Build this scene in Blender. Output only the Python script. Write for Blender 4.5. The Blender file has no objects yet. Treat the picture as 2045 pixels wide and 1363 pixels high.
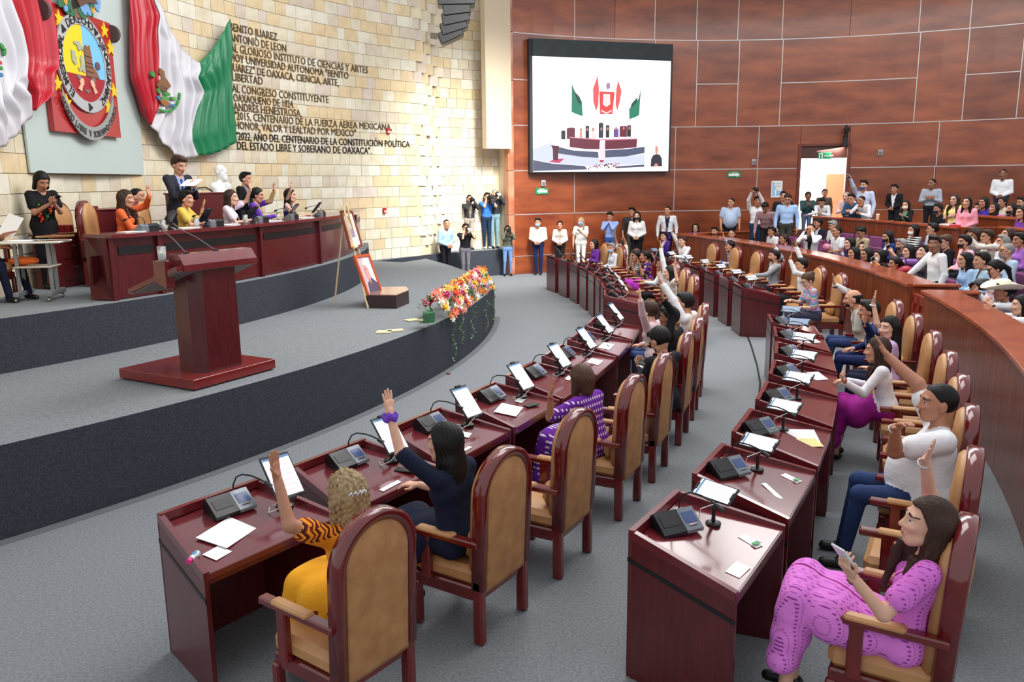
import bpy, math, random
import numpy as np
from math import sin, cos, pi, radians, degrees, hypot, atan2
random.seed(7); rng = np.random.RandomState(7)
SC = bpy.context.scene
COL = SC.collection
V3 = lambda *a: np.array(a, float)

# ------------------------------------------------------------------ camera
F_PX, CAM_H = 1620.0, 2.76
_d = np.array([1111 - 1022.5, 8900 - 681.5, F_PX]); DN = _d / np.linalg.norm(_d)
_z = np.array([0, 0, 1.0]); FW = _z - DN * (_z @ DN); FW /= np.linalg.norm(FW)
RT = np.cross(DN, FW)
AX = [np.array([RT[i], FW[i], -DN[i]]) for i in range(3)]          # world directions of right, down, forward
CAMP = V3(0, 0, CAM_H)
cam_d = bpy.data.cameras.new('camera'); cam = bpy.data.objects.new('camera', cam_d); COL.objects.link(cam)
cam_d.sensor_width = 36; cam_d.lens = F_PX / 2045 * 36; cam_d.clip_end = 200; cam_d.clip_start = .05
from mathutils import Matrix, Vector
cam.matrix_world = Matrix([[AX[0][i], -AX[1][i], -AX[2][i], CAMP[i]] for i in range(3)] + [[0, 0, 0, 1]])
SC.camera = cam

def ray(px, py):
    d = AX[0] * (px - 1022.5) + AX[1] * (py - 681.5) + AX[2] * F_PX
    return d / np.linalg.norm(d)
def at(px, py, z=0.0):
    r = ray(px, py); return CAMP + r * ((z - CAM_H) / r[2])
def onsphere(px, py, c, r, near=True):
    "point on the sight line through a pixel at distance r from c (arm bones)"
    d = ray(px, py); m = (c - CAMP) @ d; q = CAMP + d * m; h = np.linalg.norm(q - c)
    if h >= r * .999: return c + (q - c) / h * r
    s = math.sqrt(r * r - h * h); return CAMP + d * (m - s if near else m + s)

# ------------------------------------------------------------------ world, exposure
SC.view_settings.view_transform = 'Standard'; SC.view_settings.look = 'None'
SC.view_settings.gamma = 1; SC.view_settings.use_curve_mapping = False
SC.view_settings.exposure = 0.38
W = bpy.data.worlds.new('world'); SC.world = W; W.use_nodes = True
bg = W.node_tree.nodes['Background']; bg.inputs[0].default_value = (.93, .96, 1, 1); bg.inputs[1].default_value = 0.66
def area(name, loc, size, power, target=None, col=(1, .985, .96), spread=pi):
    l = bpy.data.lights.new(name, 'AREA'); l.shape = 'RECTANGLE'; l.size, l.size_y = size; l.energy = power; l.color = col; l.spread = spread
    o = bpy.data.objects.new(name, l); COL.objects.link(o); o.location = loc
    t = Vector(target) if target is not None else Vector((loc[0], loc[1], 0))
    o.rotation_euler = (t - Vector(loc)).to_track_quat('-Z', 'Y').to_euler(); return o
area('ceiling_lamp', (2.5, 8, 8.6), (5, 4), 260)
area('ceiling_lamp', (3.5, 16, 8.6), (6, 5), 420)
area('ceiling_lamp', (9.5, 17, 8.6), (5, 5), 330)
area('stage_lamp', (0.5, 12.5, 8.4), (2.5, 2.5), 260, (-4.5, 14, 1.5))
area('stage_lamp', (1.8, 18.5, 8.2), (1.6, 1.6), 170, (-.9, 24, 1.4), spread=1.1)
area('stage_lamp', (-1.5, 8, 8.2), (2.5, 2.5), 120, (-6, 13, 3))

# ------------------------------------------------------------------ materials
MATS = {}
def mat(name, col, rough=.5, metal=0, spec=.5, noise=0, nscale=20, bump=0, bscale=200, emis=None, coat=0, stretch=None, col2=None, attr=None, trans=0, detail=4, alpha=None, objrand=0):
    if name in MATS: return MATS[name]
    m = bpy.data.materials.new(name); m.use_nodes = True; nt = m.node_tree; N = nt.nodes; L = nt.links
    b = N['Principled BSDF']; c = tuple(col) + (1,)
    b.inputs['Base Color'].default_value = c; b.inputs['Roughness'].default_value = rough; b.inputs['Metallic'].default_value = metal
    b.inputs['Specular IOR Level'].default_value = spec; b.inputs['Coat Weight'].default_value = coat; b.inputs['Coat Roughness'].default_value = .12
    tc = N.new('ShaderNodeTexCoord'); mp = N.new('ShaderNodeMapping'); L.new(tc.outputs['Object'], mp.inputs[0])
    if stretch: mp.inputs['Scale'].default_value = stretch
    src = None
    if attr:
        a = N.new('ShaderNodeAttribute'); a.attribute_name = attr; src = a.outputs['Color']
    if noise:
        n = N.new('ShaderNodeTexNoise'); n.inputs['Scale'].default_value = nscale; n.inputs['Detail'].default_value = detail; L.new(mp.outputs[0], n.inputs['Vector'])
        mr = N.new('ShaderNodeMapRange'); mr.inputs[1].default_value = .3; mr.inputs[2].default_value = .7; L.new(n.outputs[0], mr.inputs[0])
        mx = N.new('ShaderNodeMix'); mx.data_type = 'RGBA'; L.new(mr.outputs[0], mx.inputs[0])
        c2 = tuple(col2) + (1,) if col2 else tuple(x * (1 - noise) for x in col) + (1,)
        mx.inputs[7].default_value = c2
        if src:
            m2 = N.new('ShaderNodeMix'); m2.data_type = 'RGBA'; m2.blend_type = 'MULTIPLY'; m2.inputs[0].default_value = 1
            L.new(src, mx.inputs[6]); mul = N.new('ShaderNodeMix'); mul.data_type = 'RGBA'; mul.blend_type = 'MULTIPLY'; mul.inputs[0].default_value = 1
            L.new(src, mul.inputs[6]); mul.inputs[7].default_value = (1 - noise, 1 - noise * 1.1, 1 - noise * 1.5, 1); L.new(mul.outputs[2], mx.inputs[7])
        else: mx.inputs[6].default_value = c
        src = mx.outputs[2]
    if objrand:
        oi = N.new('ShaderNodeObjectInfo'); mr2 = N.new('ShaderNodeMapRange'); mr2.inputs[3].default_value = 1 - objrand; mr2.inputs[4].default_value = 1 + objrand
        L.new(oi.outputs['Random'], mr2.inputs[0]); h = N.new('ShaderNodeHueSaturation'); L.new(mr2.outputs[0], h.inputs['Value'])
        if src: L.new(src, h.inputs['Color'])
        else: h.inputs['Color'].default_value = c
        src = h.outputs[0]
    if src: L.new(src, b.inputs['Base Color'])
    if bump:
        n2 = N.new('ShaderNodeTexNoise'); n2.inputs['Scale'].default_value = bscale; n2.inputs['Detail'].default_value = 3; L.new(mp.outputs[0], n2.inputs['Vector'])
        bp = N.new('ShaderNodeBump'); bp.inputs['Strength'].default_value = bump; bp.inputs['Distance'].default_value = .01; L.new(n2.outputs[0], bp.inputs['Height']); L.new(bp.outputs[0], b.inputs['Normal'])
    if emis: b.inputs['Emission Color'].default_value = tuple(emis[0]) + (1,); b.inputs['Emission Strength'].default_value = emis[1]
    if trans: b.inputs['Transmission Weight'].default_value = trans; b.inputs['IOR'].default_value = 1.3
    MATS[name] = m; return m
def srgb(r, g, b):
    f = lambda c: c / 255 / 12.92 if c / 255 < .04045 else ((c / 255 + .055) / 1.055) ** 2.4
    return (f(r), f(g), f(b))
def smat(name, rgb, **k): return mat(name, srgb(*rgb), **k)

M_carpet = smat('carpet_grey', (140, 144, 148), rough=.95, spec=.1, noise=.38, nscale=55, bump=.5, bscale=260, detail=8)
M_riser = smat('carpet_charcoal', (74, 78, 86), rough=.95, spec=.1, noise=.5, nscale=60, bump=.5, bscale=260, detail=8)
M_mahog = smat('mahogany', (92, 26, 30), rough=.28, spec=.5, noise=.35, nscale=6, stretch=(6, 6, .6), coat=.25)
M_mahog_top = smat('mahogany_top', (112, 34, 40), rough=.16, spec=.6, noise=.3, nscale=5, stretch=(1, 4, 4), coat=.5)
M_black = smat('black_band', (18, 16, 18), rough=.4)
M_panel = mat('figured_panel', srgb(158, 82, 46), rough=.33, noise=.5, nscale=1.3, stretch=(.7, .7, 2.6), col2=srgb(112, 50, 30), coat=.25, detail=9, objrand=.16)
M_gal = mat('gallery_wood', srgb(142, 68, 34), rough=.3, noise=.5, nscale=3, stretch=(8, 8, .5), col2=srgb(98, 40, 20), coat=.25, detail=6, objrand=.06)
M_galtop = mat('gallery_cap', srgb(176, 84, 44), rough=.2, noise=.35, nscale=3, col2=srgb(142, 60, 30), coat=.5)
M_redwood = smat('red_gate_wood', (150, 48, 30), rough=.3, noise=.3, nscale=4, coat=.3)
M_strip = smat('aluminium_strip', (190, 180, 176), rough=.35, metal=.4)
M_leather = mat('tan_leather', srgb(196, 148, 98), rough=.42, noise=.25, nscale=4, bump=.15, bscale=120, col2=srgb(172, 120, 74))
M_suede = mat('tan_suede_back', srgb(184, 134, 86), rough=.75, noise=.3, nscale=9, bump=.2, bscale=200, col2=srgb(160, 108, 66))
M_chairwood = smat('chair_mahogany', (112, 26, 24), rough=.14, noise=.3, nscale=8, coat=.7)
M_beige = smat('beige_plaster', (205, 188, 160), rough=.8, noise=.05, nscale=3)
M_stone = mat('limestone', srgb(222, 205, 170), rough=.75, attr='col', noise=.14, nscale=5, bump=.2, bscale=30)
M_mortar = smat('mortar', (196, 184, 156), rough=.9)
M_plastic = smat('black_plastic', (22, 23, 26), rough=.35)
M_greyplastic = smat('grey_plastic', (120, 126, 134), rough=.3, metal=.3)
M_white = smat('white_paint', (236, 236, 232), rough=.6)
M_paper = smat('paper', (244, 244, 244), rough=.8)
M_chrome = smat('chrome', (190, 190, 190), rough=.15, metal=1)
M_gold = smat('gold', (200, 150, 60), rough=.3, metal=.8)
M_screen = mat('lit_screen', (.1, .1, .1), rough=.3, emis=(srgb(236, 236, 248), .85))
M_screen2 = mat('lit_screen_blue', (.1, .1, .1), rough=.3, emis=(srgb(120, 150, 190), .7))
M_lcd = mat('dark_lcd', srgb(50, 60, 90), rough=.2, emis=(srgb(60, 80, 130), .35))
M_purple_seat = mat('purple_seat_fabric', srgb(128, 62, 110), rough=.85, noise=.2, nscale=30, bump=.2, bscale=300)
M_darkplastic = smat('seat_shell', (36, 30, 36), rough=.5)
M_glass = mat('clear_glass', (.95, .97, .97), rough=.03, trans=.9)

# ------------------------------------------------------------------ mesh helpers
class MB:
    def __init__(s): s.v = []; s.f = []; s.m = []
    def add(s, vs, fs, mi=0):
        n = len(s.v); s.v += [tuple(map(float, v)) for v in vs]; s.f += [tuple(i + n for i in f) for f in fs]; s.m += [mi] * len(fs); return s
    def box(s, c, d, bev=0, rot=None, mi=0, taper=(1, 1)):
        x, y, z = d[0] / 2, d[1] / 2, d[2] / 2; b = min(bev, x * .9, y * .9, z * .9)
        pts = []
        if b <= 0:
            for sz in (-1, 1):
                for sx, sy in ((-1, -1), (1, -1), (1, 1), (-1, 1)): pts.append((sx * x, sy * y, sz * z))
            fs = [(0, 3, 2, 1), (4, 5, 6, 7), (0, 1, 5, 4), (1, 2, 6, 5), (2, 3, 7, 6), (3, 0, 4, 7)]
        else:
            idx = {}
            for sx in (-1, 1):
                for sy in (-1, 1):
                    for sz in (-1, 1):
                        for a in range(3):
                            p = [sx * (x - b), sy * (y - b), sz * (z - b)]; p[a] = (sx * x, sy * y, sz * z)[a]
                            idx[(sx, sy, sz, a)] = len(pts); pts.append(p)
            fs = []
            for a in range(3):
                o = [i for i in range(3) if i != a]
                for sg in (-1, 1):
                    q = []
                    for u, w in ((-1, -1), (1, -1), (1, 1), (-1, 1)):
                        k = [0, 0, 0]; k[a] = sg; k[o[0]] = u; k[o[1]] = w; q.append(idx[(k[0], k[1], k[2], a)])
                    if (sg > 0) == (a == 1): q = q[::-1]
                    fs.append(tuple(q))
            for a in range(3):
                o = [i for i in range(3) if i != a]
                for u in (-1, 1):
                    for w in (-1, 1):
                        q = []
                        for t, ax in ((-1, o[0]), (1, o[0]), (1, o[1]), (-1, o[1])):
                            k = [0, 0, 0]; k[a] = t; k[o[0]] = u; k[o[1]] = w; q.append(idx[(k[0], k[1], k[2], ax)])
                        fs.append(tuple(q))
            for sx in (-1, 1):
                for sy in (-1, 1):
                    for sz in (-1, 1): fs.append(tuple(idx[(sx, sy, sz, a)] for a in range(3)))
        P = np.array(pts, float)
        if taper != (1, 1): P[:, :2] *= np.where(P[:, 2:] > 0, 1.0, 0) * (np.array(taper) - 1) + 1
        if rot is not None: P = P @ np.array(rot).T
        return s.add(P + np.array(c), fs, mi)
    def prism(s, poly, z0, z1, mi=0):
        n = len(poly); s.add([(p[0], p[1], z0) for p in poly] + [(p[0], p[1], z1) for p in poly],
              [tuple(range(n))[::-1], tuple(range(n, 2 * n))] + [(i, (i + 1) % n, n + (i + 1) % n, n + i) for i in range(n)], mi); return s
    def tube(s, path, r, n=8, mi=0, caps=True, flat=None):
        path = [np.array(p, float) for p in path]; m = len(path); rs = r if hasattr(r, '__len__') else [r] * m
        up = V3(0, 0, 1); vs = []
        pv = None
        for i, p in enumerate(path):
            t = path[min(i + 1, m - 1)] - path[max(i - 1, 0)]; t /= np.linalg.norm(t) + 1e-9
            if pv is None:
                a = np.cross(t, up)
                if np.linalg.norm(a) < .1: a = np.cross(t, V3(1, 0, 0))
            else: a = pv - t * (pv @ t)
            a /= np.linalg.norm(a); pv = a; b = np.cross(t, a)
            for k in range(n):
                an = 2 * pi * k / n; vs.append(p + (a * cos(an) + b * sin(an) * (flat or 1)) * rs[i])
        fs = [(i * n + k, i * n + (k + 1) % n, (i + 1) * n + (k + 1) % n, (i + 1) * n + k) for i in range(m - 1) for k in range(n)]
        if caps: fs += [tuple(range(n))[::-1], tuple(range((m - 1) * n, m * n))]
        return s.add(vs, fs, mi)
    def lathe(s, prof, c=(0, 0, 0), n=16, mi=0):
        vs = [(c[0] + r * cos(2 * pi * k / n), c[1] + r * sin(2 * pi * k / n), c[2] + z) for r, z in prof for k in range(n)]
        fs = [(i * n + k, i * n + (k + 1) % n, (i + 1) * n + (k + 1) % n, (i + 1) * n + k) for i in range(len(prof) - 1) for k in range(n)]
        if prof[0][0] > 0: fs.append(tuple(range(n))[::-1])
        if prof[-1][0] > 0: fs.append(tuple(range((len(prof) - 1) * n, len(prof) * n)))
        return s.add(vs, fs, mi)
    def ball(s, c, r, n=8, mi=0):
        rr = r if hasattr(r, '__len__') else (r, r, r); vs = []; m = n // 2 + 1
        for i in range(m):
            a = pi * i / (m - 1)
            for k in range(n): vs.append((c[0] + rr[0] * sin(a) * cos(2 * pi * k / n), c[1] + rr[1] * sin(a) * sin(2 * pi * k / n), c[2] - rr[2] * cos(a)))
        return s.add(vs, [(i * n + k, i * n + (k + 1) % n, (i + 1) * n + (k + 1) % n, (i + 1) * n + k) for i in range(m - 1) for k in range(n)], mi)
    def grid(s, fn, nu, nv, mi=0):
        vs = [fn(i / nu, j / nv) for j in range(nv + 1) for i in range(nu + 1)]
        return s.add(vs, [(j * (nu + 1) + i, j * (nu + 1) + i + 1, (j + 1) * (nu + 1) + i + 1, (j + 1) * (nu + 1) + i) for j in range(nv) for i in range(nu)], mi)
    def data(s, name, mats, smooth=False):
        me = bpy.data.meshes.new(name); me.from_pydata(s.v, [], s.f)
        for m in (mats if isinstance(mats, (list, tuple)) else [mats]): me.materials.append(m)
        if any(s.m): me.polygons.foreach_set('material_index', s.m)
        if smooth: me.polygons.foreach_set('use_smooth', [True] * len(me.polygons))
        me.update(); return me
    def build(s, name, mats, parent=None, loc=None, rotz=None, smooth=False):
        return link(name, s.data(name, mats, smooth), parent, loc, rotz)
def link(name, data, parent=None, loc=None, rotz=None):
    o = bpy.data.objects.new(name, data); COL.objects.link(o)
    if parent is not None: o.parent = parent
    if loc is not None: o.location = loc
    if rotz is not None: o.rotation_euler = (0, 0, rotz)
    return o
def tag(o, label=None, cat=None, group=None, kind=None):
    if label: o['label'] = label
    if cat: o['category'] = cat
    if group: o['group'] = group
    if kind: o['kind'] = kind
    return o
def empty(name, loc=(0, 0, 0), rotz=0, parent=None): return link(name, None, parent, loc, rotz)
def kids(o): return KID.get(o.name, [])
KID = {}
def copy_tree(o, parent=None):
    c = o.copy(); COL.objects.link(c); c.parent = parent
    for ch in list(o.children): copy_tree(ch, c)
    return c
def ring_order(n):
    return ['nearest', 'second', 'third', 'fourth', 'fifth', 'sixth', 'seventh', 'eighth', 'ninth', 'tenth'][n]
def fix(o):
    "recalculate outward normals"
    import bmesh
    bm = bmesh.new(); bm.from_mesh(o.data); bmesh.ops.recalc_face_normals(bm, faces=bm.faces); bm.to_mesh(o.data); bm.free(); return o

# polar layout: stage and desks turn about C, dais about C2, walls about O
C = V3(-16.8, 15.6, 0); C2 = V3(-16.4, 16.3, 0); O = V3(6.78, 12.60, 0); RW = 13.52
def cyl(px, py, rho, c=None):
    c = C2 if c is None else c; d = ray(px, py); q_ = CAMP - c; a = d[0] ** 2 + d[1] ** 2; b_ = 2 * (d[0] * q_[0] + d[1] * q_[1]); c_ = q_[0] ** 2 + q_[1] ** 2 - rho * rho
    return CAMP + d * ((-b_ - math.sqrt(max(b_ * b_ - 4 * a * c_, 0))) / 2 / a)
def P(rho, phi, z=0, c=C): return c + V3(rho * cos(radians(phi)), rho * sin(radians(phi)), z)
def pol(p, c=C): q = p - c; return hypot(q[0], q[1]), degrees(atan2(q[1], q[0]))
def wallhit(px, py, R=RW):
    d = ray(px, py); a = d[0] ** 2 + d[1] ** 2; q = CAMP - O; b = 2 * (d[0] * q[0] + d[1] * q[1]); c = q[0] ** 2 + q[1] ** 2 - R * R
    t = (-b + math.sqrt(max(b * b - 4 * a * c, 0))) / 2 / a; p = CAMP + d * t
    return degrees(atan2(p[1] - O[1], p[0] - O[0])) % 360, p[2]
def WP(th, z, r=RW): return O + V3(r * cos(radians(th)), r * sin(radians(th)), z)
def WR(th):
    u = min(max((133.8 - th) / 6, 0), 1); return RW + .62 * u * u * (3 - 2 * u)
def wallpoly(px_poly, name, m, parent, off=.05, thick=.02, pts=None):
    "a flat shape mounted on the round wall, outline given as (angle, height) points"
    q = pts or [wallhit(*p, RW - off) for p in px_poly]
    b = MB(); n = len(q)
    b.add([WP(t, z, RW - off) for t, z in q] + [WP(t, z, RW - off + thick) for t, z in q], [tuple(range(n)), tuple(range(n, 2 * n))[::-1]] + [(i, n + i, n + (i + 1) % n, (i + 1) % n) for i in range(n)])
    return fix(b.build(name, m, parent))
# ================================================================== structure
def arc_pts(rho, a0, a1, n, c=C): return [P(rho, a0 + (a1 - a0) * i / n, 0, c) for i in range(n + 1)]
fl = MB(); fl.add([(-12, -4, 0), (24, -4, 0), (24, 28, 0), (-12, 28, 0)], [(0, 1, 2, 3)])
tag(fl.build('floor', M_carpet), kind='structure')
def platform(name, poly, z0, z1, parent=None):
    n = len(poly); b = MB()
    b.add([(p[0], p[1], z1) for p in poly], [tuple(range(n))], 0)
    b.add([(p[0], p[1], z0) for p in poly] + [(p[0], p[1], z1) for p in poly], [(i, (i + 1) % n, n + (i + 1) % n, n + i) for i in range(n)], 1)
    o = b.build(name, [M_carpet, M_riser], parent); fix(o); tag(o, kind='structure'); return o
end = [at(957, 572, .77), at(940, 545, .77), at(898, 530, .77), at(851, 517, .77), at(804, 524, .77), at(753, 521.5, .77)]
stage = arc_pts(16.05, -43.2, 1, 40, C2) + end + [WP(t, 0, RW - .02) for t in (148, 153, 158, 163, 168, 173, 178, 183, 188, 193, 198, 203, 207, 211)]
platform('stage_platform', stage, 0, .77)
dais = arc_pts(13.35, -39.0, 13, 40, C2) + [WP(t, 0, RW - .02) for t in (152, 158, 163, 168, 173, 178, 183, 188, 193, 197)]
platform('dais_platform', dais, .77, 1.37)
ledge = [at(753, 521.5, .77), at(879, 506.5, .77), at(960, 501, .77), at(1030, 496, .77)] + [WP(t, 0, WR(t) - .02) for t in (119.8, 121, 123, 125, 127, 129, 131, 135, 140, 146)]
platform('wall_ledge', ledge, 0, .77)
kb = MB()
kb.grid(lambda u, v: P(16.055 + .10 * v, -43 + 44 * u, .006 - .004 * v, C2), 48, 1)
tag(kb.build('trim_1', smat('carpet_kerb', (104, 108, 112), rough=.95, noise=.35, nscale=50)), kind='structure')

# ---- stone wall
def shell(name, t0, t1, z0, z1, m, r=RW, n=80, thick=.25, rects=None):
    b = MB()
    for t0, t1, z0, z1 in (rects or [(t0, t1, z0, z1)]): shellpart(b, t0, t1, z0, z1, r, n, thick)
    return tag(fix(b.build(name, m)), kind='structure')
def shellpart(b, t0, t1, z0, z1, r, n, thick):
    rf = (lambda t: WR(t)) if t0 > 110 and t1 > 150 else (lambda t: r)
    b.grid(lambda u, v: WP(t0 + (t1 - t0) * u, z0 + (z1 - z0) * v, rf(t0 + (t1 - t0) * u)), n, 1)
    b.grid(lambda u, v: WP(t1 + (t0 - t1) * u, z0 + (z1 - z0) * v, rf(t1 + (t0 - t1) * u) + thick), n, 1)
    for t in (t0, t1): b.add([WP(t, z0, rf(t)), WP(t, z1, rf(t)), WP(t, z1, rf(t) + thick), WP(t, z0, rf(t) + thick)], [(0, 1, 2, 3)])
    b.grid(lambda u, v: WP(t0 + (t1 - t0) * u, z1, rf(t0 + (t1 - t0) * u) + thick * v), n, 1)
    b.grid(lambda u, v: WP(t0 + (t1 - t0) * u, z0, rf(t0 + (t1 - t0) * u) + thick * v), n, 1)
WS = shell('wall_left', 119.5, 204, 0, 8.6, M_mortar)
tilecols = [srgb(*c) for c in ((226, 216, 192), (230, 222, 200), (224, 212, 184), (226, 204, 166), (232, 226, 210), (218, 206, 186), (228, 216, 186), (214, 200, 182), (224, 218, 200), (234, 228, 210), (220, 206, 194), (228, 218, 194))]
def tile_mesh(w, col):
    b = MB(); b.box((0, 0, 0), (w, .03, .262), .006); me = b.data('tile', M_stone)
    ca = me.color_attributes.new('col', 'FLOAT_COLOR', 'CORNER'); ca.data.foreach_set('color', list(col + (1,)) * len(me.loops)); return me
widths = (.24, .32, .40, .50)
TM = {(w, i): tile_mesh(w - .008, c) for w in widths for i, c in enumerate(tilecols)}
tiles = []
z = .77 + .135
while z < 8.5:
    s = RW * radians(120.2) + random.random() * .2
    while s < RW * radians(203):
        w = random.choice(widths); tiles.append((s + w / 2, z, w, random.randrange(len(tilecols)) if random.random() < .8 else 3)); s += w
    z += .27
def tdist(t):
    p = WP(degrees(t[0] / RW), t[1]); th = degrees(t[0] / RW)
    vis = 0 if th > 199 or (169.8 < th < 184.5 and t[1] > 2.8) or th > 187.5 or (t[1] < 1.9 and th > 150) or (157.5 < th < 172 and t[1] > 3.4) or (th > 184 and t[1] > 3.1) else 1
    return (1 - vis, np.linalg.norm(p - CAMP))
tiles.sort(key=tdist)
for t in tiles[:300]:
    th = degrees(t[0] / RW); o = link('tile', TM[(t[2], t[3])], WS, WP(th, t[1], WR(th) - .008 - random.random() * .006), radians(th) + pi / 2)
b = MB(); cl = []
bx = [(-1, -1), (1, -1), (1, 1), (-1, 1)]
for t in tiles[300:]:
    th = degrees(t[0] / RW); a = radians(th); tx = V3(-sin(a), cos(a), 0); rr = WR(th) - .018 - random.random() * .006
    c = WP(th, t[1], rr); w = t[2] / 2 - .005
    f = [c + tx * sx * w + V3(0, 0, sz * .13) for sx, sz in bx]; g = [p + V3(cos(a), sin(a), 0) * .03 for p in f]
    b.add(f + g, [(3, 2, 1, 0), (0, 1, 5, 4), (1, 2, 6, 5), (2, 3, 7, 6), (3, 0, 4, 7)]); cl += list(tilecols[t[3]] + (1,)) * 20
o = b.build('far_tiles', M_stone, WS); ca = o.data.color_attributes.new('col', 'FLOAT_COLOR', 'CORNER'); ca.data.foreach_set('color', cl); tag(o, kind='stuff')
# beige hanging pier at the corner
b = MB(); b.grid(lambda u, v: WP(124.0 - 3.6 * u, 3.68 + 5 * v, RW - .22), 4, 1); b.grid(lambda u, v: WP(120.4 + 3.6 * u, 3.68 + 5 * v, RW), 4, 1)
b.grid(lambda u, v: WP(124.0 - 3.6 * u, 3.68, RW - .22 * v), 4, 1)
for t in (124.0, 120.4): b.add([WP(t, 3.68, RW - .22), WP(t, 8.68, RW - .22), WP(t, 8.68, RW), WP(t, 3.68, RW)], [(0, 1, 2, 3)])
tag(b.build('wall_corner', M_beige), kind='structure')

# ---- wood panelled wall
DOOR = (74.3, 80.4, .85, 3.36, 3.76)
WW = shell('wall_back', 42, 119.9, 0, 8.6, smat('dark_joint', (70, 34, 24), rough=.6), r=RW + .03, rects=[(42, DOOR[0], 0, 8.6), (DOOR[1], 119.9, 0, 8.6), (DOOR[0], DOOR[1], DOOR[4], 8.6), (DOOR[0], DOOR[1], 0, DOOR[2])])
# end post of the wood wall
b = MB(); zs = [0, .54, 1.78, 3.06, 4.36, 5.6, 6.92, 8.6]
DOOR = (74.3, 80.4, .85, 3.36, 3.76)
def wpanel(t0, t1, z0, z1):
    g = .045; gt = degrees(.006 / RW); n = max(1, int((t1 - t0) / 2.2)); b = MB()
    a0, a1, y0, y1 = t0 + gt, t1 - gt, z0 + .006, z1 - .006
    b.grid(lambda u, v: WP(a1 + (a0 - a1) * u, y0 + (y1 - y0) * v, RW - .012), n, 1)
    b.grid(lambda u, v: WP(a1 + (a0 - a1) * u, y0, RW + .03 - .042 * v), n, 1); b.grid(lambda u, v: WP(a1 + (a0 - a1) * u, y1, RW - .012 + .042 * v), n, 1)
    for t in (a0, a1): b.add([WP(t, y0, RW - .012), WP(t, y1, RW - .012), WP(t, y1, RW + .03), WP(t, y0, RW + .03)], [(0, 1, 2, 3)])
    o = b.build('panel', M_panel, WW); fix(o); return o
T = lambda x, y=200: wallhit(x, y)[0]
strips = []
def band(z0, z1, seams, halves=()):
    seams = sorted(seams)
    for i in range(len(seams) - 1):
        zz = [z0, z1]
        if i in halves: zz = [z0, (z0 + z1) / 2, z1]; strips.append((seams[i], seams[i + 1], zz[1]))
        for k in range(len(zz) - 1):
            a, c = seams[i], seams[i + 1]
            if z0 < DOOR[4] and a < DOOR[1] and c > DOOR[0] and zz[k] < DOOR[4] and zz[k + 1] > DOOR[2]:
                if a < DOOR[0]: wpanel(a, DOOR[0], zz[k], zz[k + 1])
                if c > DOOR[1]: wpanel(DOOR[1], c, zz[k], zz[k + 1])
                if zz[k + 1] > DOOR[4]: wpanel(max(a, DOOR[0]), min(c, DOOR[1]), DOOR[4], zz[k + 1])
                if zz[k] < DOOR[2]: wpanel(max(a, DOOR[0]), min(c, DOOR[1]), zz[k], min(DOOR[2], zz[k + 1]))
            else: wpanel(a, c, zz[k], zz[k + 1])
E0, E1 = 44, 119.6
up = [E0, 49, T(1940, 20), T(1838, 20), T(1700, 20), T(1564, 20), T(1475, 20), T(1392, 20), T(1308, 20), T(1228, 20), T(1147, 20), E1]
band(6.92, 8.6, up)
mid = [E0, T(2037, 150), T(1928, 150), T(1831, 150), T(1560, 165), T(1474, 165), T(1391, 165), T(1307, 165), T(1147, 165), E1]
ms = sorted(mid); hv = [i for i in range(len(ms) - 1) if abs((ms[i] + ms[i + 1]) / 2 - (T(1982, 150))) < 1.5 or abs((ms[i] + ms[i + 1]) / 2 - T(1695, 150)) < 2 or abs((ms[i] + ms[i + 1]) / 2 - T(1432, 150)) < 1.5 or ms[i + 1] == E1]
band(4.36, 6.92, mid, hv)
lo = [E0, T(1872, 300), T(1514, 300), T(1348, 300), T(1147, 300), E1]
band(3.06, 4.36, lo); band(1.78, 3.06, lo); band(.54, 1.78, [E0, T(1870, 400), T(1514, 380), T(1348, 390), T(1147, 400), E1]); band(0, .54, [E0, T(1872, 300), T(1514, 300), T(1348, 300), T(1147, 300), E1])
def strip(t0, t1, z0, z1):
    b = MB(); n = max(1, int(abs(t1 - t0) / 2)); b.grid(lambda u, v: WP(t0 + (t1 - t0) * u, z0 + (z1 - z0) * v, RW - .022), n, 1)
    b.grid(lambda u, v: WP(t0 + (t1 - t0) * u, z1, RW - .022 + .02 * v), n, 1); b.grid(lambda u, v: WP(t0 + (t1 - t0) * u, z0, RW - .002 - .02 * v), n, 1)
    fix(b.build('joint_strip', M_strip, WW))
hw = .013
for z in (6.92, 4.36, 3.06, 1.78, .54):
    if DOOR[2] < z < DOOR[4]: strip(E0, DOOR[0] - .3, z - hw, z + hw); strip(DOOR[1] + .3, E1, z - hw, z + hw)
    else: strip(E0, E1, z - hw, z + hw)
for a, c, z in strips: strip(a, c, z - hw, z + hw)
vt = degrees(hw / RW)
for xs, z0, z1 in (([1940, 1838, 1564, 1475, 1392, 1308, 1147], 6.92, 8.6), ([2037, 1928, 1831, 1560, 1474, 1391, 1307, 1147], 4.36, 6.92), ([1872, 1514, 1348], 3.06, 4.36), ([1870, 1514, 1348, 1147], 1.78, 3.06)):
    for x in xs:
        t = T(x, 20 if z0 > 6 else 160 if z0 > 4 else 300); strip(t - vt, t + vt, z0 + hw, z1 - hw)
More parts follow.
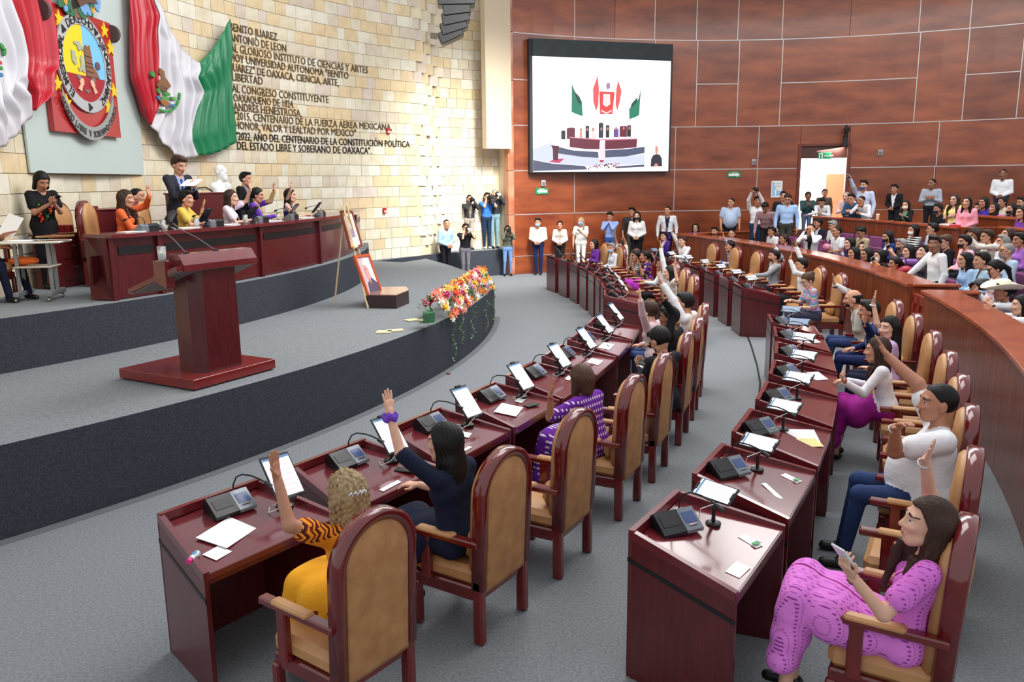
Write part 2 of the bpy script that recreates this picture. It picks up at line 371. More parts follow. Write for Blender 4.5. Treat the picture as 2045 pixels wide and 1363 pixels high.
# end pier: light wood edge of the panelled wall
for k in range(7):
    z0 = (0, .54, 1.78, 3.06, 4.36, 5.6, 6.92)[k]; z1 = (.54, 1.78, 3.06, 4.36, 5.6, 6.92, 8.6)[k]
    b = MB(); b.box((0, 0, 0), (.20, .22, z1 - z0 - .012), .008); b.build('edge_panel', mat('edge_veneer', srgb(214, 150, 118), rough=.35, noise=.3, nscale=2, col2=srgb(160, 92, 62), coat=.2), WW, WP(120.1, (z0 + z1) / 2, RW + .05), radians(120) + pi / 2)
b = MB(); b.box((0, 0, 0), (.14, .62, 8.6)); tag(b.build('wall_return', M_beige, None, WP(120.0, 4.3, RW + .46), radians(120) + pi / 2), kind='structure')
# ---- doorway
b = MB()
for t in (DOOR[0], DOOR[1]): b.box(WP(t, (DOOR[2] + DOOR[4]) / 2, RW + .12), (.35, .10, DOOR[4] - DOOR[2]), .01, rot=[[cos(radians(t)), -sin(radians(t)), 0], [sin(radians(t)), cos(radians(t)), 0], [0, 0, 1]])
tm = (DOOR[0] + DOOR[1]) / 2; wd = 2 * RW * sin(radians(DOOR[1] - DOOR[0]) / 2)
rot = np.array([[cos(radians(tm)), -sin(radians(tm)), 0], [sin(radians(tm)), cos(radians(tm)), 0], [0, 0, 1]])
b.box(WP(tm, DOOR[4], RW + .12), (.35, wd + .1, .08), .01, rot=rot)
dr = tag(b.build('door_1', smat('door_frame_wood', (112, 52, 38), rough=.35, noise=.2, nscale=4)), kind='structure')
b = MB(); b.box(WP(tm, (DOOR[3] + DOOR[4]) / 2, RW + .05), (.06, wd - .1, DOOR[4] - DOOR[3]), .01, rot=rot); b.build('transom_panel', smat('transom_wood', (88, 44, 34), rough=.4, noise=.3, nscale=4), dr)
# lobby behind the doorway
tr = radians(tm); ex = V3(cos(tr), sin(tr), 0); ey = V3(-sin(tr), cos(tr), 0)
def L3(a, b_, z): return O + ex * (RW + a) + ey * b_ + V3(0, 0, z)
b = MB()
for q in ([(0, -3.0, .85), (3.4, -3.0, .85), (3.4, 3.0, .85), (0, 3.0, .85)], [(3.4, -3, .85), (3.4, 3, .85), (3.4, 3, 4.2), (3.4, -3, 4.2)], [(.3, -3, .85), (3.4, -3, .85), (3.4, -3, 4.2), (.3, -3, 4.2)], [(.3, 3, .85), (3.4, 3, .85), (3.4, 3, 4.2), (.3, 3, 4.2)]):
    b.add([L3(*p) for p in q], [(0, 1, 2, 3)])
tag(b.build('wall_lobby', M_white), kind='structure')
area('lobby_daylight', tuple(L3(1.6, .4, 4.1)), (3, 3), 420, tuple(L3(2.6, 0, 1.2)))
od = empty('outer_door', L3(3.22, 0, .85)); tag(od, 'salmon red panelled door standing beyond the bright doorway', 'door')
rr = np.array([ex, ey, [0, 0, 1]]).T
M_od = smat('salmon_door', (214, 98, 66), rough=.5)
b = MB(); b.box(ey * -1.05 + V3(0, 0, 1.02), (.06, .95, 2.04), .01, rot=rr); b.build('leaf', M_od, od)
for zz in (.55, 1.45):
    b = MB(); b.box(ey * -1.05 - ex * .035 + V3(0, 0, zz), (.02, .62, .74), .008, rot=rr); b.build('raised_panel', M_od, od)
b = MB(); b.box(ey * -.66 - ex * .07 + V3(0, 0, 1.0), (.06, .03, .14), .01, rot=rr); b.build('handle', M_chrome, od)

# ---- gallery
def rmax(phi):
    d = V3(cos(radians(phi)), sin(radians(phi)), 0); q = C - O; bb = d @ q; cc = q @ q - (RW - .06) ** 2
    return -bb + math.sqrt(bb * bb - cc)
def terrace(name, r0, r1, z, a0, a1):
    n = 24; b = MB(); b.grid(lambda u, v: P(r0 + (min(r1, rmax(a0 + (a1 - a0) * u)) - r0) * v, a0 + (a1 - a0) * u, z), n, 1)
    b.grid(lambda u, v: P(r0, a0 + (a1 - a0) * u, z * v), n, 1, 1); b.grid(lambda u, v: P(r0 + v * (min(r1, rmax(a0)) - r0), a0, z * u), 1, 1, 1)
    o = b.build(name, [M_carpet, M_riser]); return tag(o, kind='structure')
GT = [(23.05, 24.35, .10), (24.35, 25.25, .26), (25.25, 26.05, .42), (26.05, 27.35, .85), (27.35, 28.5, 1.05), (28.5, 34, 1.25)]
GT_A1 = [19.6, 18.5, 17.5, 16.5, 11, 7]
for i, (r0, r1, z) in enumerate(GT): terrace('trim_gallery_step', r0, r1, z, 2.2 if i == 3 else -26, GT_A1[i])
terrace('trim_gallery_step', 26.05, 26.55, .42, -26, 2.2); terrace('trim_gallery_step', 26.55, 27.35, .85, -26, 2.2)
def wallrun(name, rho, th, a0, a1, z0, z1, cap, kind='structure', bw=.30, label=None, endcap=True, capm=None):
    n = max(2, int(abs(a1 - a0) / .7)); b = MB()
    b.grid(lambda u, v: P(rho + .012, a0 + (a1 - a0) * u, z0 + (z1 - z0) * v), n, 1); b.grid(lambda u, v: P(rho + th, a0 + (a1 - a0) * u, z0 + (z1 - z0) * v), n, 1)
    for a in (a0, a1): b.add([P(rho + .012, a, z0), P(rho + th, a, z0), P(rho + th, a, z1), P(rho + .012, a, z1)], [(0, 1, 2, 3)])
    b.grid(lambda u, v: P(rho + .012 + (th - .012) * v, a0 + (a1 - a0) * u, z1), n, 1)
    w = fix(b.build(name, M_gal)); tag(w, kind='structure')
    nb = int(round((a1 - a0) * radians(1) * rho / bw)); step = (a1 - a0) / nb; g = degrees(.002 / rho)
    for i in range(nb):
        q0, q1 = a0 + i * step + g, a0 + (i + 1) * step - g; b = MB()
        b.add([P(rho, q0, z0), P(rho, q1, z0), P(rho, q1, z1), P(rho, q0, z1), P(rho + .014, q0 - g, z0), P(rho + .014, q1 + g, z0), P(rho + .014, q1 + g, z1), P(rho + .014, q0 - g, z1)], [(0, 1, 2, 3)[::-1], (0, 4, 5, 1), (1, 5, 6, 2), (3, 2, 6, 7), (0, 3, 7, 4)])
        fix(b.build('board', M_gal, w))
    b = MB(); e = .25 / rho * 0
    prof = [(-.05, 0), (-.05, .035), (-.04, .045), (cap - .01, .045), (cap, .035), (cap, 0)]
    for i in range(len(prof)):
        p, q = prof[i], prof[(i + 1) % len(prof)]
        b.grid(lambda u, v: P(rho + p[0] + (q[0] - p[0]) * v, a0 + (a1 - a0) * u, z1 + p[1] + (q[1] - p[1]) * v), n, 1)
    for a in (a0, a1): b.add([P(rho + x, a, z1 + y) for x, y in prof], [tuple(range(6))])
    fix(b.build('cap_rail', capm or M_galtop, w, smooth=False)); return w
wallrun('wall_gallery_front', 22.9, .14, -10.05, 19.7, 0, 1.205, .40)
wallrun('wall_gallery_near', 22.9, .14, -29.5, -11.7, 0, 1.205, .40)
# return walls beside the gate and at the far end
for nm, a in (('wall_gate_return', -9.95), ('wall_gate_side', -11.8), ('wall_gallery_end', 19.6)):
    b = MB(); r1 = 23.55 if a < 0 else rmax(19.6); p, q = P(22.95, a), P(r1, a); d = (q - p); ln = np.linalg.norm(d); an = atan2(d[1], d[0]); R3 = [[cos(an), -sin(an), 0], [sin(an), cos(an), 0], [0, 0, 1]]
    b.box((p + q) / 2 + V3(0, 0, .60), (ln, .10, 1.2), .006, rot=R3); b.box((p + q) / 2 + V3(0, 0, 1.228), (ln + .04, .16, .045), .01, rot=R3, mi=1); tag(b.build(nm, [M_gal, M_galtop]), kind='structure')
w2 = wallrun('wall_upper_gallery', 26.0, .12, 2.4, 15.3, .42, 1.70, .20)
b = MB(); p, q = P(26.05, 2.35), P(26.9, 2.2); an = atan2(*(q - p)[1::-1]); b.box((p + q) / 2 + V3(0, 0, 1.06), (.9, .12, 1.36), .006, rot=[[cos(an), -sin(an), 0], [sin(an), cos(an), 0], [0, 0, 1]]); tag(b.build('wall_gallery_stair', M_gal), kind='structure')
wallrun('wall_upper_right', 26.5, .12, -22, 1.2, .42, 1.74, .16)
wallrun('wall_top_gallery', 27.4, .12, -20, 6.2, .85, 1.86, .16)
# gate
gt = empty('gate', P(22.95, -10.85, 0)); tag(gt, 'low red wooden gate in the gap of the curved gallery wall', 'gate')
p, q = P(22.95, -10.1) - P(22.95, -10.85), P(22.95, -11.65) - P(22.95, -10.85); d = q - p; an = atan2(d[1], d[0]); R3 = np.array([[cos(an), -sin(an), 0], [sin(an), cos(an), 0], [0, 0, 1]]); ln = np.linalg.norm(d)
mid_ = (p + q) / 2
for nm, cx, cz, w, h in (('frame_rail', 0, 1.06, ln, .14), ('frame_rail', 0, .72, ln, .12), ('frame_rail', 0, .08, ln, .16), ('frame_stile', -ln / 2 + .05, .55, .09, 1.1), ('frame_stile', 0, .55, .08, 1.1), ('frame_stile', ln / 2 - .05, .55, .09, 1.1)):
    b = MB(); b.box(mid_ + R3 @ V3(cx, 0, 0) + V3(0, 0, cz), (w, .05, h), .006, rot=R3); b.build(nm, M_redwood, gt)
for cx, cz, h in ((-ln / 4, .4, .54), (ln / 4, .4, .54), (-ln / 4, .89, .24), (ln / 4, .89, .24)):
    b = MB(); b.box(mid_ + R3 @ V3(cx, .01, 0) + V3(0, 0, cz), (ln / 2 - .1, .02, h), .004, rot=R3); b.build('inset_panel', M_redwood, gt)
b = MB(); b.box(mid_ + R3 @ V3(ln / 4, -.035, 0) + V3(0, 0, .80), (.07, .03, .05), .008, rot=R3); b.build('latch', M_black, gt)

# ================================================================== wall fittings
def ell(cx, cy, rx, ry, n=20, a0=0, a1=360): return [(cx + rx * cos(radians(a0 + (a1 - a0) * i / n)), cy + ry * sin(radians(a0 + (a1 - a0) * i / n))) for i in range(n)]
col = lambda *c, **k: smat('paint_%02x%02x%02x' % c, c, rough=.6, **k)
# grey backing panel
gp = wallpoly([(-40, -420), (232, -420), (288, 349), (62, 345)], 'backing_panel', smat('pale_board', (186, 200, 196), rough=.5), None, .07, .03)
tag(gp, 'pale grey green board mounted on the stone wall behind the red shield', 'panel')
# coat of arms: local frame (s right along the wall, t up), metres
th0, zc0 = wallhit(180, 130, RW - .3)
_ct = radians(th0); _tg = V3(sin(_ct), -cos(_ct), 0); _in = V3(-cos(_ct), -sin(_ct), 0)
def CA(s, t, off=0): return WP(th0, zc0 + t, RW - .26) + _tg * s + _in * off
def px2st(x, y):
    d = ray(x, y); c = WP(th0, zc0, RW - .26); p = CAMP + d * (((c - CAMP) @ _in) / (d @ _in)) - c; return p @ _tg, p[2]
coat = empty('coat_of_arms', CA(0, 0)); tag(coat, 'red scroll shaped state coat of arms with oval motto ring on the wall', 'coat of arms')
CO = CA(0, 0)
def flat(poly, nm, m, off, thick=.02, par=None, base=None):
    par = par or coat; base = CO if base is None else base
    b = MB(); n = len(poly); b.add([CA(s, t, off) - base for s, t in poly] + [CA(s, t, off - thick) - base for s, t in poly], [tuple(range(n))[::-1], tuple(range(n, 2 * n))] + [(i, (i + 1) % n, n + (i + 1) % n, n + i) for i in range(n)])
    return fix(b.build(nm, m, par))
sTL, sTR, sBL, sBR = px2st(85, 0), px2st(237, 43), px2st(110, 262), px2st(242, 275)
s0, s1 = (sBL[0]), (sBR[0]); t0_ = (sBL[1] + sBR[1]) / 2; t1_ = px2st(160, 25)[1]
M_coatred = smat('coat_red', (172, 30, 34), rough=.3, coat=.5)
flat([(s0, t0_), (s1, t0_), (s1, t1_), (s0, t1_)], 'board', M_coatred, 0, .08)
ocx, oct_ = px2st(168, 128); ocx = (s0 + s1) / 2 + .0
orx = (px2st(222, 148)[0] - px2st(112, 92)[0]) / 2; ory = (px2st(165, 33)[1] - px2st(180, 228)[1]) / 2
M_ring = smat('ring_grey', (176, 178, 180), rough=.4)
def ringpoly(r0, r1, nm, m, off, n=40):
    b = MB(); f = lambda k, a: (ocx + orx * k * cos(a), oct_ + ory * k * sin(a))
    for i in range(n):
        a, c = 2 * pi * i / n, 2 * pi * (i + 1) / n
        q = [f(r0, a), f(r1, a), f(r1, c), f(r0, c)]
        b.add([CA(*p, off) - CO for p in q] + [CA(*p, off - .03) - CO for p in q], [(0, 1, 2, 3), (1, 5, 6, 2), (0, 3, 7, 4)])
    return b.build(nm, m, coat)
ringpoly(.78, 1.0, 'motto_ring', M_ring, .04)
E_ = lambda u, v: (ocx + orx * .78 * u, oct_ + ory * .78 * v)
def sector(u0, v0, pts): return [E_(*p) for p in pts]
def halfell(sgn, vlo, n=14):
    a_lo = math.asin(vlo); pts = [(0, vlo)] + [(sgn * cos(a_lo + (pi / 2 - a_lo) * i / n), sin(a_lo + (pi / 2 - a_lo) * i / n)) for i in range(n + 1)]
    return pts
flat([E_(*p) for p in halfell(-1, -.32)], 'yellow_field', smat('coat_yellow', (238, 206, 30), rough=.5), .025, .02)
flat([E_(*p) for p in halfell(1, -.32)], 'blue_field', smat('coat_blue', (120, 190, 232), rough=.5), .025, .02)
lw = [(cos(a), sin(a)) for a in np.linspace(pi + .33, 2 * pi - .33, 18)]
flat([E_(*p) for p in lw], 'red_field', smat('coat_dark_red', (160, 28, 40), rough=.5), .025, .02)
flat([E_(*p) for p in ((.02, -.32), (.02, .42), (.1, .50), (.22, .46), (.3, .52), (.34, .30), (.36, .05), (.40, -.05), (.55, -.15), (.62, -.28), (.66, -.31))], 'ruin', smat('coat_brown', (132, 88, 66), rough=.6), .04, .02)
for v in (.22, .05, -.05, -.18): flat([E_(*p) for p in ((.02, v), (.36, v - .01), (.36, v - .025), (.02, v - .015))], 'ruin_joint', M_black, .045, .006)
flat([E_(.62 + .12 * cos(a), .02 + .11 * sin(a)) for a in np.linspace(0, 2 * pi, 14, endpoint=False)], 'flower_disc', smat('coat_disc', (90, 76, 84)), .04, .01)
M_sil = smat('coat_silhouette', (168, 170, 150))
flat([E_(*p) for p in ((-.42, .52), (-.2, .55), (-.05, .42), (-.03, .30), (-.12, .38), (-.18, .30), (-.28, .32), (-.30, .42), (-.45, .46))], 'profile', M_sil, .04, .01)
flat([E_(*p) for p in ((-.60, .28), (-.42, .26), (-.44, .16), (-.36, .10), (-.42, .02), (-.38, -.06), (-.48, -.10), (-.60, .0))], 'profile', M_sil, .04, .01)
flat([E_(*p) for p in ((-.16, .2), (-.10, .16), (-.12, .02), (-.05, -.06), (-.04, -.16), (.0, -.22), (-.1, -.24), (-.2, -.2), (-.3, -.24), (-.36, -.14), (-.24, -.14), (-.2, -.02), (-.22, .1))], 'profile', M_sil, .04, .01)
M_flesh = smat('coat_flesh', (226, 178, 150))
for sg in (-1, 1):
    flat([E_(sg * x, y) for x, y in ((.2, -.40), (.30, -.42), (.36, -.50), (.34, -.58), (.46, -.70), (.32, -.76), (.26, -.62), (.18, -.56), (.16, -.46))], 'fist', M_flesh, .045, .015)
    flat([E_(sg * (.34 + .10 * cos(a)), -.38 + .06 * sin(a)) for a in np.linspace(0, 2 * pi, 12, endpoint=False)], 'shackle', smat('coat_chain', (120, 116, 118)), .035, .01)
flat([E_(*p) for p in ((-.12, -.66), (0, -.70), (.12, -.66), (.12, -.72), (0, -.76), (-.12, -.72))], 'chain', smat('coat_chain', (120, 116, 118)), .035, .01)
M_star = smat('coat_star', (240, 196, 40), rough=.4)
for x, y in ((116, 37), (106, 70), (207, 61), (219, 96), (114, 167), (226, 182), (132, 205), (215, 213)):
    s, t = px2st(x, y); flat([(s + (.13 if k % 2 == 0 else .055) * cos(pi / 2 + k * pi / 5), t + (.13 if k % 2 == 0 else .055) * sin(pi / 2 + k * pi / 5)) for k in range(10)], 'star', M_star, .02, .02)
# scroll ends at the top, ribbon at the foot
for s, sg in ((s0, -1), (s1, 1)):
    b = MB(); r = .17
    b.tube([CA(s - sg * .02, t1_ - .16, .0) - CO, CA(s + sg * .05, t1_ - .16, .0) - CO], .14, 20); fix(b.build('scroll_end', smat('scroll_dark', (74, 66, 66), rough=.5), coat))
rb = []
for i in range(17):
    a = pi + .35 + (pi - .7) * i / 16; rb.append((ocx + orx * 1.02 * cos(a) * 1.0, oct_ - .12 + ory * 1.13 * sin(a)))
ro = [(x * 1.0, y - .17) for x, y in rb[::-1]]
b = MB()
for i in range(16):
    q = [rb[i], rb[i + 1], (rb[i + 1][0], rb[i + 1][1] - .2), (rb[i][0], rb[i][1] - .2)]
    b.add([CA(*p, .045) - CO for p in q] + [CA(*p, .02) - CO for p in q], [(0, 1, 2, 3), (3, 2, 6, 7), (0, 4, 5, 1)])
b.build('ribbon', smat('ribbon_grey', (150, 152, 150), rough=.5), coat)
# crest above: eagle, cactus leaves and flowers
M_leafg = smat('crest_green', (44, 104, 72)); M_crestblue = smat('crest_blue', (110, 160, 210)); M_crestor = smat('crest_orange', (220, 150, 40))
flat([px2st(*p) for p in ((142, 36), (143, 18), (155, 16), (170, 22), (172, 36))], 'crest_rock', smat('coat_brown', (132, 88, 66)), .05, .03)
for k in range(34):
    a = rng.rand() * 2 * pi; x = 152 + 40 * cos(a) * (.55 + .45 * rng.rand()); y = 2 + 26 * sin(a) * (.5 + .5 * rng.rand())
    s, t = px2st(x, y); an = rng.rand() * pi; m_ = M_leafg if k % 4 else (M_crestor if k % 8 else M_crestblue)
    flat([(s + .12 * cos(u) * cos(an) - .06 * sin(u) * sin(an), t + .12 * cos(u) * sin(an) + .06 * sin(u) * cos(an)) for u in np.linspace(0, 2 * pi, 8, endpoint=False)], 'crest_leaf', m_, .05 + .02 * rng.rand(), .02)
flat([px2st(*p) for p in ((150, 14), (138, -12), (150, -28), (168, -34), (190, -22), (178, -6), (186, 8), (166, 6))], 'crest_eagle', smat('eagle_brown', (92, 64, 50)), .08, .04)

# ---- lettering
def text_mesh(txt, size):
    cu = bpy.data.curves.new('txt', 'FONT'); cu.body = txt; cu.size = size; cu.extrude = .012; cu.resolution_u = 2
    o = bpy.data.objects.new('txt', cu); COL.objects.link(o); dg = bpy.context.evaluated_depsgraph_get(); me = bpy.data.meshes.new_from_object(o.evaluated_get(dg)); bpy.data.objects.remove(o)
    v = np.zeros(len(me.vertices) * 3); me.vertices.foreach_get('co', v); return me, v.reshape(-1, 3)
def setv(me, v): me.vertices.foreach_set('co', np.asarray(v, float).ravel()); me.update()
ins = empty('wall_inscription', WP(wallhit(600, 160)[0], 4.5, RW)); tag(ins, 'dark bronze Spanish inscription in raised letters on the stone wall', 'inscription')
M_let = smat('bronze_letters', (104, 84, 58), rough=.4, metal=.4)
M_let2 = smat('dark_letters', (50, 44, 38), rough=.4, metal=.3)
lines = [('BENITO JUAREZ', 455, 45, 551, 82, 0), ('ANTONIO DE LEON', 456, 66, 569, 102, 0), ('AL GLORIOSO INSTITUTO DE CIENCIAS Y ARTES', 457, 87, 733, 143, 0), ('HOY UNIVERSIDAD AUTONOMA "BENITO', 457, 106, 693, 152, 0),
 ('JUAREZ" DE OAXACA, CIENCIA, ARTE,', 459, 126, 675, 168, 0), ('LIBERTAD', 460, 145, 521, 164, 0), ('AL CONGRESO CONSTITUYENTE', 461, 168, 654, 200, 0), ('OAXAQUEÑO DE 1824.', 463, 187, 584, 209, 0),
 ('ANDRES HENESTROSA.', 464, 205, 600, 227, 0), ('"2015, CENTENARIO DE LA FUERZA AEREA MEXICANA,', 465, 223, 780, 256, 0), ('HONOR, VALOR Y LEALTAD POR MEXICO"', 466, 242, 708, 267, 0),
 ('"2022, AÑO DEL CENTENARIO DE LA CONSTITUCIÓN POLÍTICA', 468, 264, 816, 290, 1), ('DEL ESTADO LIBRE Y SOBERANO DE OAXACA".', 470, 283, 739, 303, 1)]
for i, (txt, x0, y0, x1, y1, dk) in enumerate(lines):
    me, v = text_mesh(txt, .25); wd_ = v[:, 0].max() - v[:, 0].min()
    ta, za = wallhit(x0, y0 + 7, RW); tb, _ = wallhit(x1, y1 - 4, RW)
    zt = 5.93 - i * .205 if False else za
    k = (ta - tb) * radians(1) * RW / wd_; hh = v[:, 1].max()
    s = v[:, 0] * k; t = (v[:, 1] / .73 * .68 - .085)
    th = np.radians(ta) - s / RW; r = RW - .035 - v[:, 2] * .6
    base = np.array(ins.location); setv(me, np.stack([O[0] + r * np.cos(th), O[1] + r * np.sin(th), zt + t], 1) - base)
    me.materials.clear(); me.materials.append(M_let2 if dk else M_let); link('text_line', me, ins)
# motto round the ring, letter by letter
def ringtext(words, k, size, m, flip, off=.044):
    for ch, a in words:
        me, v = text_mesh(ch, size); cx = (v[:, 0].min() + v[:, 0].max()) / 2; x = (v[:, 0] - cx); y = v[:, 1] - size * .36
        an = radians(a); rx, ry = orx * k, ory * k; px_, py_ = ocx + rx * cos(an), oct_ + ry * sin(an)
        tx, ty = -rx * sin(an), ry * cos(an); l = hypot(tx, ty); tx, ty = -tx / l, -ty / l
        if flip: tx, ty = -tx, -ty
        nx, ny = -ty, tx
        s = px_ + x * tx + y * nx; t = py_ + x * ty + y * ny
        setv(me, np.array([CA(a_, b_, off + c_ * .4) for a_, b_, c_ in zip(s, t, v[:, 2])]) - CO); me.materials.clear(); me.materials.append(m); link('motto_letter', me, coat)
def spread(w, a0, a1): return [(c, a0 + (a1 - a0) * (i + .5) / len(w)) for i, c in enumerate(w) if c != ' ']
ringtext(spread('EL', 232, 216) + spread('RESPETO', 206, 168) + spread('AL', 161, 149), .89, .165, M_black, False)
ringtext(spread('DERECHO', 128, 62), .89, .175, M_black, False)
ringtext(spread('AJENO', 46, 14) + spread('ES', 2, -10) + spread('LA', -20, -31) + spread('PAZ', -38, -58), .89, .165, M_black, False)
for a in (210, 164.5, 140, 54, 8, -15, -35, 270):
    an = radians(a); cx, cy = ocx + orx * .89 * cos(an), oct_ + ory * .89 * sin(an)
    flat([(cx + .05 * cos(q) * (1 + .4 * cos(3 * q)), cy + .05 * sin(q) * (1 + .4 * cos(3 * q))) for q in np.linspace(0, 2 * pi, 12, endpoint=False)], 'motto_leaf', M_black, .05, .012)
rw_ = 'ESTADO LIBRE Y SOBERANO OAXACA'
for i, c in enumerate(rw_):
    if c == ' ': continue
    u = (i + .5) / len(rw_); j = u * 14 + 1; k = int(j); f = j - k; q = (rb[k][0] * (1 - f) + rb[k + 1][0] * f, rb[k][1] * (1 - f) + rb[k + 1][1] * f); d = (rb[k + 1][0] - rb[k][0], rb[k + 1][1] - rb[k][1]); l = hypot(*d); tx, ty = d[0] / l, d[1] / l
    me, v = text_mesh(c, .13); x = v[:, 0] - v[:, 0].mean(); y = v[:, 1] - .15; s = q[0] + x * tx - y * ty; t = q[1] + x * ty + y * tx
    setv(me, np.array([CA(a_, b_, .055 + c_ * .3) for a_, b_, c_ in zip(s, t, v[:, 2])]) - CO); me.materials.clear(); me.materials.append(smat('ribbon_letters', (70, 70, 70))); link('ribbon_letter', me, coat)

# ---- draped flags
def resample(pts, n):
    pts = np.array(pts, float); d = np.r_[0, np.cumsum(np.linalg.norm(np.diff(pts, axis=0), axis=1))]; u = np.linspace(0, d[-1], n)
    return np.stack([np.interp(u, d, pts[:, k]) for k in range(pts.shape[1])], 1)
def flag(label, curves, mats_, names, folds):
    W_ = [np.array([wallhit(*p, RW - .18) for p in c]) for c in curves]
    W_ = [resample(w, 30) for w in W_]; root = empty('mexican_flag', WP(*W_[1][10], RW)); tag(root, label, 'flag')
    base = np.array(root.location)
    for k in range(3):
        A, B_ = W_[k], W_[k + 1]; n = 40
        def fn(u, v, A=A, B_=B_, k=k):
            j = v * 29; i = min(int(j), 28); f = j - i; a = A[i] * (1 - f) + A[i + 1] * f; c = B_[i] * (1 - f) + B_[i + 1] * f
            p = a * (1 - u) + c * u; amp = folds[k][1] * min(1, .15 + 3 * v) * min(1, 3.5 * (1 - v) + .3) ; sw = folds[k][2] * sin(pi * u)
            w = amp * (sin(2 * pi * folds[k][0] * (u + .06 * sin(3 * v + k))) + .35 * sin(2 * pi * folds[k][0] * 2.3 * u + 2 * v))
            return WP(p[0], p[1] - sw * (1 - v * .3), RW - .24 - w) - base
        b = MB(); b.grid(fn, n * (1 if k != 1 else 2), 36); o = b.build(names[k], mats_[k], root, smooth=True)
        md = o.modifiers.new('thick', 'SOLIDIFY'); md.thickness = .01
    return root
M_fr = smat('flag_red', (186, 22, 44), rough=.45, coat=.1); M_fw = smat('flag_white', (206, 204, 210), rough=.5); M_fg = smat('flag_green', (20, 122, 78), rough=.45, coat=.1)
c0 = [(250, -60), (248, 0), (253, 159), (264, 185), (278, 222), (294, 249)]
c1 = [(288, -60), (296, 0), (305, 28), (298, 60), (302, 113), (302, 162), (308, 205), (294, 249)]
c2 = [(392, 126), (394, 140), (380, 157), (394, 185), (384, 218), (380, 250), (379, 275), (393, 311)]
c1b = [(305, 28), (299, 60), (302, 113), (302, 162), (308, 205), (294, 249)]
c3 = [(454, 38), (458, 110), (462, 190), (466, 240), (470, 282)]
fr = flag('Mexican flag draped right of the shield, green third to the inscription', [c0, c1, c2, c3], [M_fr, M_fw, M_fg], ['red_stripe', 'white_stripe', 'green_stripe'], [(4, .07, 0), (4, .085, .35), (5, .06, .1)])
d0 = [(60, -120), (85, 0), (92, 60), (98, 135), (86, 145), (88, 182), (60, 220)]
d1 = [(-6, -60), (6, 0), (20, 60), (30, 110), (28, 150), (48, 182), (60, 220)]
d2 = [(-110, -30), (-95, 60), (-100, 130), (-105, 200), (-70, 300)]
d3 = [(-190, 0), (-195, 120), (-200, 280)]
flag('Mexican flag draped at the left edge, red third beside the shield', [d0, d1, d2, d3], [M_fr, M_fw, M_fg], ['red_stripe', 'white_stripe', 'green_stripe'], [(3, .08, 0), (5, .09, .3), (4, .06, 0)])
def blobs(root, specs):
    base = np.array(root.location); r_ = RW - .36
    for nm, colr, pts in specs:
        q = [wallhit(*p, r_) for p in pts]; n = len(q); b = MB()
        b.add([WP(t, z, r_) - base for t, z in q] + [WP(t, z, r_ + .03) - base for t, z in q], [tuple(range(n)), tuple(range(n, 2 * n))[::-1]] + [(i, n + i, n + (i + 1) % n, (i + 1) % n) for i in range(n)]); fix(b.build(nm, col(*colr), root))
def leafpx(x, y, l, w, a): return [(x + l * cos(u) * cos(a) - w * sin(u) * sin(a), y + l * cos(u) * sin(a) + w * sin(u) * cos(a)) for u in np.linspace(0, 2 * pi, 8, endpoint=False)]
em = [('eagle_body', (128, 88, 56), [(320, 136), (328, 142), (330, 154), (336, 162), (342, 172), (336, 178), (330, 174), (322, 170), (314, 172), (318, 162), (324, 156), (318, 146)]),
      ('eagle_wing', (104, 72, 50), [(314, 170), (322, 168), (332, 176), (334, 184), (326, 182), (316, 176)]), ('nopal', (64, 140, 60), leafpx(318, 182, 6, 3.5, 1.2)), ('nopal', (64, 140, 60), leafpx(334, 188, 7, 4, .3)), ('nopal', (80, 150, 66), leafpx(330, 197, 8, 4, .2)), ('nopal', (80, 150, 66), leafpx(346, 197, 6, 3, .6)),
      ('pot', (150, 96, 52), [(320, 198), (330, 200), (340, 206), (338, 212), (326, 210), (322, 205)]), ('water', (60, 120, 170), leafpx(318, 196, 6, 2.5, 1.0)), ('water', (60, 120, 170), leafpx(344, 210, 8, 2.5, .2))]
for k in range(11):
    a = 2.0 - k * .19; em.append(('wreath_leaf', (44, 128, 60) if k % 2 else (70, 150, 70), leafpx(334 + 32 * cos(a) * .8, 186 + 37 * sin(a), 5, 2.2, a + 1.4)))
for x, y in ((304, 148), (308, 150), (306, 146)): em.append(('wreath_leaf', (60, 140, 66), leafpx(x, y, 5, 2.5, 1.5)))
blobs(fr, em)
fl2 = [o for o in COL.objects if o.name == 'mexican_flag.001'][0]
blobs(fl2, [('wreath_leaf', (60, 140, 66), leafpx(5, 92, 8, 3, 1)), ('wreath_leaf', (60, 140, 66), leafpx(11, 104, 8, 2.5, 1.6)), ('nopal', (180, 60, 50), leafpx(1, 125, 5, 3, 1)), ('water', (60, 120, 170), leafpx(3, 150, 5, 4, 1)), ('nopal', (64, 140, 60), leafpx(3, 136, 5, 3, 1))])

# ---- big screen
q = [(1063, 76), (1336, 92), (1334, 342), (1063, 338)]
thm = 107.3; nrm = V3(-cos(radians(thm)), -sin(radians(thm)), 0)
pc = WP(thm, 4.9, RW - .45); 
def SP(x, y, off=0):
    d = ray(x, y); t = ((pc + nrm * off - CAMP) @ nrm) / (d @ nrm); return CAMP + d * t
scr = empty('led_screen', SP(1200, 338)); tag(scr, 'large lit video screen in a black casing hanging on the panelled wall', 'screen')
B0 = np.array(scr.location)
xr = V3(nrm[1], -nrm[0], 0); xr = xr if xr[0] > 0 else -xr
lT, rB = SP(1063, 112), SP(1334, 342); wS = (rB - lT) @ xr; zt_, zb_ = lT[2], rB[2]
R3 = np.array([xr, -nrm, [0, 0, 1]]).T
zt2 = SP(1063, 78)[2]
M_case = smat('screen_casing', (44, 48, 52), rough=.6)
cc_ = lT + xr * wS / 2
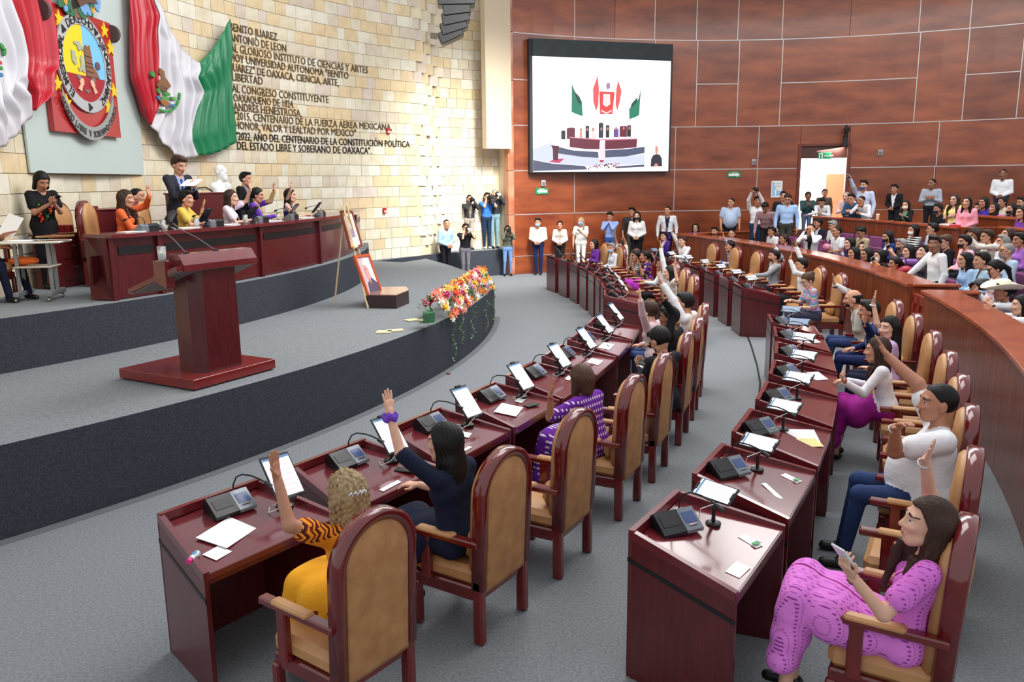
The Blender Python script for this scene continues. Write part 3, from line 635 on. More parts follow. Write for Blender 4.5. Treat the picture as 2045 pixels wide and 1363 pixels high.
b = MB(); b.box(V3(cc_[0], cc_[1], (zt2 + zb_) / 2) - nrm * .24 - B0, (wS + .16, .44, zt2 - zb_ + .06), .01, rot=R3); b.build('casing', M_case, scr)
b = MB(); b.box(V3(cc_[0], cc_[1], (zt2 + zt_) / 2) + nrm * .03 - B0, (wS + .04, .12, zt2 - zt_), .02, rot=R3); b.build('blind', smat('screen_blind', (52, 60, 62), rough=.8, noise=.2, nscale=5), scr)
def SQ(u, v, off): return lT + xr * (wS * u) + V3(0, 0, (zb_ - zt_) * v) + nrm * off - B0
def spoly(pts, c, off, nm='picture_shape', e=.85):
    m = mat('lit_%02x%02x%02x' % c, (.02, .02, .02), rough=.4, emis=(srgb(*c), e)); b = MB(); b.add([SQ(u, v, off) for u, v in pts], [tuple(range(len(pts)))]); o = b.build(nm, m, scr)
    return o
spoly([(0, 0), (1, 0), (1, 1), (0, 1)], (255, 248, 255), .012, 'display', 1.05)
def XY(x, y):  # crop coordinates of the display
    return ((x - 160) / (1190 - 160), (y - 190 - (x - 160) * .045) / (868 - (x - 160) * .035 * 0))
def sp(pts, c, off=.02): spoly([XY(*p) for p in pts], c, off)
sp([(442, 400), (470, 470), (515, 530), (523, 645), (480, 630), (440, 610)], (28, 130, 98)); sp([(455, 450), (500, 500), (518, 560), (485, 540)], (12, 70, 60), .022)
sp([(960, 440), (945, 520), (915, 560), (872, 600), (875, 680), (920, 665), (950, 650)], (28, 130, 98)); sp([(935, 510), (890, 560), (880, 600), (930, 550)], (12, 70, 60), .022)
sp([(632, 340), (598, 440), (600, 530), (622, 610), (638, 560), (642, 450)], (232, 92, 92)); sp([(785, 380), (812, 460), (800, 540), (782, 612), (768, 560), (772, 450)], (232, 92, 92))
sp([(645, 460), (760, 468), (745, 637), (652, 634)], (226, 70, 66)); sp([(675, 480), (725, 482), (728, 560), (700, 580), (672, 560)], (250, 226, 226), .022); sp([(660, 600), (700, 622), (740, 603), (738, 615), (700, 634), (662, 614)], (250, 220, 220), .022)
sp([(698, 400), (722, 395), (726, 430), (708, 450), (696, 430)], (170, 130, 170), .022)
sp([(427, 805), (550, 822), (655, 834), (655, 905), (540, 898), (427, 878)], (112, 36, 58)); sp([(692, 836), (820, 838), (938, 836), (935, 902), (820, 908), (692, 908)], (112, 36, 58)); sp([(427, 800), (660, 826), (938, 832), (938, 838), (690, 838), (427, 808)], (220, 150, 170), .024)
sp([(310, 862), (450, 905), (640, 925), (645, 972), (520, 958), (350, 925), (312, 900)], (82, 88, 116)); sp([(692, 915), (860, 912), (998, 900), (998, 950), (860, 970), (695, 974)], (82, 88, 116))
sp([(160, 965), (300, 1000), (540, 1030), (560, 1058), (160, 1050)], (82, 88, 116)); sp([(780, 1045), (998, 1042), (998, 1060), (780, 1060)], (82, 88, 116))
sp([(160, 880), (300, 840), (310, 870), (460, 925), (650, 975), (700, 980), (1000, 960), (1000, 1040), (560, 1030), (300, 998), (160, 962)], (214, 220, 240), .016)
sp([(290, 858), (348, 868), (345, 885), (340, 975), (305, 972), (303, 890)], (84, 22, 42), .028); sp([(275, 985), (320, 965), (388, 966), (350, 998)], (200, 60, 100), .026)
for x, w, h, c in ((380, 30, 60, (40, 44, 60)), (436, 60, 80, (110, 34, 50)), (510, 16, 50, (230, 150, 130)), (558, 26, 90, (24, 22, 30)), (602, 26, 60, (240, 220, 220)), (660, 34, 110, (50, 56, 70)), (710, 26, 90, (40, 36, 40)), (775, 36, 60, (110, 80, 150)), (830, 56, 80, (110, 30, 50)), (874, 30, 84, (30, 30, 40))): sp([(x - w / 2, 815), (x - w / 2, 815 - h), (x - w / 4, 810 - h), (x + w / 4, 810 - h), (x + w / 2, 815 - h), (x + w / 2, 818)], c, .02)
for x in (510, 558, 600, 662, 710, 775, 832, 876): sp([(x - 8, 745), (x, 732), (x + 8, 745), (x + 6, 760), (x - 6, 760)], (190, 130, 120), .024)
sp([(650, 850), (690, 850), (695, 990), (648, 990)], (248, 226, 236), .026); sp([(652, 990), (684, 990), (680, 1006), (655, 1006)], (180, 30, 60), .03)
for k in range(46): x = 556 + rng.rand() * 240; y = 1015 + rng.rand() * 38; sp([(x, y), (x + 9, y + 3), (x + 7, y + 12), (x - 3, y + 9)], [(150, 90, 100), (210, 150, 160), (90, 60, 70)][k % 3], .03)
sp([(1000, 890), (1180, 896), (1186, 1062), (1000, 1060)], (255, 255, 255), .026)
sp([(1047, 1060), (1050, 1000), (1065, 972), (1090, 962), (1118, 970), (1134, 1000), (1138, 1062)], (38, 40, 54), .03); sp([(1082, 900), (1098, 900), (1103, 930), (1098, 962), (1086, 962), (1080, 930)], (214, 150, 130), .032); sp([(1074, 1045), (1090, 1035), (1106, 1048), (1104, 1062), (1076, 1062)], (214, 140, 130), .034)

# ---- signs, sensors, poster, camera, speaker
def wbox(name, x, y, w, h, d, m, parent=None, off=.02, z=None):
    th, zz = wallhit(x, y, RW - off); r = radians(th); b = MB(); b.box((0, 0, 0), (d, w, h), .004); o = b.build(name, m, parent, WP(th, zz, RW - off - d / 2), r); return o
M_green = smat('sign_green', (34, 132, 84), rough=.4)
def sign(x, y, dirn, w, h, label, txt='SALIDA'):
    o = wbox('exit_sign', x, y, w, h, .02, M_green); tag(o, label, 'sign')
    b = MB(); k = -1 if dirn > 0 else 1; a = w * .42; f = -.0125
    def pt(u, v): return (f, -u * k * -1 if False else u, v)
    sg = dirn   # wall local y runs to the picture's left
    pts = [(-a, h * .18), (a * .45, h * .18), (a * .45, h * .36), (a, -.02 * h), (a * .45, -h * .40), (a * .45, -h * .22), (-a, -h * .22)]
    b.add([(f, -u * sg, v) for u, v in pts], [tuple(range(7))]); b.build('arrow', M_white, o)
    me, v = text_mesh(txt, h * .28); w2 = v[:, 0].max(); setv(me, np.stack([f - v[:, 2] * .1, -(v[:, 0] - w2 / 2), v[:, 1] + h * .24], 1)); me.materials.clear(); me.materials.append(M_white); link('sign_text', me, o)
sign(1082, 382, -1, .42, .19, 'green exit sign with left arrow below the video screen')
sign(1466, 349, 1, .42, .19, 'green exit sign with right arrow right of the video screen')
o = wbox('door_sign', 1647, 311, .40, .20, .02, M_green, off=.03); tag(o, 'green exit sign with running figure above the doorway', 'sign')
me, v = text_mesh('SALIDA', .085); setv(me, np.stack([-.0125 - v[:, 2] * .1, -(v[:, 0] - .02) + 0, v[:, 1] - .03], 1)); me.materials.clear(); me.materials.append(M_white); link('sign_text', me, o)
b = MB(); b.add([(-.0125, .17, -.08), (-.0125, .17, .08), (-.0125, .06, .08), (-.0125, .06, -.08), (-.0125, .09, -.08), (-.0125, .09, .05), (-.0125, .14, .05), (-.0125, .14, -.08)], [tuple(range(8))]); b.build('running_figure', M_white, o)
for x, y, lb in ((1505, 324, 'small grey wall speaker left of the doorway'), (1758, 305, 'small grey wall speaker right of the doorway'), (1084, 366, 'small grey box on the panels under the screen')):
    o = wbox('wall_speaker', x, y, .14, .18, .06, smat('sensor_grey', (170, 168, 166)), off=.02); tag(o, lb, 'speaker'); b = MB(); b.box((-.033, 0, -.02), (.006, .1, .1), .002); b.build('grille', smat('grille', (110, 108, 108)), o)
o = wbox('light_switch', 1553, 408, .10, .16, .02, M_white); tag(o, 'white double switch plate below the poster', 'switch'); b = MB(); b.box((-.012, 0, .03), (.008, .05, .04), .002); b.box((-.012, 0, -.03), (.008, .05, .04), .002); b.build('rocker', smat('rocker', (200, 200, 200)), o)
o = wbox('poster', 1551, 378, .34, .52, .015, M_white); tag(o, 'white and blue printed poster on the panels left of the doorway', 'poster')
b = MB(); b.add([(-.009, .14, -.22), (-.009, .14, .22), (-.009, .08, .22), (-.009, .05, -.22)], [(0, 1, 2, 3)]); b.add([(-.0095, .02, -.2), (-.0095, .0, -.02), (-.0095, -.12, -.06), (-.0095, -.14, -.2)], [(0, 1, 2, 3)]); b.build('blue_print', smat('poster_blue', (150, 196, 232)), o)
b = MB(); b.add([(-.0098, .09, .06), (-.0098, .03, .03), (-.0098, .0, .0), (-.0098, .05, .02)], [(0, 1, 2, 3)]); [b.add([(-.0098, .06, .18 - k * .05), (-.0098, -.12, .18 - k * .05), (-.0098, -.12, .17 - k * .05), (-.0098, .06, .17 - k * .05)], [(0, 1, 2, 3)]) for k in range(3)]; b.build('dark_print', smat('poster_ink', (60, 80, 110)), o)
for x, y, lb in ((774, 262, 'small red alarm box at the end of the inscription'), (767, 421, 'small red alarm station on the stone wall beside the easel')):
    o = wbox('alarm', x, y, .10, .14, .05, smat('alarm_red', (180, 30, 36)), off=.03); tag(o, lb, 'alarm'); b = MB(); b.box((-.028, 0, -.02), (.006, .06, .05), .002); b.build('label', M_white, o)
o = wbox('plaque', 866, 104 - 32, .22, .16, .02, smat('plaque', (120, 110, 96), metal=.4), off=.03); tag(o, 'small dark plaque high on the stone wall left of the loudspeakers', 'plaque')
th, zc = wallhit(1690, 262, RW - .35)
tv = empty('video_camera', WP(th, zc, RW - .35), radians(th)); tag(tv, 'black video camera on a bracket above the doorway', 'camera')
b = MB(); b.box((-.05, 0, .04), (.34, .14, .16), .02); b.build('body', M_plastic, tv); b = MB(); b.tube([(-.22, 0, .03), (-.36, 0, .01)], .06, 12); b.build('lens', M_black, tv)
b = MB(); b.box((.05, 0, .16), (.26, .05, .05), .01); b.box((-.05, 0, .14), (.04, .04, .08)); b.build('handle', M_plastic, tv)
b = MB(); b.box((.02, 0, -.10), (.14, .12, .10), .01); b.box((.05, 0, -.30), (.10, .14, .34), .01); b.box((.2, 0, -.42), (.34, .1, .05), .005); b.build('bracket', M_black, tv)
# line array loudspeakers
la = empty('line_array', at(905, 40, 7.0)); tag(la, 'black curved stack of hanging loudspeakers at the top of the picture', 'loudspeaker')
dL = 20.0; r_ = ray(905, 30); base = CAMP + r_ * dL; la.location = base
yw = atan2(base[1], base[0]) + pi / 2
def lbox(px, py, w, h, d, tilt, nm='cabinet'):
    p = CAMP + ray(px, py) * dL - base; ca, sa = cos(yw), sin(yw); Rz = np.array([[ca, -sa, 0], [sa, ca, 0], [0, 0, 1]]); ct, st = cos(tilt), sin(tilt); Rx = np.array([[1, 0, 0], [0, ct, -st], [0, st, ct]]); Ry = np.array([[ct, 0, st], [0, 1, 0], [-st, 0, ct]])
    b = MB(); b.box(p, (w, d, h), .015, rot=Rz @ Ry); o = b.build(nm, M_plastic, la)
    b = MB(); b.box(p + Rz @ Ry @ V3(-w * .30, -d / 2 - .004, 0), (w * .3, .01, h * .8), .004, rot=Rz @ Ry); b.build('grille', smat('speaker_grille', (34, 38, 44), rough=.5), o)
    b = MB(); b.box(p + Rz @ Ry @ V3(w * .38, -d / 2 - .004, 0), (w * .12, .01, h * .9), .004, rot=Rz @ Ry); b.build('side_vent', M_black, o); return o
for i, (x, y, w, t) in enumerate(((911, -42, .82, 0), (911, -20, .82, .0), (911, 1, .84, .02), (912, 20, .62, .12), (910, 38, .62, .2), (906, 55, .60, .3), (900, 71, .56, .42))): lbox(x, y, w, .26, .5, t)
for i, y in enumerate((-8,)): pass
# ================================================================== chairs
def chair_proto():
    r = empty('assembly_chair'); W2 = .27
    for sx in (-1, 1):
        b = MB(); b.box((sx * (W2 - .03), -.275, .21), (.06, .07, .42), .012, taper=(1, 1)); b.build('leg', M_chairwood, r)
        b = MB(); b.box((sx * (W2 - .03), .20, .15), (.055, .055, .30), .010); b.build('leg', M_chairwood, r)
    def yb(z): return -.275 - .05 * max(0, z - .45)
    def arch(k, z0=.36):
        pts = [(-W2 * k, z0)]; zt = 1.19 - (1 - k) * W2; zc = .93
        pts += [(-W2 * k * cos(a), zc + (zt - zc) * sin(a)) for a in np.linspace(0, pi, 25)] + [(W2 * k, z0)]; return pts
    A, B_ = arch(1.0), arch(.80); n = len(A); b = MB(); prof = [(1, -.040), (1, .036), (.93, .046), (.80, .040), (.80, -.040), (.93, -.050)]
    rings = [arch(k) for k, _ in prof]; m = len(prof)
    b.add([(rings[j][i][0], yb(rings[j][i][1]) + prof[j][1], rings[j][i][1]) for i in range(n) for j in range(m)], [(i * m + j, i * m + (j + 1) % m, (i + 1) * m + (j + 1) % m, (i + 1) * m + j) for i in range(n - 1) for j in range(m)] + [tuple(range(m)), tuple(range((n - 1) * m, n * m))])
    fr_ = fix(b.build('back_frame', M_chairwood, r, smooth=True))
    def pad(k, y0, y1, z0, nm, mt, bulge):
        a = arch(k, z0); nn = len(a); cx = 0; cz = .78; b = MB()
        vs = []
        for s_, yy in ((1, y0), (1.0, y0 + (y1 - y0) * .7), (.93, y1), (.5, y1 + bulge * .8)): vs += [(x * s_, yb(z) + yy, cz + (z - cz) * s_) for x, z in a]
        vs.append((0, yb(cz) + y1 + bulge, cz)); fs = [(j * nn + i, j * nn + (i + 1) % nn, (j + 1) * nn + (i + 1) % nn, (j + 1) * nn + i) for j in range(3) for i in range(nn)] + [(3 * nn + i, 3 * nn + (i + 1) % nn, 4 * nn) for i in range(nn)] + [tuple(range(nn))]
        b.add(vs, fs); return fix(b.build(nm, mt, r, smooth=True))
    pad(.80, -.01, -.040, .33, 'rear_pad', M_suede, -.012)
    pad(.88, .0, .085, .44, 'backrest_cushion', M_leather, .02)
    b = MB(); b.box((0, -.03, .42), (.50, .52, .12), .035); b.build('seat_cushion', M_leather, r)
    b = MB(); b.box((0, -.03, .315), (.50, .50, .09), .01); b.build('seat_frame', M_chairwood, r)
    for sx in (-1, 1):
        b = MB(); x = sx * .265
        b.box((x, -.02, .655), (.062, .56, .042), .008); a = b.build('armrest', M_chairwood, r)
        b = MB(); b.box((x, .02, .672), (.066, .28, .035), .012); b.build('arm_pad', M_leather, a)
        b = MB(); b.box((x, .10, .50), (.045, .07, .30), .008); b.build('arm_post', M_chairwood, r)
    b = MB(); b.box((0, -.155, .58), (.36, .10, .20), .045, rot=[[1, 0, 0], [0, cos(.2), -sin(.2)], [0, sin(.2), cos(.2)]]); b.build('lumbar_cushion', M_leather, r)
    return r
CH = chair_proto(); ch_used = [0]
PEOPLE_AT = {}
def chair(rho, phi, label, rz=0, group='armchairs behind the curved desks'):
    o = CH if not ch_used[0] else copy_tree(CH); ch_used[0] = 1
    o.location = P(rho, phi, 0); o.rotation_euler = (0, 0, radians(phi + 90 + rz)); tag(o, label, 'chair', group); return o

# ================================================================== desks: local x along the row, y away from the stage
def desk_proto():
    r = empty('desk'); wf, wb, dp = .70, .96, .64; hf, hb = .88, .74
    def X(t, side, inset=0): return side * ((wf + (wb - wf) * t) / 2 - inset)
    def Z(t): return hf + (hb - hf) * t
    y = lambda t: t * dp
    def slab(nm, m, pts0, pts1, par=r):
        b = MB(); n = len(pts0); b.add(list(pts0) + list(pts1), [tuple(range(n)), tuple(range(n, 2 * n))[::-1]] + [(i, n + i, n + (i + 1) % n, (i + 1) % n) for i in range(n)]); return fix(b.build(nm, m, par))
    slab('front_panel', M_mahog, [(X(0, -1), 0, 0), (X(0, 1), 0, 0), (X(0, 1), 0, hf), (X(0, -1), 0, hf)], [(X(0, -1, .003), .025, 0), (X(0, 1, .003), .025, 0), (X(0, 1, .003), .025, hf), (X(0, -1, .003), .025, hf)])
    for s in (-1, 1):
        q = [(X(.04, s), y(.04), 0), (X(1, s), y(1), 0), (X(1, s), y(1), Z(1)), (X(.04, s), y(.04), Z(.04))]
        slab('side_panel', M_mahog, q, [(a - s * .028, b_, c) for a, b_, c in q])
        q = [(X(.0, s, -.003), y(0), .70), (X(1, s, -.003), y(1), .70 - .13), (X(1, s, -.003), y(1), .725 - .13), (X(.0, s, -.003), y(0), .725)]
        slab('side_band', M_black, q, [(a - s * .006, b_, c) for a, b_, c in q])
    slab('front_band', M_black, [(X(0, -1, -.002), -.003, .70), (X(0, 1, -.002), -.003, .70), (X(0, 1, -.002), -.003, .725), (X(0, -1, -.002), -.003, .725)], [(X(0, -1), .004, .70), (X(0, 1), .004, .70), (X(0, 1), .004, .725), (X(0, -1), .004, .725)])
    q = [(X(.05, -1, .02), y(.05), Z(.05) - .045), (X(.05, 1, .02), y(.05), Z(.05) - .045), (X(1, 1, .02), y(1), Z(1) - .012), (X(1, -1, .02), y(1), Z(1) - .012)]
    slab('desktop', M_mahog_top, q, [(a, b_, c - .03) for a, b_, c in q])
    # rim: front and two sides
    def rail(p0, p1, w, h):
        p0, p1 = np.array(p0), np.array(p1); d = p1 - p0; nrm_ = np.cross(d, V3(0, 0, 1)); nrm_ /= np.linalg.norm(nrm_); a = [p0 - nrm_ * w / 2, p1 - nrm_ * w / 2, p1 + nrm_ * w / 2, p0 + nrm_ * w / 2]
        return slab('rim', M_mahog_top, a, [q_ - V3(0, 0, h) for q_ in a])
    rail((X(0, -1), .018, hf + .006), (X(0, 1), .018, hf + .006), .036, .05)
    for s in (-1, 1): rail((X(0.02, s, .016), .012, hf + .004), (X(1, s, .016), y(1), Z(1) + .006), .034, .05)
    slab('apron', M_mahog, [(X(1, -1, .03), y(1) - .002, Z(1) - .01), (X(1, 1, .03), y(1) - .002, Z(1) - .01), (X(1, 1, .03), y(1) - .002, Z(1) - .07), (X(1, -1, .03), y(1) - .002, Z(1) - .07)], [(X(1, -1, .03), y(1) - .02, Z(1) - .01), (X(1, 1, .03), y(1) - .02, Z(1) - .01), (X(1, 1, .03), y(1) - .02, Z(1) - .07), (X(1, -1, .03), y(1) - .02, Z(1) - .07)])
    return r
def TZ(yy): return .835 + .012 - (yy - .03) * .155 + .0    # desktop height at depth y
TZ = lambda yy: (.88 - .007 - .045) + ((.74 - .012) - (.88 - .007 - .045)) * ((yy / .64) - .05) / .95
def mic_proto():
    r = empty('microphone_unit'); b = MB()
    pr = [(-.07, 0), (.07, 0), (.07, .015), (-.035, .085), (-.07, .06)]   # wedge profile (y,z), slope faces the user
    for i0, i1, m_, nm in ((-.02, .12, M_plastic, 'speaker_housing'), (-.12, -.02, M_greyplastic, 'control_housing')):
        b = MB(); n = 5; b.add([(i0, y_, z_) for y_, z_ in pr] + [(i1, y_, z_) for y_, z_ in pr], [tuple(range(5)), tuple(range(5, 10))[::-1]] + [(i, 5 + i, 5 + (i + 1) % 5, (i + 1) % 5) for i in range(5)]); h = fix(b.build(nm, m_, r))
        sl = V3(0, .105, -.07); sl /= np.linalg.norm(sl); up_ = V3(0, .07, .105); up_ /= np.linalg.norm(up_)
        c0_ = V3((i0 + i1) / 2, .014, .053) + up_ * .002; w = (i1 - i0) * .36
        q = [c0_ + V3(-w, 0, 0) - sl * .032, c0_ + V3(w, 0, 0) - sl * .032, c0_ + V3(w, 0, 0) + sl * .028, c0_ + V3(-w, 0, 0) + sl * .028]
        b = MB(); b.add(q + [p - up_ * .004 for p in q], [(0, 1, 2, 3)] + [(i, 4 + i, 4 + (i + 1) % 4, (i + 1) % 4) for i in range(4)]); fix(b.build('display' if i0 < -.1 else 'speaker_grille', M_lcd if i0 < -.1 else M_black, h))
        if i0 < -.1:
            b = MB(); b.box(c0_ + sl * .042, (.05, .008, .006), .001); b.build('button', M_chrome, h)
    b = MB(); g = [(-.05, -.05, .065), (-.055, -.05, .11), (-.065, -.03, .15), (-.085, .0, .165), (-.11, .05, .162), (-.13, .10, .15), (-.145, .135, .135)]
    b.tube(g, .0045, 6); gn = b.build('gooseneck', M_black, r); b = MB(); b.tube([(-.143, .132, .136), (-.155, .17, .12)], [.011, .013], 8); b.build('microphone_head', M_black, gn)
    return r
def tablet_proto(lit=True, land=False):
    r = empty('tablet_stand'); b = MB(); b.lathe([(.0, 0), (.045, 0), (.045, .012), (.03, .02), (.0, .02)], n=14); b.build('stand_base', M_black, r)
    b = MB(); za = .05 if not land else 0; b.tube([(0, 0, .015), (0, 0, .10 - za), (0, -.035, .15 - za)], [.012, .010, .010], 8); b.ball((0, -.038, .155 - za), .016, 8); b.build('stand_arm', M_black, r)
    t = radians(50 if not land else 36); ux, uy, un = V3(1, 0, 0), V3(0, -sin(t) * 0 - cos(t), sin(t)), V3(0, sin(t), cos(t))
    if land: ux, uy = -uy, ux
    R3 = np.array([ux, uy, un]).T; c = V3(0, -.005, .165 if not land else .20)
    if land: b = MB()
    b = MB(); w_t, l_t = (.165, .245) if not land else (.125, .27); b.box(c, (w_t, l_t, .010), .004, rot=R3); tb = b.build('tablet', M_plastic, r)
    b = MB(); b.add([c + ux * a * (w_t / 2 - .008) + uy * b_ * (l_t / 2 - .014) + un * .0062 for a, b_ in ((-1, -1), (1, -1), (1, 1), (-1, 1))], [(0, 1, 2, 3)]); b.build('lit_display', M_screen if lit else M_screen2, tb)
    if lit:
        b = MB(); b.add([c + ux * a * (w_t / 2 - .009) + uy * b_ + un * .0068 for a, b_ in ((-1, .096), (1, .096), (1, .108), (-1, .108))], [(0, 1, 2, 3)]); b.build('header_bar', smat('tablet_header', (70, 110, 150), emis=(srgb(70, 110, 150), .6)), tb)
        b = MB(); [b.add([c + ux * a * (w_t / 2 - .022) + uy * (k + b_) + un * .0066 for a, b_ in ((-1, 0), (1, 0), (1, .006), (-1, .006))], [(0, 1, 2, 3)]) for k in np.arange(-.085, .08, .028)]; b.build('text_rows', smat('tablet_rows', (190, 170, 200), emis=(srgb(196, 176, 206), .75)), tb)
    for sg in (-1, 1):
        b = MB(); b.box(c + uy * sg * .122, (.05, .018, .024), .004, rot=R3); b.build('clamp', M_black, r)
    b = MB(); b.tube([c + uy * -.12, c + V3(.03, .09, -.09), V3(.06, .06, .03), V3(.10, .02, .006), V3(.05, -.06, .006), V3(.02, -.01, .012)], .0028, 5); b.build('charging_cable', M_white, r)
    return r
DK, MC, TBA, TBB, TLA, TLB = desk_proto(), mic_proto(), tablet_proto(True), tablet_proto(False), tablet_proto(True, True), tablet_proto(False, True)
usedp = set()
def inst(proto):
    if proto.name not in usedp: usedp.add(proto.name); return proto
    return copy_tree(proto)
def place_on(o, dl, dr, x, y_, z=None, rz=0):
    a = radians(dr + 90); px = dl + V3(x * cos(a) - y_ * -sin(a) * -1, 0, 0)
    # local x = tangent (+phi), local y = radial outward
    rad = V3(cos(radians(dr)), sin(radians(dr)), 0); tan = V3(-sin(radians(dr)), cos(radians(dr)), 0)
    p = dl + tan * -x + rad * y_ ; p[2] = (TZ(y_) if z is None else z)
    o.location = p; o.rotation_euler = (0, 0, radians(dr - 90 + rz)); return o
def desk(rho, phi, label, mic=(0.0, .16, 0), tab=(-.17, .30, 0), lit=True, who='', land=False):
    o = inst(DK); o.location = P(rho, phi, 0); o.rotation_euler = (0, 0, radians(phi - 90)); tag(o, label, 'desk', 'wooden desks in curved rows')
    if mic:
        m_ = inst(MC); m_.scale = (1.12, 1.1, 1.25); place_on(m_, P(rho, phi, 0), phi, *mic[:2], rz=mic[2]); tag(m_, 'black microphone unit on the ' + who, 'microphone', 'microphone units on the desks')
    if tab:
        t_ = inst((TLA if lit else TLB) if land else (TBA if lit else TBB)); t_.scale = ((1.0 if land else 1.22),) * 3; place_on(t_, P(rho, phi, 0), phi, *tab[:2], rz=tab[2]); tag(t_, ('lit' if lit else 'dimly lit') + ' tablet on a stand on the ' + who, 'tablet', 'tablets on the desks')
    return o
def sheet(name, rho, phi, x, y_, w, d, rz, label, cat='paper', m=None, h=.002, group=None, zo=.003):
    b = MB(); s = math.atan2(.10, .61); b.box((0, 0, 0), (w, d, h), 0, rot=[[1, 0, 0], [0, cos(s), sin(s)], [0, -sin(s), cos(s)]]); o = b.build(name, m or M_paper); place_on(o, P(rho, phi, 0), phi, x, y_, rz=rz); o.location[2] += zo + h / 2; tag(o, label, cat, group); return o
PHA = [-36.08 + 3.02 * k for k in range(8)]; PHD = [-32.36 + 2.78 * k for k in range(8)]; PHB = [-5.9 + 3.05 * k for k in range(8)]; PHC = [-2.9 + 2.85 * k for k in range(7)]
nth = ['first', 'second', 'third', 'fourth', 'fifth', 'sixth', 'seventh', 'eighth']
rows = {'A': (PHA, 18.47, 20.0, 'near left row'), 'D': (PHD, 20.85, 22.43, 'near right row'), 'B': (PHB, 18.47, 20.0, 'far left row'), 'C': (PHC, 20.9, 22.46, 'far right row')}
micA = {0: (.0, .17, 8), 1: (.02, .17, 8)}
for k_, (ph, rd, rc, nm) in rows.items():
    for i, p_ in enumerate(ph):
        w_ = '%s desk of the %s' % (nth[i], nm)
        tb = (-.30, .33, -8) if k_ in 'AB' else (-.18, .30, -108 if k_ == 'D' else -60)
        mc = (-.03, .16, -5) if k_ in 'AB' else (.05, .16, -32)
        desk(rd, p_, 'dark red wooden desk, ' + w_ + ' counted from the camera', mic=mc, tab=tb, lit=not (k_ in 'DC' and i in (6, 7)), who=w_, land=k_ in 'DC')
        r_off = {('A', 0): 0, ('D', 1): 0}.get((k_, i), 0)
        cph = {'A': [-36.35, -33.14, -30.35, -27.1, -24.38, -21.04, -18.28, -15.11], 'D': [-32.39, -29.47, -26.82, -24.27, -21.77, -19.03, -16.08, -13.21], 'C': [-5.1, -2.2, .58, 3.5, 6.41, 9.41, 12.6], 'B': [q_ + .2 for q_ in PHB]}[k_][i]
        chair(rc - .31, cph, 'tan leather armchair behind the ' + w_, rz=0)

# papers and small things on the near desks
sheet('paper_sheet', 18.47, PHA[0], .13, .36, .30, .21, 18, 'large blank white sheets of paper on the desk of the blonde woman', h=.004)
sheet('note_card', 18.47, PHA[0], .30, .50, .12, .10, 12, 'small white card beside the pink capped bottle')
sheet('name_strip', 18.47, PHA[1], .0, .58, .20, .035, 3, 'narrow white name strip on the edge of the second near left desk')
sheet('note_card', 18.47, PHA[2], -.12, .42, .12, .09, 20, 'white card on the third desk of the near left row')
sheet('name_strip', 18.47, PHA[2], .10, .585, .10, .03, 3, 'small pale strip at the edge of the third near left desk')
sheet('paper_sheet', 18.47, PHA[3], .10, .40, .29, .20, 14, 'white sheets on the desk of the woman in the purple dress', h=.004)
sheet('note_card', 18.47, PHA[3], -.22, .36, .16, .07, 8, 'white card beside the phone on the fourth near left desk')
sheet('paper_sheet', 18.47, PHA[4], -.25, .48, .16, .12, 8, 'white sheet on the fifth desk of the near left row')
sheet('paper_sheet', 18.47, PHA[5], -.1, .48, .22, .14, 0, 'white sheet on the sixth desk of the near left row')
sheet('paper_sheet', 18.47, PHA[6], .05, .42, .34, .14, 0, 'long white sheet under a blue pen, seventh near left desk')
sheet('paper_sheet', 20.85, PHD[0], .22, .57, .15, .08, -6, 'white card at the rear corner of the nearest right desk')
sheet('sticker_card', 20.85, PHD[0], -.14, .53, .06, .13, -22, 'white and green card on the nearest right desk')
sheet('sticker_card', 20.85, PHD[1], -.22, .52, .06, .13, -22, 'white and green card on the second near right desk')
sheet('name_strip', 20.85, PHD[1], .10, .46, .035, .2, -45, 'narrow white strip behind the tablet of the second near right desk')
sheet('paper_sheet', 20.85, PHD[2], -.12, .42, .30, .22, -70, 'loose white printed sheets on the third near right desk', h=.004)
sheet('folder', 20.85, PHD[2], -.02, .50, .22, .14, -60, 'yellowish folder under the sheets, third near right desk', m=smat('manila', (206, 196, 120)), zo=.001)
sheet('paper_sheet', 20.85, PHD[4], -.14, .38, .28, .20, -60, 'white sheets on the fifth desk of the near right row', h=.004)
sheet('paper_sheet', 20.85, PHD[6], -.0, .40, .30, .12, -62, 'long white sheet on the seventh desk of the near right row', h=.004)
for nm_, ph_ in (('nearest', PHD[0]), ('second', PHD[1])):
    o = [q for q in COL.objects if q.get('label', '').startswith('white and green card on the ' + nm_)][0]; b = MB(); b.box((0, .04, .004), (.05, .03, .002)); b.build('green_logo', smat('logo_green', (60, 150, 90)), o)
# pink-capped bottle
bt = empty('sanitizer_bottle'); place_on(bt, P(18.47, PHA[0], 0), PHA[0], .42, .47, rz=30); bt.location[2] += .02; tag(bt, 'small clear bottle with a pink cap lying on the nearest desk', 'bottle')
b = MB(); b.tube([(-.035, 0, 0), (.04, 0, 0)], [.018, .017], 10); b.build('bottle_body', smat('bottle_clear', (196, 210, 224), rough=.1), bt); b = MB(); b.tube([(.04, 0, 0), (.068, 0, 0)], .014, 10); b.build('cap', smat('pink_cap', (230, 40, 130)), bt)
b = MB(); b.box((-.005, 0, .0175), (.035, .02, .002)); b.build('bottle_label', smat('lbl_blue', (80, 150, 190)), bt)
def phone(name, loc, rz, label, rotx=0, m=M_black, scr_=None, s=1.0, ry=0):
    r = empty(name, loc); r.rotation_euler = (rotx, ry, rz); tag(r, label, 'phone'); b = MB(); b.box((0, 0, 0), (.075 * s, .155 * s, .009), .004); b.build('phone_body', m, r); b = MB(); b.box((0, 0, .005), (.067 * s, .14 * s, .001)); b.build('phone_display', scr_ or M_black, r); return r
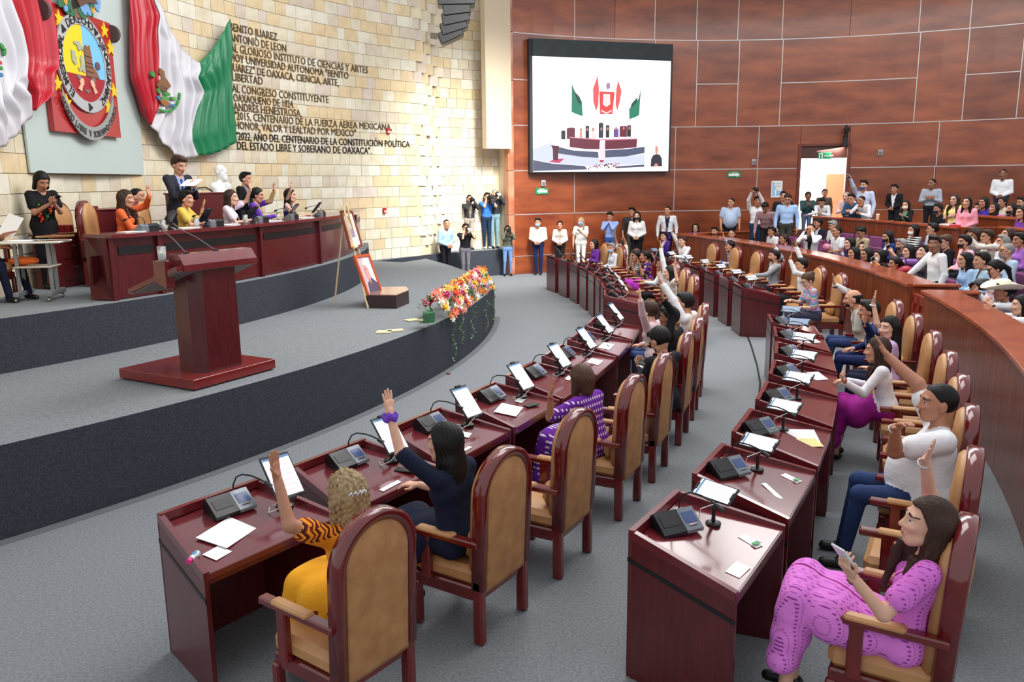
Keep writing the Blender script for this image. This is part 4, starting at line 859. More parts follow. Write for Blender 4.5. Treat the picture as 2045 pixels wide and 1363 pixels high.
q = P(18.47, PHA[3]); ph1 = phone('phone', (0, 0, 0), 0, 'black phone lying on the desk of the woman in purple'); place_on(ph1, q, PHA[3], -.16, .50, rz=70); ph1.location[2] += .01
ph1 = phone('phone', (0, 0, 0), 0, 'dark phone on the second desk of the near left row'); place_on(ph1, P(18.47, PHA[1]), PHA[1], -.25, .50, rz=20); ph1.location[2] += .01
def pen(loc, d, c, label):
    b = MB(); b.tube([(0, 0, 0), np.array(d) * .13], .005, 6); o = b.build('pen', smat('pen_body', c), None, loc); tag(o, label, 'pen'); b = MB(); b.tube([np.array(d) * .13, np.array(d) * .145], [.005, .001], 6); b.build('tip', M_chrome, o); return o
o = pen((0, 0, 0), (1, 0, -.0), (40, 60, 180), 'blue pen on the seventh desk of the near left row'); place_on(o, P(18.47, PHA[6]), PHA[6], .0, .42, rz=20); o.location[2] += .014

# ================================================================== gallery seats
def seat_proto():
    r = empty('theatre_seat'); b = MB(); b.box((0, -.20, .66), (.50, .10, .60), .03, rot=[[1, 0, 0], [0, cos(.12), -sin(.12)], [0, sin(.12), cos(.12)]]); b.build('backrest', M_purple_seat, r)
    b = MB(); b.box((0, -.262, .66), (.51, .03, .62), .01, rot=[[1, 0, 0], [0, cos(.12), -sin(.12)], [0, sin(.12), cos(.12)]]); b.build('shell', M_darkplastic, r)
    b = MB(); b.box((0, .04, .42), (.48, .46, .12), .03); b.build('seat_pad', M_purple_seat, r)
    for s in (-1, 1): b = MB(); b.box((s * .265, .02, .60), (.05, .34, .04), .012); b.box((s * .265, -.02, .30), (.03, .10, .60)); b.build('armrest', M_darkplastic, r)
    return r
ST = seat_proto()
for ri, (rs, z, a0, a1, nm) in enumerate(((24.18, .10, -8.8, 18.4, 'front row'), (25.08, .26, -8.6, 17.0, 'middle row'), (25.68, .42, 3.2, 14.5, 'back row'), (24.18, .10, -19, -12.4, 'front row'), (25.08, .26, -19, -12.4, 'middle row'))):
    st = degrees(.60 / rs); n = int((a1 - a0) / st)
    for i in range(n + 1):
        o = inst(ST); a = a0 + i * st; o.location = P(rs - .1, a, z); o.rotation_euler = (0, 0, radians(a + 90)); tag(o, 'purple theatre seat in the %s of the gallery%s' % (nm, ' beside the gate' if a0 < -12 else ''), 'seat', '%s seats%s' % (nm, ' right of the gate' if a0 < -12 else ''))
for i in range(9):
    for j, (rs, z) in enumerate(((28.1, 1.05), (29.3, 1.25))):
        a = -9 + i * 1.7 * (26 / rs); 
        if rs + .3 > rmax(a): continue
        o = inst(ST); o.location = P(rs, a, z); o.rotation_euler = (0, 0, radians(a + 90)); tag(o, 'purple theatre seat behind the top gallery rail, row %s' % ('one' if j == 0 else 'two'), 'seat', 'top gallery seats row %d' % (j + 1))
so = inst(ST); p_ = at(1925, 655, .65); so.location = (p_[0] + .12, p_[1] + .1, .10); so.rotation_euler = (0, 0, radians(pol(p_)[1] + 90 - 20)); tag(so, 'purple seat with a small white number plate behind the standing guard', 'seat')
b = MB(); b.box((-.02, -.145, .86), (.07, .006, .07)); b.build('number_plate', M_white, so)

# ================================================================== dais desk
dd = empty('dais_desk', P(13.3, -15, 1.37, C2)); tag(dd, 'long curved dark red desk of the presidium on the upper platform', 'desk'); DB = np.array(dd.location)
def arcbox(name, m, r0, r1, z0, z1, a0, a1, par, n=None, c=C2, r1t=None):
    n = n or max(1, int(abs(a1 - a0) / 1.5)); b = MB(); ra = r1t or r1
    prof = [(r0, z0), (r1, z0), (ra, z1), (r0, z1)]; m_ = 4
    b.add([P(prof[j][0], a0 + (a1 - a0) * i / n, prof[j][1], c) - DB for i in range(n + 1) for j in range(m_)], [(i * m_ + j, i * m_ + (j + 1) % m_, (i + 1) * m_ + (j + 1) % m_, (i + 1) * m_ + j) for i in range(n) for j in range(m_)] + [(0, 1, 2, 3), tuple(n * m_ + j for j in range(4))])
    return fix(b.build(name, m, par))
pa = [pol(at(*p_, 1.37), C2)[1] for p_ in ((243, 602), (345, 588), (540, 553), (648, 527))]
bounds = [pa[0], pa[1], pa[2], pa[3], 3.0, 9.0]
arcbox('desktop', M_mahog_top, 12.72, 13.27, 2.13, 2.175, pa[0] - .1, 9.2, dd)
for i in range(5):
    a, c_ = bounds[i], bounds[i + 1]
    arcbox('front_panel', M_mahog, 13.12, 13.18, 1.38, 2.13, a + .12, c_ - .12, dd)
    arcbox('black_inlay', M_black, 13.17, 13.19, 1.92, 2.02, a + .5, c_ - .35, dd)
    arcbox('pilaster', M_mahog, 13.10, 13.23, 1.37, 2.13, a - .14, a + .14, dd, n=1)
arcbox('plinth', M_black, 13.05, 13.13, 1.37, 1.40, pa[0], 9, dd)
e0 = P(13.2, pa[0], 0, C2); e1 = at(190, 600, 1.37); e1 = V3(e1[0], e1[1], 0)
b = MB(); e0b, e1b = P(13.2, pa[0] - .2, 0, C2), at(173, 468, 2.13); b.add([e0 + V3(0, 0, 1.38) - DB, e1 + V3(0, 0, 1.38) - DB, V3(e1b[0], e1b[1], 2.13) - DB, e0b + V3(0, 0, 2.13) - DB], [(0, 1, 2, 3)]); o = b.build('end_panel', M_mahog, dd); md = o.modifiers.new('t', 'SOLIDIFY'); md.thickness = .04
pass
arcbox('rear_panel', M_mahog, 12.76, 12.80, 1.40, 1.9, pa[0], 9, dd)

# ---- podium
pd = empty('podium', P(15.2, -31, .77, C2)); tag(pd, 'tall dark red wooden speaking podium on a wide base slab', 'podium'); PB = np.array(pd.location)
q0, q1, q2 = at(388, 783, .77), at(226, 761, .77), at(551, 738, .77); q3 = q1 + q2 - q0
u1 = (q2 - q0); u1 /= np.linalg.norm(u1); u2 = (q1 - q0) - u1 * ((q1 - q0) @ u1); L2_ = np.linalg.norm(u2); u2 /= L2_; L1_ = np.linalg.norm(q2 - q0); R3 = np.array([u1, u2, [0, 0, 1]]).T
pc_ = q0 + u1 * L1_ / 2 + u2 * L2_ / 2 - PB; pc_[2] = 0
M_base = smat('podium_base', (132, 36, 34), rough=.22, noise=.25, nscale=4, coat=.4)
b = MB(); b.box(pc_ + V3(0, 0, .065), (L1_, L2_, .10), .004, rot=R3); b.build('base_slab', M_base, pd); b = MB(); b.box(pc_ + V3(0, 0, .008), (L1_ - .06, L2_ - .06, .016), 0, rot=R3); b.build('base_foot', M_black, pd)
c0_, c1_, c2_ = at(409, 748, .885), at(357, 738, .885), at(477, 728, .885)
w1 = (c2_ - c0_) @ u1; w2 = abs((c1_ - c0_) @ u2); w2 = max(w2, .34); cc0 = c0_ + u1 * w1 / 2 + u2 * w2 / 2 - PB; cc0[2] = 0
H1 = 1.16
b = MB(); ch_ = .07; x, y_ = w1 / 2, w2 / 2; poly = [(-x + ch_ * .9, -y_), (x, -y_), (x, y_), (-x + ch_, y_), (-x, y_ - ch_), (-x, -y_ + ch_ * 2.2)]
poly3 = [R3 @ V3(a, c, 0) + cc0 for a, c in poly]; b.prism([(p[0], p[1]) for p in poly3], .115, H1); fix(b.build('column', M_mahog, pd))
def LP(a, c, z): return cc0 + u1 * a + u2 * c + V3(0, 0, z)
T0, T1 = 1.23, .98
for nm, m_, pts, th in (('lectern_slab', M_mahog_top, [(-.50, -.26, T0), (.52, -.26, T0), (.56, .44, T1), (-.54, .44, T1)], .05), ('lectern_underside', smat('lectern_grey', (120, 112, 110), rough=.6), [(-.49, -.25, T0 - .05), (.51, -.25, T0 - .05), (.54, .43, T1 - .05), (-.52, .43, T1 - .05)], .012)):
    b = MB(); b.add([LP(*p) for p in pts] + [LP(p[0], p[1], p[2] - th) for p in pts], [(0, 1, 2, 3), (4, 7, 6, 5), (0, 4, 5, 1), (1, 5, 6, 2), (2, 6, 7, 3), (3, 7, 4, 0)]); fix(b.build(nm, m_, pd))
b = MB(); pr = [(-.27, T0 - .06), (-.27, T0 + .0), (-.20, T0 + .10), (-.06, T0 + .10), (-.06, T0 - .10)]
b.add([LP(-.42, y__, z__) for y__, z__ in pr] + [LP(.50, y__, z__) for y__, z__ in pr], [tuple(range(5)), tuple(range(5, 10))[::-1]] + [(i, 5 + i, 5 + (i + 1) % 5, (i + 1) % 5) for i in range(5)]); fix(b.build('front_ledge', M_mahog_top, pd))
b = MB(); pr = [(-.12, T0 - .22), (-.12, T0 + .04), (.05, T0 + .04), (.05, T0 - .16)]
b.add([LP(-.52, y__, z__) for y__, z__ in pr] + [LP(-.42, y__, z__) for y__, z__ in pr], [(0, 1, 2, 3), (4, 7, 6, 5), (0, 4, 5, 1), (1, 5, 6, 2), (2, 6, 7, 3), (3, 7, 4, 0)]); fix(b.build('side_shelf', M_mahog_top, pd))
def gm(xa, xb, label):
    p0 = PB + LP(xa, -.12, T0 + .10); p1 = PB + LP(xb, .34, T0 + .36)
    r = empty('gooseneck_microphone', p0); tag(r, label, 'microphone', 'podium microphones'); b = MB(); m1 = p0 + (p1 - p0) * .9 + V3(0, 0, -.01); b.tube([V3(0, 0, 0), (m1 - p0) * .5 + V3(0, 0, .02), m1 - p0], .005, 6); b.build('stem', smat('steel_stem', (120, 120, 122), rough=.3, metal=.7), r)
    b = MB(); b.tube([m1 - p0, p1 - p0], [.016, .02], 8); b.build('microphone_head', M_black, r); b = MB(); b.lathe([(.03, 0), (.03, .01), (.01, .015)], n=10); b.build('mount', M_black, r)
gm(-.26, -.20, 'left thin stemmed microphone on the podium'); gm(.10, -.02, 'right thin stemmed microphone leaning left on the podium')
def glass(loc, label, group=None, r=.032, h=.115):
    g = empty('water_glass', loc); tag(g, label, 'glass', group); b = MB(); b.lathe([(r * .85, 0), (r, h), (r - .003, h), (r * .85 - .003, .008), (0, .008)], n=12); b.build('tumbler', M_glass, g, smooth=True); b = MB(); b.lathe([(0, .009), (r * .82, .009), (r * .9, h * .55), (0, h * .55)], n=12); b.build('paper_cover', M_white, g); return g
glass(PB + LP(-.47, -.03, T0 + .04), 'water glass on the side shelf of the podium', r=.042, h=.14)

# ---- easel with two portraits, low box
es = empty('easel', at(733, 615, .77)); tag(es, 'light wooden easel standing on the stage holding two portraits', 'easel'); EB = np.array(es.location)
M_pine = smat('pine', (222, 196, 148), rough=.5, noise=.15, nscale=8)
dirE = V3(-sin(radians(-12)), cos(radians(-12)), 0) * -1; radE = V3(cos(radians(-12)), sin(radians(-12)), 0)
fA = at(735, 616, .77) - EB; fC = at(668, 609, .77) - EB
tl = fA + V3(0, 0, 0)
d_up = CAMP + ray(686, 412) * (np.linalg.norm(EB + V3(-.35, .1, 1.4) - CAMP)) - EB
tp = d_up
b = MB(); b.tube([fA, tp], .022, 4); b.build('leg', M_pine, es)
off_ = -dirE * .30
fB = fA + V3(.0, .46, 0); b = MB(); b.tube([fB, tp + V3(.03, .10, 0)], .02, 4); b.build('leg', M_pine, es)
b = MB(); b.tube([fC, tp - V3(0, 0, .12)], .018, 4); b.build('leg', M_pine, es)
def onleg(t, side=0): return fA + (tp - fA) * t + V3(.03, side, .0)
b = MB(); b.tube([onleg(.60, -.12), onleg(.60, .62)], .026, 4); b.build('shelf_bar', M_pine, es)
def portrait(label, pxq, mats_, dist, shapes):
    # frame plane faces the audience, leaning back on the easel
    P4 = [CAMP + ray(*p) * d_ for p, d_ in zip(pxq, dist)]; o = empty('framed_portrait', P4[2]); tag(o, label, 'picture'); b0 = P4[2]
    tl_, tr_, br_, bl_ = [p - b0 for p in P4]; nn = np.cross(tr_ - tl_, bl_ - tl_); nn /= np.linalg.norm(nn)
    if nn @ (CAMP - b0) < 0: nn = -nn
    f = lambda u, v, k=0: (tl_ * (1 - u) + tr_ * u) * (1 - v) + (bl_ * (1 - u) + br_ * u) * v + nn * k
    e = .09; ev = .06
    for a in (((0, 0), (1, 0), (1, ev), (0, ev)), ((0, 1 - ev), (1, 1 - ev), (1, 1), (0, 1)), ((0, ev), (e, ev), (e, 1 - ev), (0, 1 - ev)), ((1 - e, ev), (1, ev), (1, 1 - ev), (1 - e, 1 - ev))):
        b = MB(); b.add([f(*p, .02) for p in a] + [f(*p, -.015) for p in a], [(0, 1, 2, 3), (7, 6, 5, 4), (0, 4, 5, 1), (1, 5, 6, 2), (2, 6, 7, 3), (3, 7, 4, 0)]); fix(b.build('frame_side', mats_[0], o))
    for i, (c, pts) in enumerate([((250, 246, 246), [(e, ev), (1 - e, ev), (1 - e, 1 - ev), (e, 1 - ev)])] + shapes):
        b = MB(); b.add([f(*p, .002 + i * .0015) for p in pts], [tuple(range(len(pts)))]); b.build('print' if i == 0 else 'print_shape', smat('print_%02x%02x%02x' % c, c, rough=.3), o)
    return o
def dd_(px_, py_): # depth on the easel plane
    p0 = EB + fA + V3(.05, 0, 0); nn = V3(.93, -.22, .28); nn = nn / np.linalg.norm(nn); r = ray(px_, py_); return ((p0 - CAMP) @ nn) / (r @ nn)
q = [(679, 421), (702, 421), (723, 492), (699, 499)]
M_framered = smat('frame_brown', (120, 50, 36), rough=.3, coat=.4); M_frameor = smat('frame_orange', (196, 84, 44), rough=.3, coat=.4)
portrait('upper framed portrait print with white mat on the easel', q, [M_framered], [dd_(*p) for p in q], [((176, 160, 184), [(.25, .16), (.75, .16), (.75, .72), (.25, .72)]), ((206, 190, 204), [(.38, .25), (.5, .2), (.6, .3), (.58, .45), (.48, .5), (.38, .42)]), ((150, 136, 164), [(.3, .7), (.4, .5), (.62, .5), (.72, .7)])])
q = [(705, 511), (736, 507), (763, 586), (736, 597)]
portrait('lower portrait of a white haired figure in an orange frame', q, [M_frameor], [dd_(*p) for p in q], [((206, 180, 186), [(e_, ev_) for e_, ev_ in ((.09, .06), (.91, .06), (.91, .94), (.09, .94))]), ((246, 240, 242), [(.34, .22), (.5, .08), (.8, .1), (.88, .4), (.9, .7), (.66, .62), (.6, .3), (.44, .26)]), ((226, 160, 150), [(.36, .26), (.5, .24), (.6, .36), (.6, .56), (.48, .62), (.36, .5)]), ((190, 110, 108), [(.38, .34), (.48, .33), (.48, .36), (.38, .37)]), ((92, 84, 104), [(.2, .94), (.3, .66), (.46, .62), (.62, .56), (.9, .72), (.9, .94)]), ((214, 150, 146), [(.42, .6), (.54, .58), (.5, .72)])])
bx_ = empty('low_box', at(775, 612, .77)); tag(bx_, 'low dark brown box with a cut corner on the stage beside the easel', 'box')
pts = [at(732, 616, .77), at(792, 617, .77), at(817, 606, .77), at(812, 598, .77), at(745, 600, .77)]; bb = np.array(bx_.location)
b = MB(); b.prism([(p[0] - bb[0], p[1] - bb[1]) for p in pts], 0, .21); fix(b.build('box_sides', smat('box_dark', (52, 34, 34), rough=.4), bx_)); b = MB(); b.prism([(p[0] - bb[0], p[1] - bb[1]) for p in pts], .211, .225); fix(b.build('box_top', smat('box_top', (150, 104, 92), rough=.2, coat=.5), bx_))

# ---- flowers
fa = empty('flower_arrangement', at(905, 610, .77)); tag(fa, 'long bank of orange, pink, yellow and white flowers spilling over the stage edge', 'flowers'); FB = np.array(fa.location)
def bloom_mesh(c, kind):
    b = MB(); n = 6 if kind != 1 else 5
    for ring, (rr_, hh, nn) in enumerate(((1.0, .25, n), (.62, .5, n)) if kind != 1 else ((1.15, .15, 6),)):
        for k in range(nn):
            a = 2 * pi * (k + ring * .5) / nn; w = .42 if kind != 1 else .2
            p = [(0, 0, 0), (rr_ * .6 * cos(a - w), rr_ * .6 * sin(a - w), hh), (rr_ * cos(a), rr_ * sin(a), hh * 1.1), (rr_ * .6 * cos(a + w), rr_ * .6 * sin(a + w), hh)]
            b.add(p, [(0, 1, 2, 3)])
    b.ball((0, 0, .3), (.34, .34, .3) if kind == 2 else (.16, .16, .2), 6, 0 if kind == 2 else 1)
    me = b.data('bloom', [smat('petal_%02x%02x%02x' % c, c, rough=.6), smat('flower_heart', (210, 190, 60))]); return me
bcols = [(236, 130, 60), (244, 196, 60), (240, 170, 180), (246, 240, 226), (176, 40, 110), (232, 96, 40), (200, 60, 60), (244, 214, 120), (240, 140, 130), (150, 30, 90)]
BL = [bloom_mesh(c, k % 3) for c in bcols for k in (0, 1, 2)]
fe = [at(x, y, .77) for x, y in ((868, 640), (905, 622), (940, 600), (966, 575))]
top_px = lambda u: (850 + 122 * u, 612 - 60 * u)
for i in range(230):
    u = rng.rand(); v = rng.rand()
    X0 = 868 + 92 * u; Yb = 652 - 74 * u; Yt = 596 - 44 * u
    ctr = at(868 + 95 * u, 640 - 68 * u, .77); a = v * pi
    rr_ = .22 + .04 * rng.rand(); rad = V3(.87, -.2, 0) * 1; rad = (ctr - C2); rad[2] = 0; rad /= np.linalg.norm(rad)
    p = ctr + rad * (-.18 + .42 * v) + V3(0, 0, .10 + .34 * sin(a * .85 + .3) * (1 - .15 * rng.rand()) - .16 * v)
    s = .055 + .035 * rng.rand(); o = link('bloom', BL[rng.randint(len(BL))], fa, p - FB); o.scale = (s, s, s); dirn = V3(0, 0, .6) + rad * (v * 1.6 - .3) + V3(rng.randn(), rng.randn(), rng.randn()) * .25 + (CAMP - p) / np.linalg.norm(CAMP - p) * .5
    o.rotation_euler = Vector(dirn).to_track_quat('Z', 'Y').to_euler()
b = MB()
def leaf(b, p, d, l, w):
    d = d / np.linalg.norm(d); s = np.cross(d, V3(0, 0, 1)); s /= np.linalg.norm(s) + 1e-6; b.add([p, p + d * l * .5 + s * w, p + d * l, p + d * l * .5 - s * w], [(0, 1, 2, 3)])
for i in range(420):
    u = rng.rand(); v = rng.rand(); ctr = at(866 + 97 * u, 640 - 68 * u, .77); rad = (ctr - C2); rad[2] = 0; rad /= np.linalg.norm(rad)
    p = ctr + rad * (-.22 + .46 * v) + V3(0, 0, .03 + .33 * sin(pi * v * .85 + .3) - .18 * v); leaf(b, p, V3(rng.randn(), rng.randn(), .7 + rng.rand()), .13, .018)
for i in range(40): p = at(866, 636, .9) + V3(rng.randn(), rng.randn(), rng.randn()) * .05; leaf(b, p, V3(-1, -.4, .25) + V3(*rng.randn(3)) * .5, .26, .015)
tag(b.build('foliage', smat('leaf_green', (58, 110, 52), rough=.5), fa, -FB), kind='stuff')
b = MB(); b.box(at(857, 634, .84) - FB, (.16, .16, .16), .01); b.build('foam_block', smat('foam_green', (40, 110, 76)), fa)
for (x, y), ln in (((903, 640), .62), ((925, 632), .45), ((948, 620), .5), ((965, 600), .55), ((972, 585), .5)):
    p = at(x, y, .72); rad = (p - C2); rad[2] = 0; rad /= np.linalg.norm(rad); p = P(16.12, pol(p, C2)[1], .74, C2); pts = [p + V3(.03 * sin(k * 1.3), .04 * sin(k * .9 + x), -ln * k / 8) for k in range(9)]
    b = MB(); b.tube([q - FB for q in pts], .004, 4)
    for q in pts[1:]:
        for _ in range(2): leaf(b, q - FB, V3(*rng.randn(3)), .05, .014)
    b.build('trailing_vine', smat('vine_green', (110, 140, 88)), fa)
for i, (x, y, w, d) in enumerate(((767, 664, .2, .16), (789, 661, .22, .14), (823, 640, .2, .14), (846, 640, .2, .12))):
    p = at(x, y, .775); b = MB(); b.box((0, 0, 0), (w, d, .012), 0); o = b.build('booklet', smat('booklet_cream', (226, 212, 168)), None, p + V3(0, 0, .006), radians(20 * i)); tag(o, ['cream booklet nearest the stage edge left of the flowers', 'cream booklet right of the one nearest the stage edge', 'cream booklet left of the green foam block', 'cream booklet just under the flower bank'][i], 'booklet')
for x, y, lb in ((896, 748, 'dark red fallen petal on the floor beside the near left desks'), (968, 672, 'dark red fallen petal on the floor under the flower bank')):
    b = MB(); b.ball((0, 0, .012), (.035, .025, .012), 8); o = b.build('petal', smat('petal_red', (130, 20, 40)), None, at(x, y, 0)); tag(o, lb, 'petal')

# ---- bust, dais back furniture, side table, cabinet
def screen_at(px_, py_, dist): return CAMP + ray(px_, py_) * dist
# ================================================================== people: implicit surfaces turned into smooth meshes
def smin(a, b, k):
    h = np.clip(.5 + .5 * (b - a) / k, 0, 1); return b + (a - b) * h - k * h * (1 - h)
def d_cap(Q, a, b, ra, rb, fl=None):
    if fl is not None: Q = Q + fl[0] * ((Q - a) @ fl[0])[..., None] * (1 / fl[1] - 1); b = b + fl[0] * ((b - a) @ fl[0]) * (1 / fl[1] - 1)
    pa = Q - a; ba = b - a; h = np.clip((pa @ ba) / max(ba @ ba, 1e-9), 0, 1); return np.sqrt(((pa - h[..., None] * ba) ** 2).sum(-1)) - (ra + (rb - ra) * h)
def d_ell(Q, c, r, M=None):
    q = Q - c
    if M is not None: q = q @ M
    r = np.asarray(r, float); k0 = np.sqrt(((q / r) ** 2).sum(-1)); k1 = np.sqrt(((q / r ** 2) ** 2).sum(-1)) + 1e-9; return k0 * (k0 - 1) / k1
def prim_d(p, Q): return d_cap(Q, *p['g']) if p['t'] == 'c' else d_ell(Q, *p['g'])
def prim_bb(p):
    if p['t'] == 'c':
        a, b, ra, rb = p['g'][:4]; r = max(ra, rb); return np.minimum(a, b) - r, np.maximum(a, b) + r
    c, r = p['g'][:2]; m = max(r); return c - m, c + m
def field(prims, lo, hi, vx):
    n = np.ceil((hi - lo) / vx).astype(int) + 1; F_ = np.full(n, 9.0, np.float64)
    ax = [lo[i] + vx * np.arange(n[i]) for i in range(3)]
    for p in prims:
        bl, bh = prim_bb(p); m = p['k'] + 2.5 * vx; i0 = np.clip(((bl - m - lo) / vx).astype(int), 0, n - 1); i1 = np.clip(((bh + m - lo) / vx).astype(int) + 2, 1, n)
        if (i1 <= i0).any(): continue
        Q = np.stack(np.meshgrid(*[ax[j][i0[j]:i1[j]] for j in range(3)], indexing='ij'), -1); s = tuple(slice(i0[j], i1[j]) for j in range(3)); F_[s] = smin(F_[s], prim_d(p, Q), p['k'])
    return F_
def nets(F_, lo, vx):
    n = np.array(F_.shape); S = F_ < 0; cells = n - 1; cid = lambda i, j, k: (i * cells[1] + j) * cells[2] + k; acc = np.zeros((cells.prod(), 4)); quads = []
    for a in range(3):
        s0 = [slice(None)] * 3; s1 = [slice(None)] * 3; s0[a] = slice(0, -1); s1[a] = slice(1, None)
        A, B_ = S[tuple(s0)], S[tuple(s1)]; I = np.argwhere(A != B_)
        if not len(I): continue
        o = [x for x in range(3) if x != a]; ok = (I[:, o[0]] > 0) & (I[:, o[0]] < cells[o[0]]) & (I[:, o[1]] > 0) & (I[:, o[1]] < cells[o[1]]); I = I[ok]
        f0 = F_[tuple(s0)][tuple(I.T)]; f1 = F_[tuple(s1)][tuple(I.T)]; t = f0 / (f0 - f1); Pp = I.astype(float); Pp[:, a] += t; ins = S[tuple(s0)][tuple(I.T)]
        cs = []
        for u, w in ((-1, -1), (0, -1), (0, 0), (-1, 0)):
            J = I.copy(); J[:, o[0]] += u; J[:, o[1]] += w; c = cid(*J.T); cs.append(c)
            for q in range(3): acc[:, q] += np.bincount(c, Pp[:, q], len(acc))
            acc[:, 3] += np.bincount(c, minlength=len(acc))
        Qd = np.stack(cs, 1); flip = ins if a != 1 else ~ins; Qd[~flip] = Qd[~flip][:, ::-1]; quads.append(Qd)
    Qd = np.concatenate(quads); used = np.nonzero(acc[:, 3])[0]; mp = np.full(len(acc), -1); mp[used] = np.arange(len(used)); V = acc[used, :3] / acc[used, 3:] * vx + lo; return V, mp[Qd]
def mesh_prims(prims, vx, cut=None, disp=None):
    bb = [prim_bb(p) for p in prims]; lo = np.min([b[0] for b in bb], 0) - 2 * vx; hi = np.max([b[1] for b in bb], 0) + 2 * vx; F_ = field(prims, lo, hi, vx)
    if cut is not None or disp is not None:
        n = F_.shape; Q = np.stack(np.meshgrid(*[lo[i] + vx * np.arange(n[i]) for i in range(3)], indexing='ij'), -1)
        if disp is not None: F_ = F_ + disp(Q)
        if cut is not None: F_ = np.maximum(F_, cut(Q))
    return nets(F_, lo, vx)
def mk_mesh(name, V, Fq, mats, mi=None, smooth=True):
    me = bpy.data.meshes.new(name); me.vertices.add(len(V)); me.vertices.foreach_set('co', np.asarray(V, np.float32).ravel()); nl = len(Fq) * 4; me.loops.add(nl); me.loops.foreach_set('vertex_index', np.asarray(Fq, np.int32).ravel())
    me.polygons.add(len(Fq)); me.polygons.foreach_set('loop_start', np.arange(0, nl, 4, dtype=np.int32)); me.polygons.foreach_set('loop_total', np.full(len(Fq), 4, np.int32))
    for m in mats: me.materials.append(m)
    if mi is not None: me.polygons.foreach_set('material_index', np.asarray(mi, np.int32))
    me.polygons.foreach_set('use_smooth', np.ones(len(Fq), bool)); me.update(); me.validate(); return me
def sub(V, Fq, m):
    f = Fq[m]; u, inv = np.unique(f, return_inverse=True); return V[u], inv.reshape(f.shape)
A_ = lambda *a: np.array(a, float)
def cap(a, b, ra, rb, tag_, k=.02, fl=None): return dict(t='c', g=(np.array(a, float), np.array(b, float), ra, rb, fl), tag=tag_, k=k)
def ellp(c, r, tag_, k=.02, M=None): return dict(t='e', g=(np.array(c, float), r, M), tag=tag_, k=k)
# ---- head template (origin at the head centre, face towards +y)
def head_template(female, vx):
    w = .94 if female else 1.0
    pr = [ellp((0, -.008, .02), (.073 * w, .094, .092), 's'), ellp((0, .018, -.035), (.058 * w, .070, .074), 's', .03), cap((0, .055, -.088), (0, .045, -.09), .026 * w, .024, 's', .025), cap((-.040, .02, -.07), (-.02, .055, -.09), .022, .02, 's', .02), cap((.040, .02, -.07), (.02, .055, -.09), .022, .02, 's', .02),
          cap((0, .086, .010), (0, .104, -.026), .008, .012, 's', .012), cap((-.012, .092, -.03), (.012, .092, -.03), .008, .008, 's', .008), cap((-.036, .074, .028), (.036, .074, .028), .012, .012, 's', .02), cap((-.042, .068, -.022), (-.03, .078, -.026), .014, .012, 's', .02), cap((.042, .068, -.022), (.03, .078, -.026), .014, .012, 's', .02),
          cap((-.018, .086, -.056), (.018, .086, -.056), .0075, .0075, 's', .01), cap((-.014, .085, -.066), (.014, .085, -.066), .0075, .0075, 's', .01),
          ellp((-.077 * w, -.006, -.008), (.012, .022, .034), 's', .008), ellp((.077 * w, -.006, -.008), (.012, .022, .034), 's', .008)]
    V, Fq = mesh_prims(pr, vx); c = V[Fq].mean(1); mi = np.zeros(len(Fq), int)
    r_ = max(vx * .62, .004)
    for sx in (-1, 1):
        d = np.sqrt(((c[:, 0] - sx * .031) / 1.5) ** 2 + ((c[:, 2] - .006) / .85) ** 2); mi[(d < max(.009, r_ * 1.1)) & (c[:, 1] > .05)] = 1
        d2 = np.sqrt(((c[:, 0] - sx * .031)) ** 2 + ((c[:, 2] - .006)) ** 2); mi[(d2 < .0058) & (c[:, 1] > .05) & (vx < .008)] = 2
        b = (np.abs(c[:, 0] - sx * .033) < .020) & (np.abs(c[:, 2] - .031 - .16 * (.033 - np.abs(c[:, 0]))) < max(.0042, r_ * .8)) & (c[:, 1] > .04); mi[b] = 2
    mi[(np.abs(c[:, 0]) < .022) & (c[:, 2] > -.0685) & (c[:, 2] < -.050) & (c[:, 1] > .07)] = 3
    if vx >= .008: mi[mi == 1] = 2
    return V, Fq, mi
HT = {}
def head_t(f, vx):
    if (f, vx) not in HT: HT[(f, vx)] = head_template(f, vx)
    return HT[(f, vx)]
def hand_template(shape, vx):
    # origin at the wrist, fingers along +y, palm normal +z, thumb towards +x (a right hand, palm up)
    pr = []; curl = {'open': .06, 'relax': .55, 'grip': 1.15, 'flat': .02}[shape]
    for i, (x, l) in enumerate(((.030, .070), (.010, .078), (-.010, .073), (-.029, .058))):
        sp = x * (.30 if shape == 'open' else .08); b0 = A_(x, .084 - abs(i - 1) * .004, 0); pr.append(cap((x * .55, .0, 0), b0, .0145, .0125, 's', .012, (A_(0, 0, 1), .85)))
        a = curl * .5; p1 = b0 + A_(sp, l * .5 * cos(a), l * .5 * sin(a)); a2 = curl * 1.3; p2 = p1 + A_(sp * .6, l * .5 * cos(a2), l * .5 * sin(a2)); pr.append(cap(b0, p1, .0092, .0086, 's', .004)); pr.append(cap(p1, p2, .0086, .0070, 's', .003))
    t0 = A_(.020, .022, .004); t1 = A_(.046, .050, .012 + .01 * curl); t2 = t1 + A_(.022 - .02 * curl, .032, .008 * curl); pr += [cap(t0, t1, .015, .0115, 's', .010), cap(t1, t2, .0108, .0085, 's', .004)]
    pr.append(cap((0, -.03, 0), (0, .02, 0), .0235, .024, 's', .015, (A_(0, 0, 1), .8)))
    return mesh_prims(pr, vx)
HD = {}
def hand_t(s, vx):
    if (s, vx) not in HD: HD[(s, vx)] = hand_template(s, vx)
    return HD[(s, vx)]
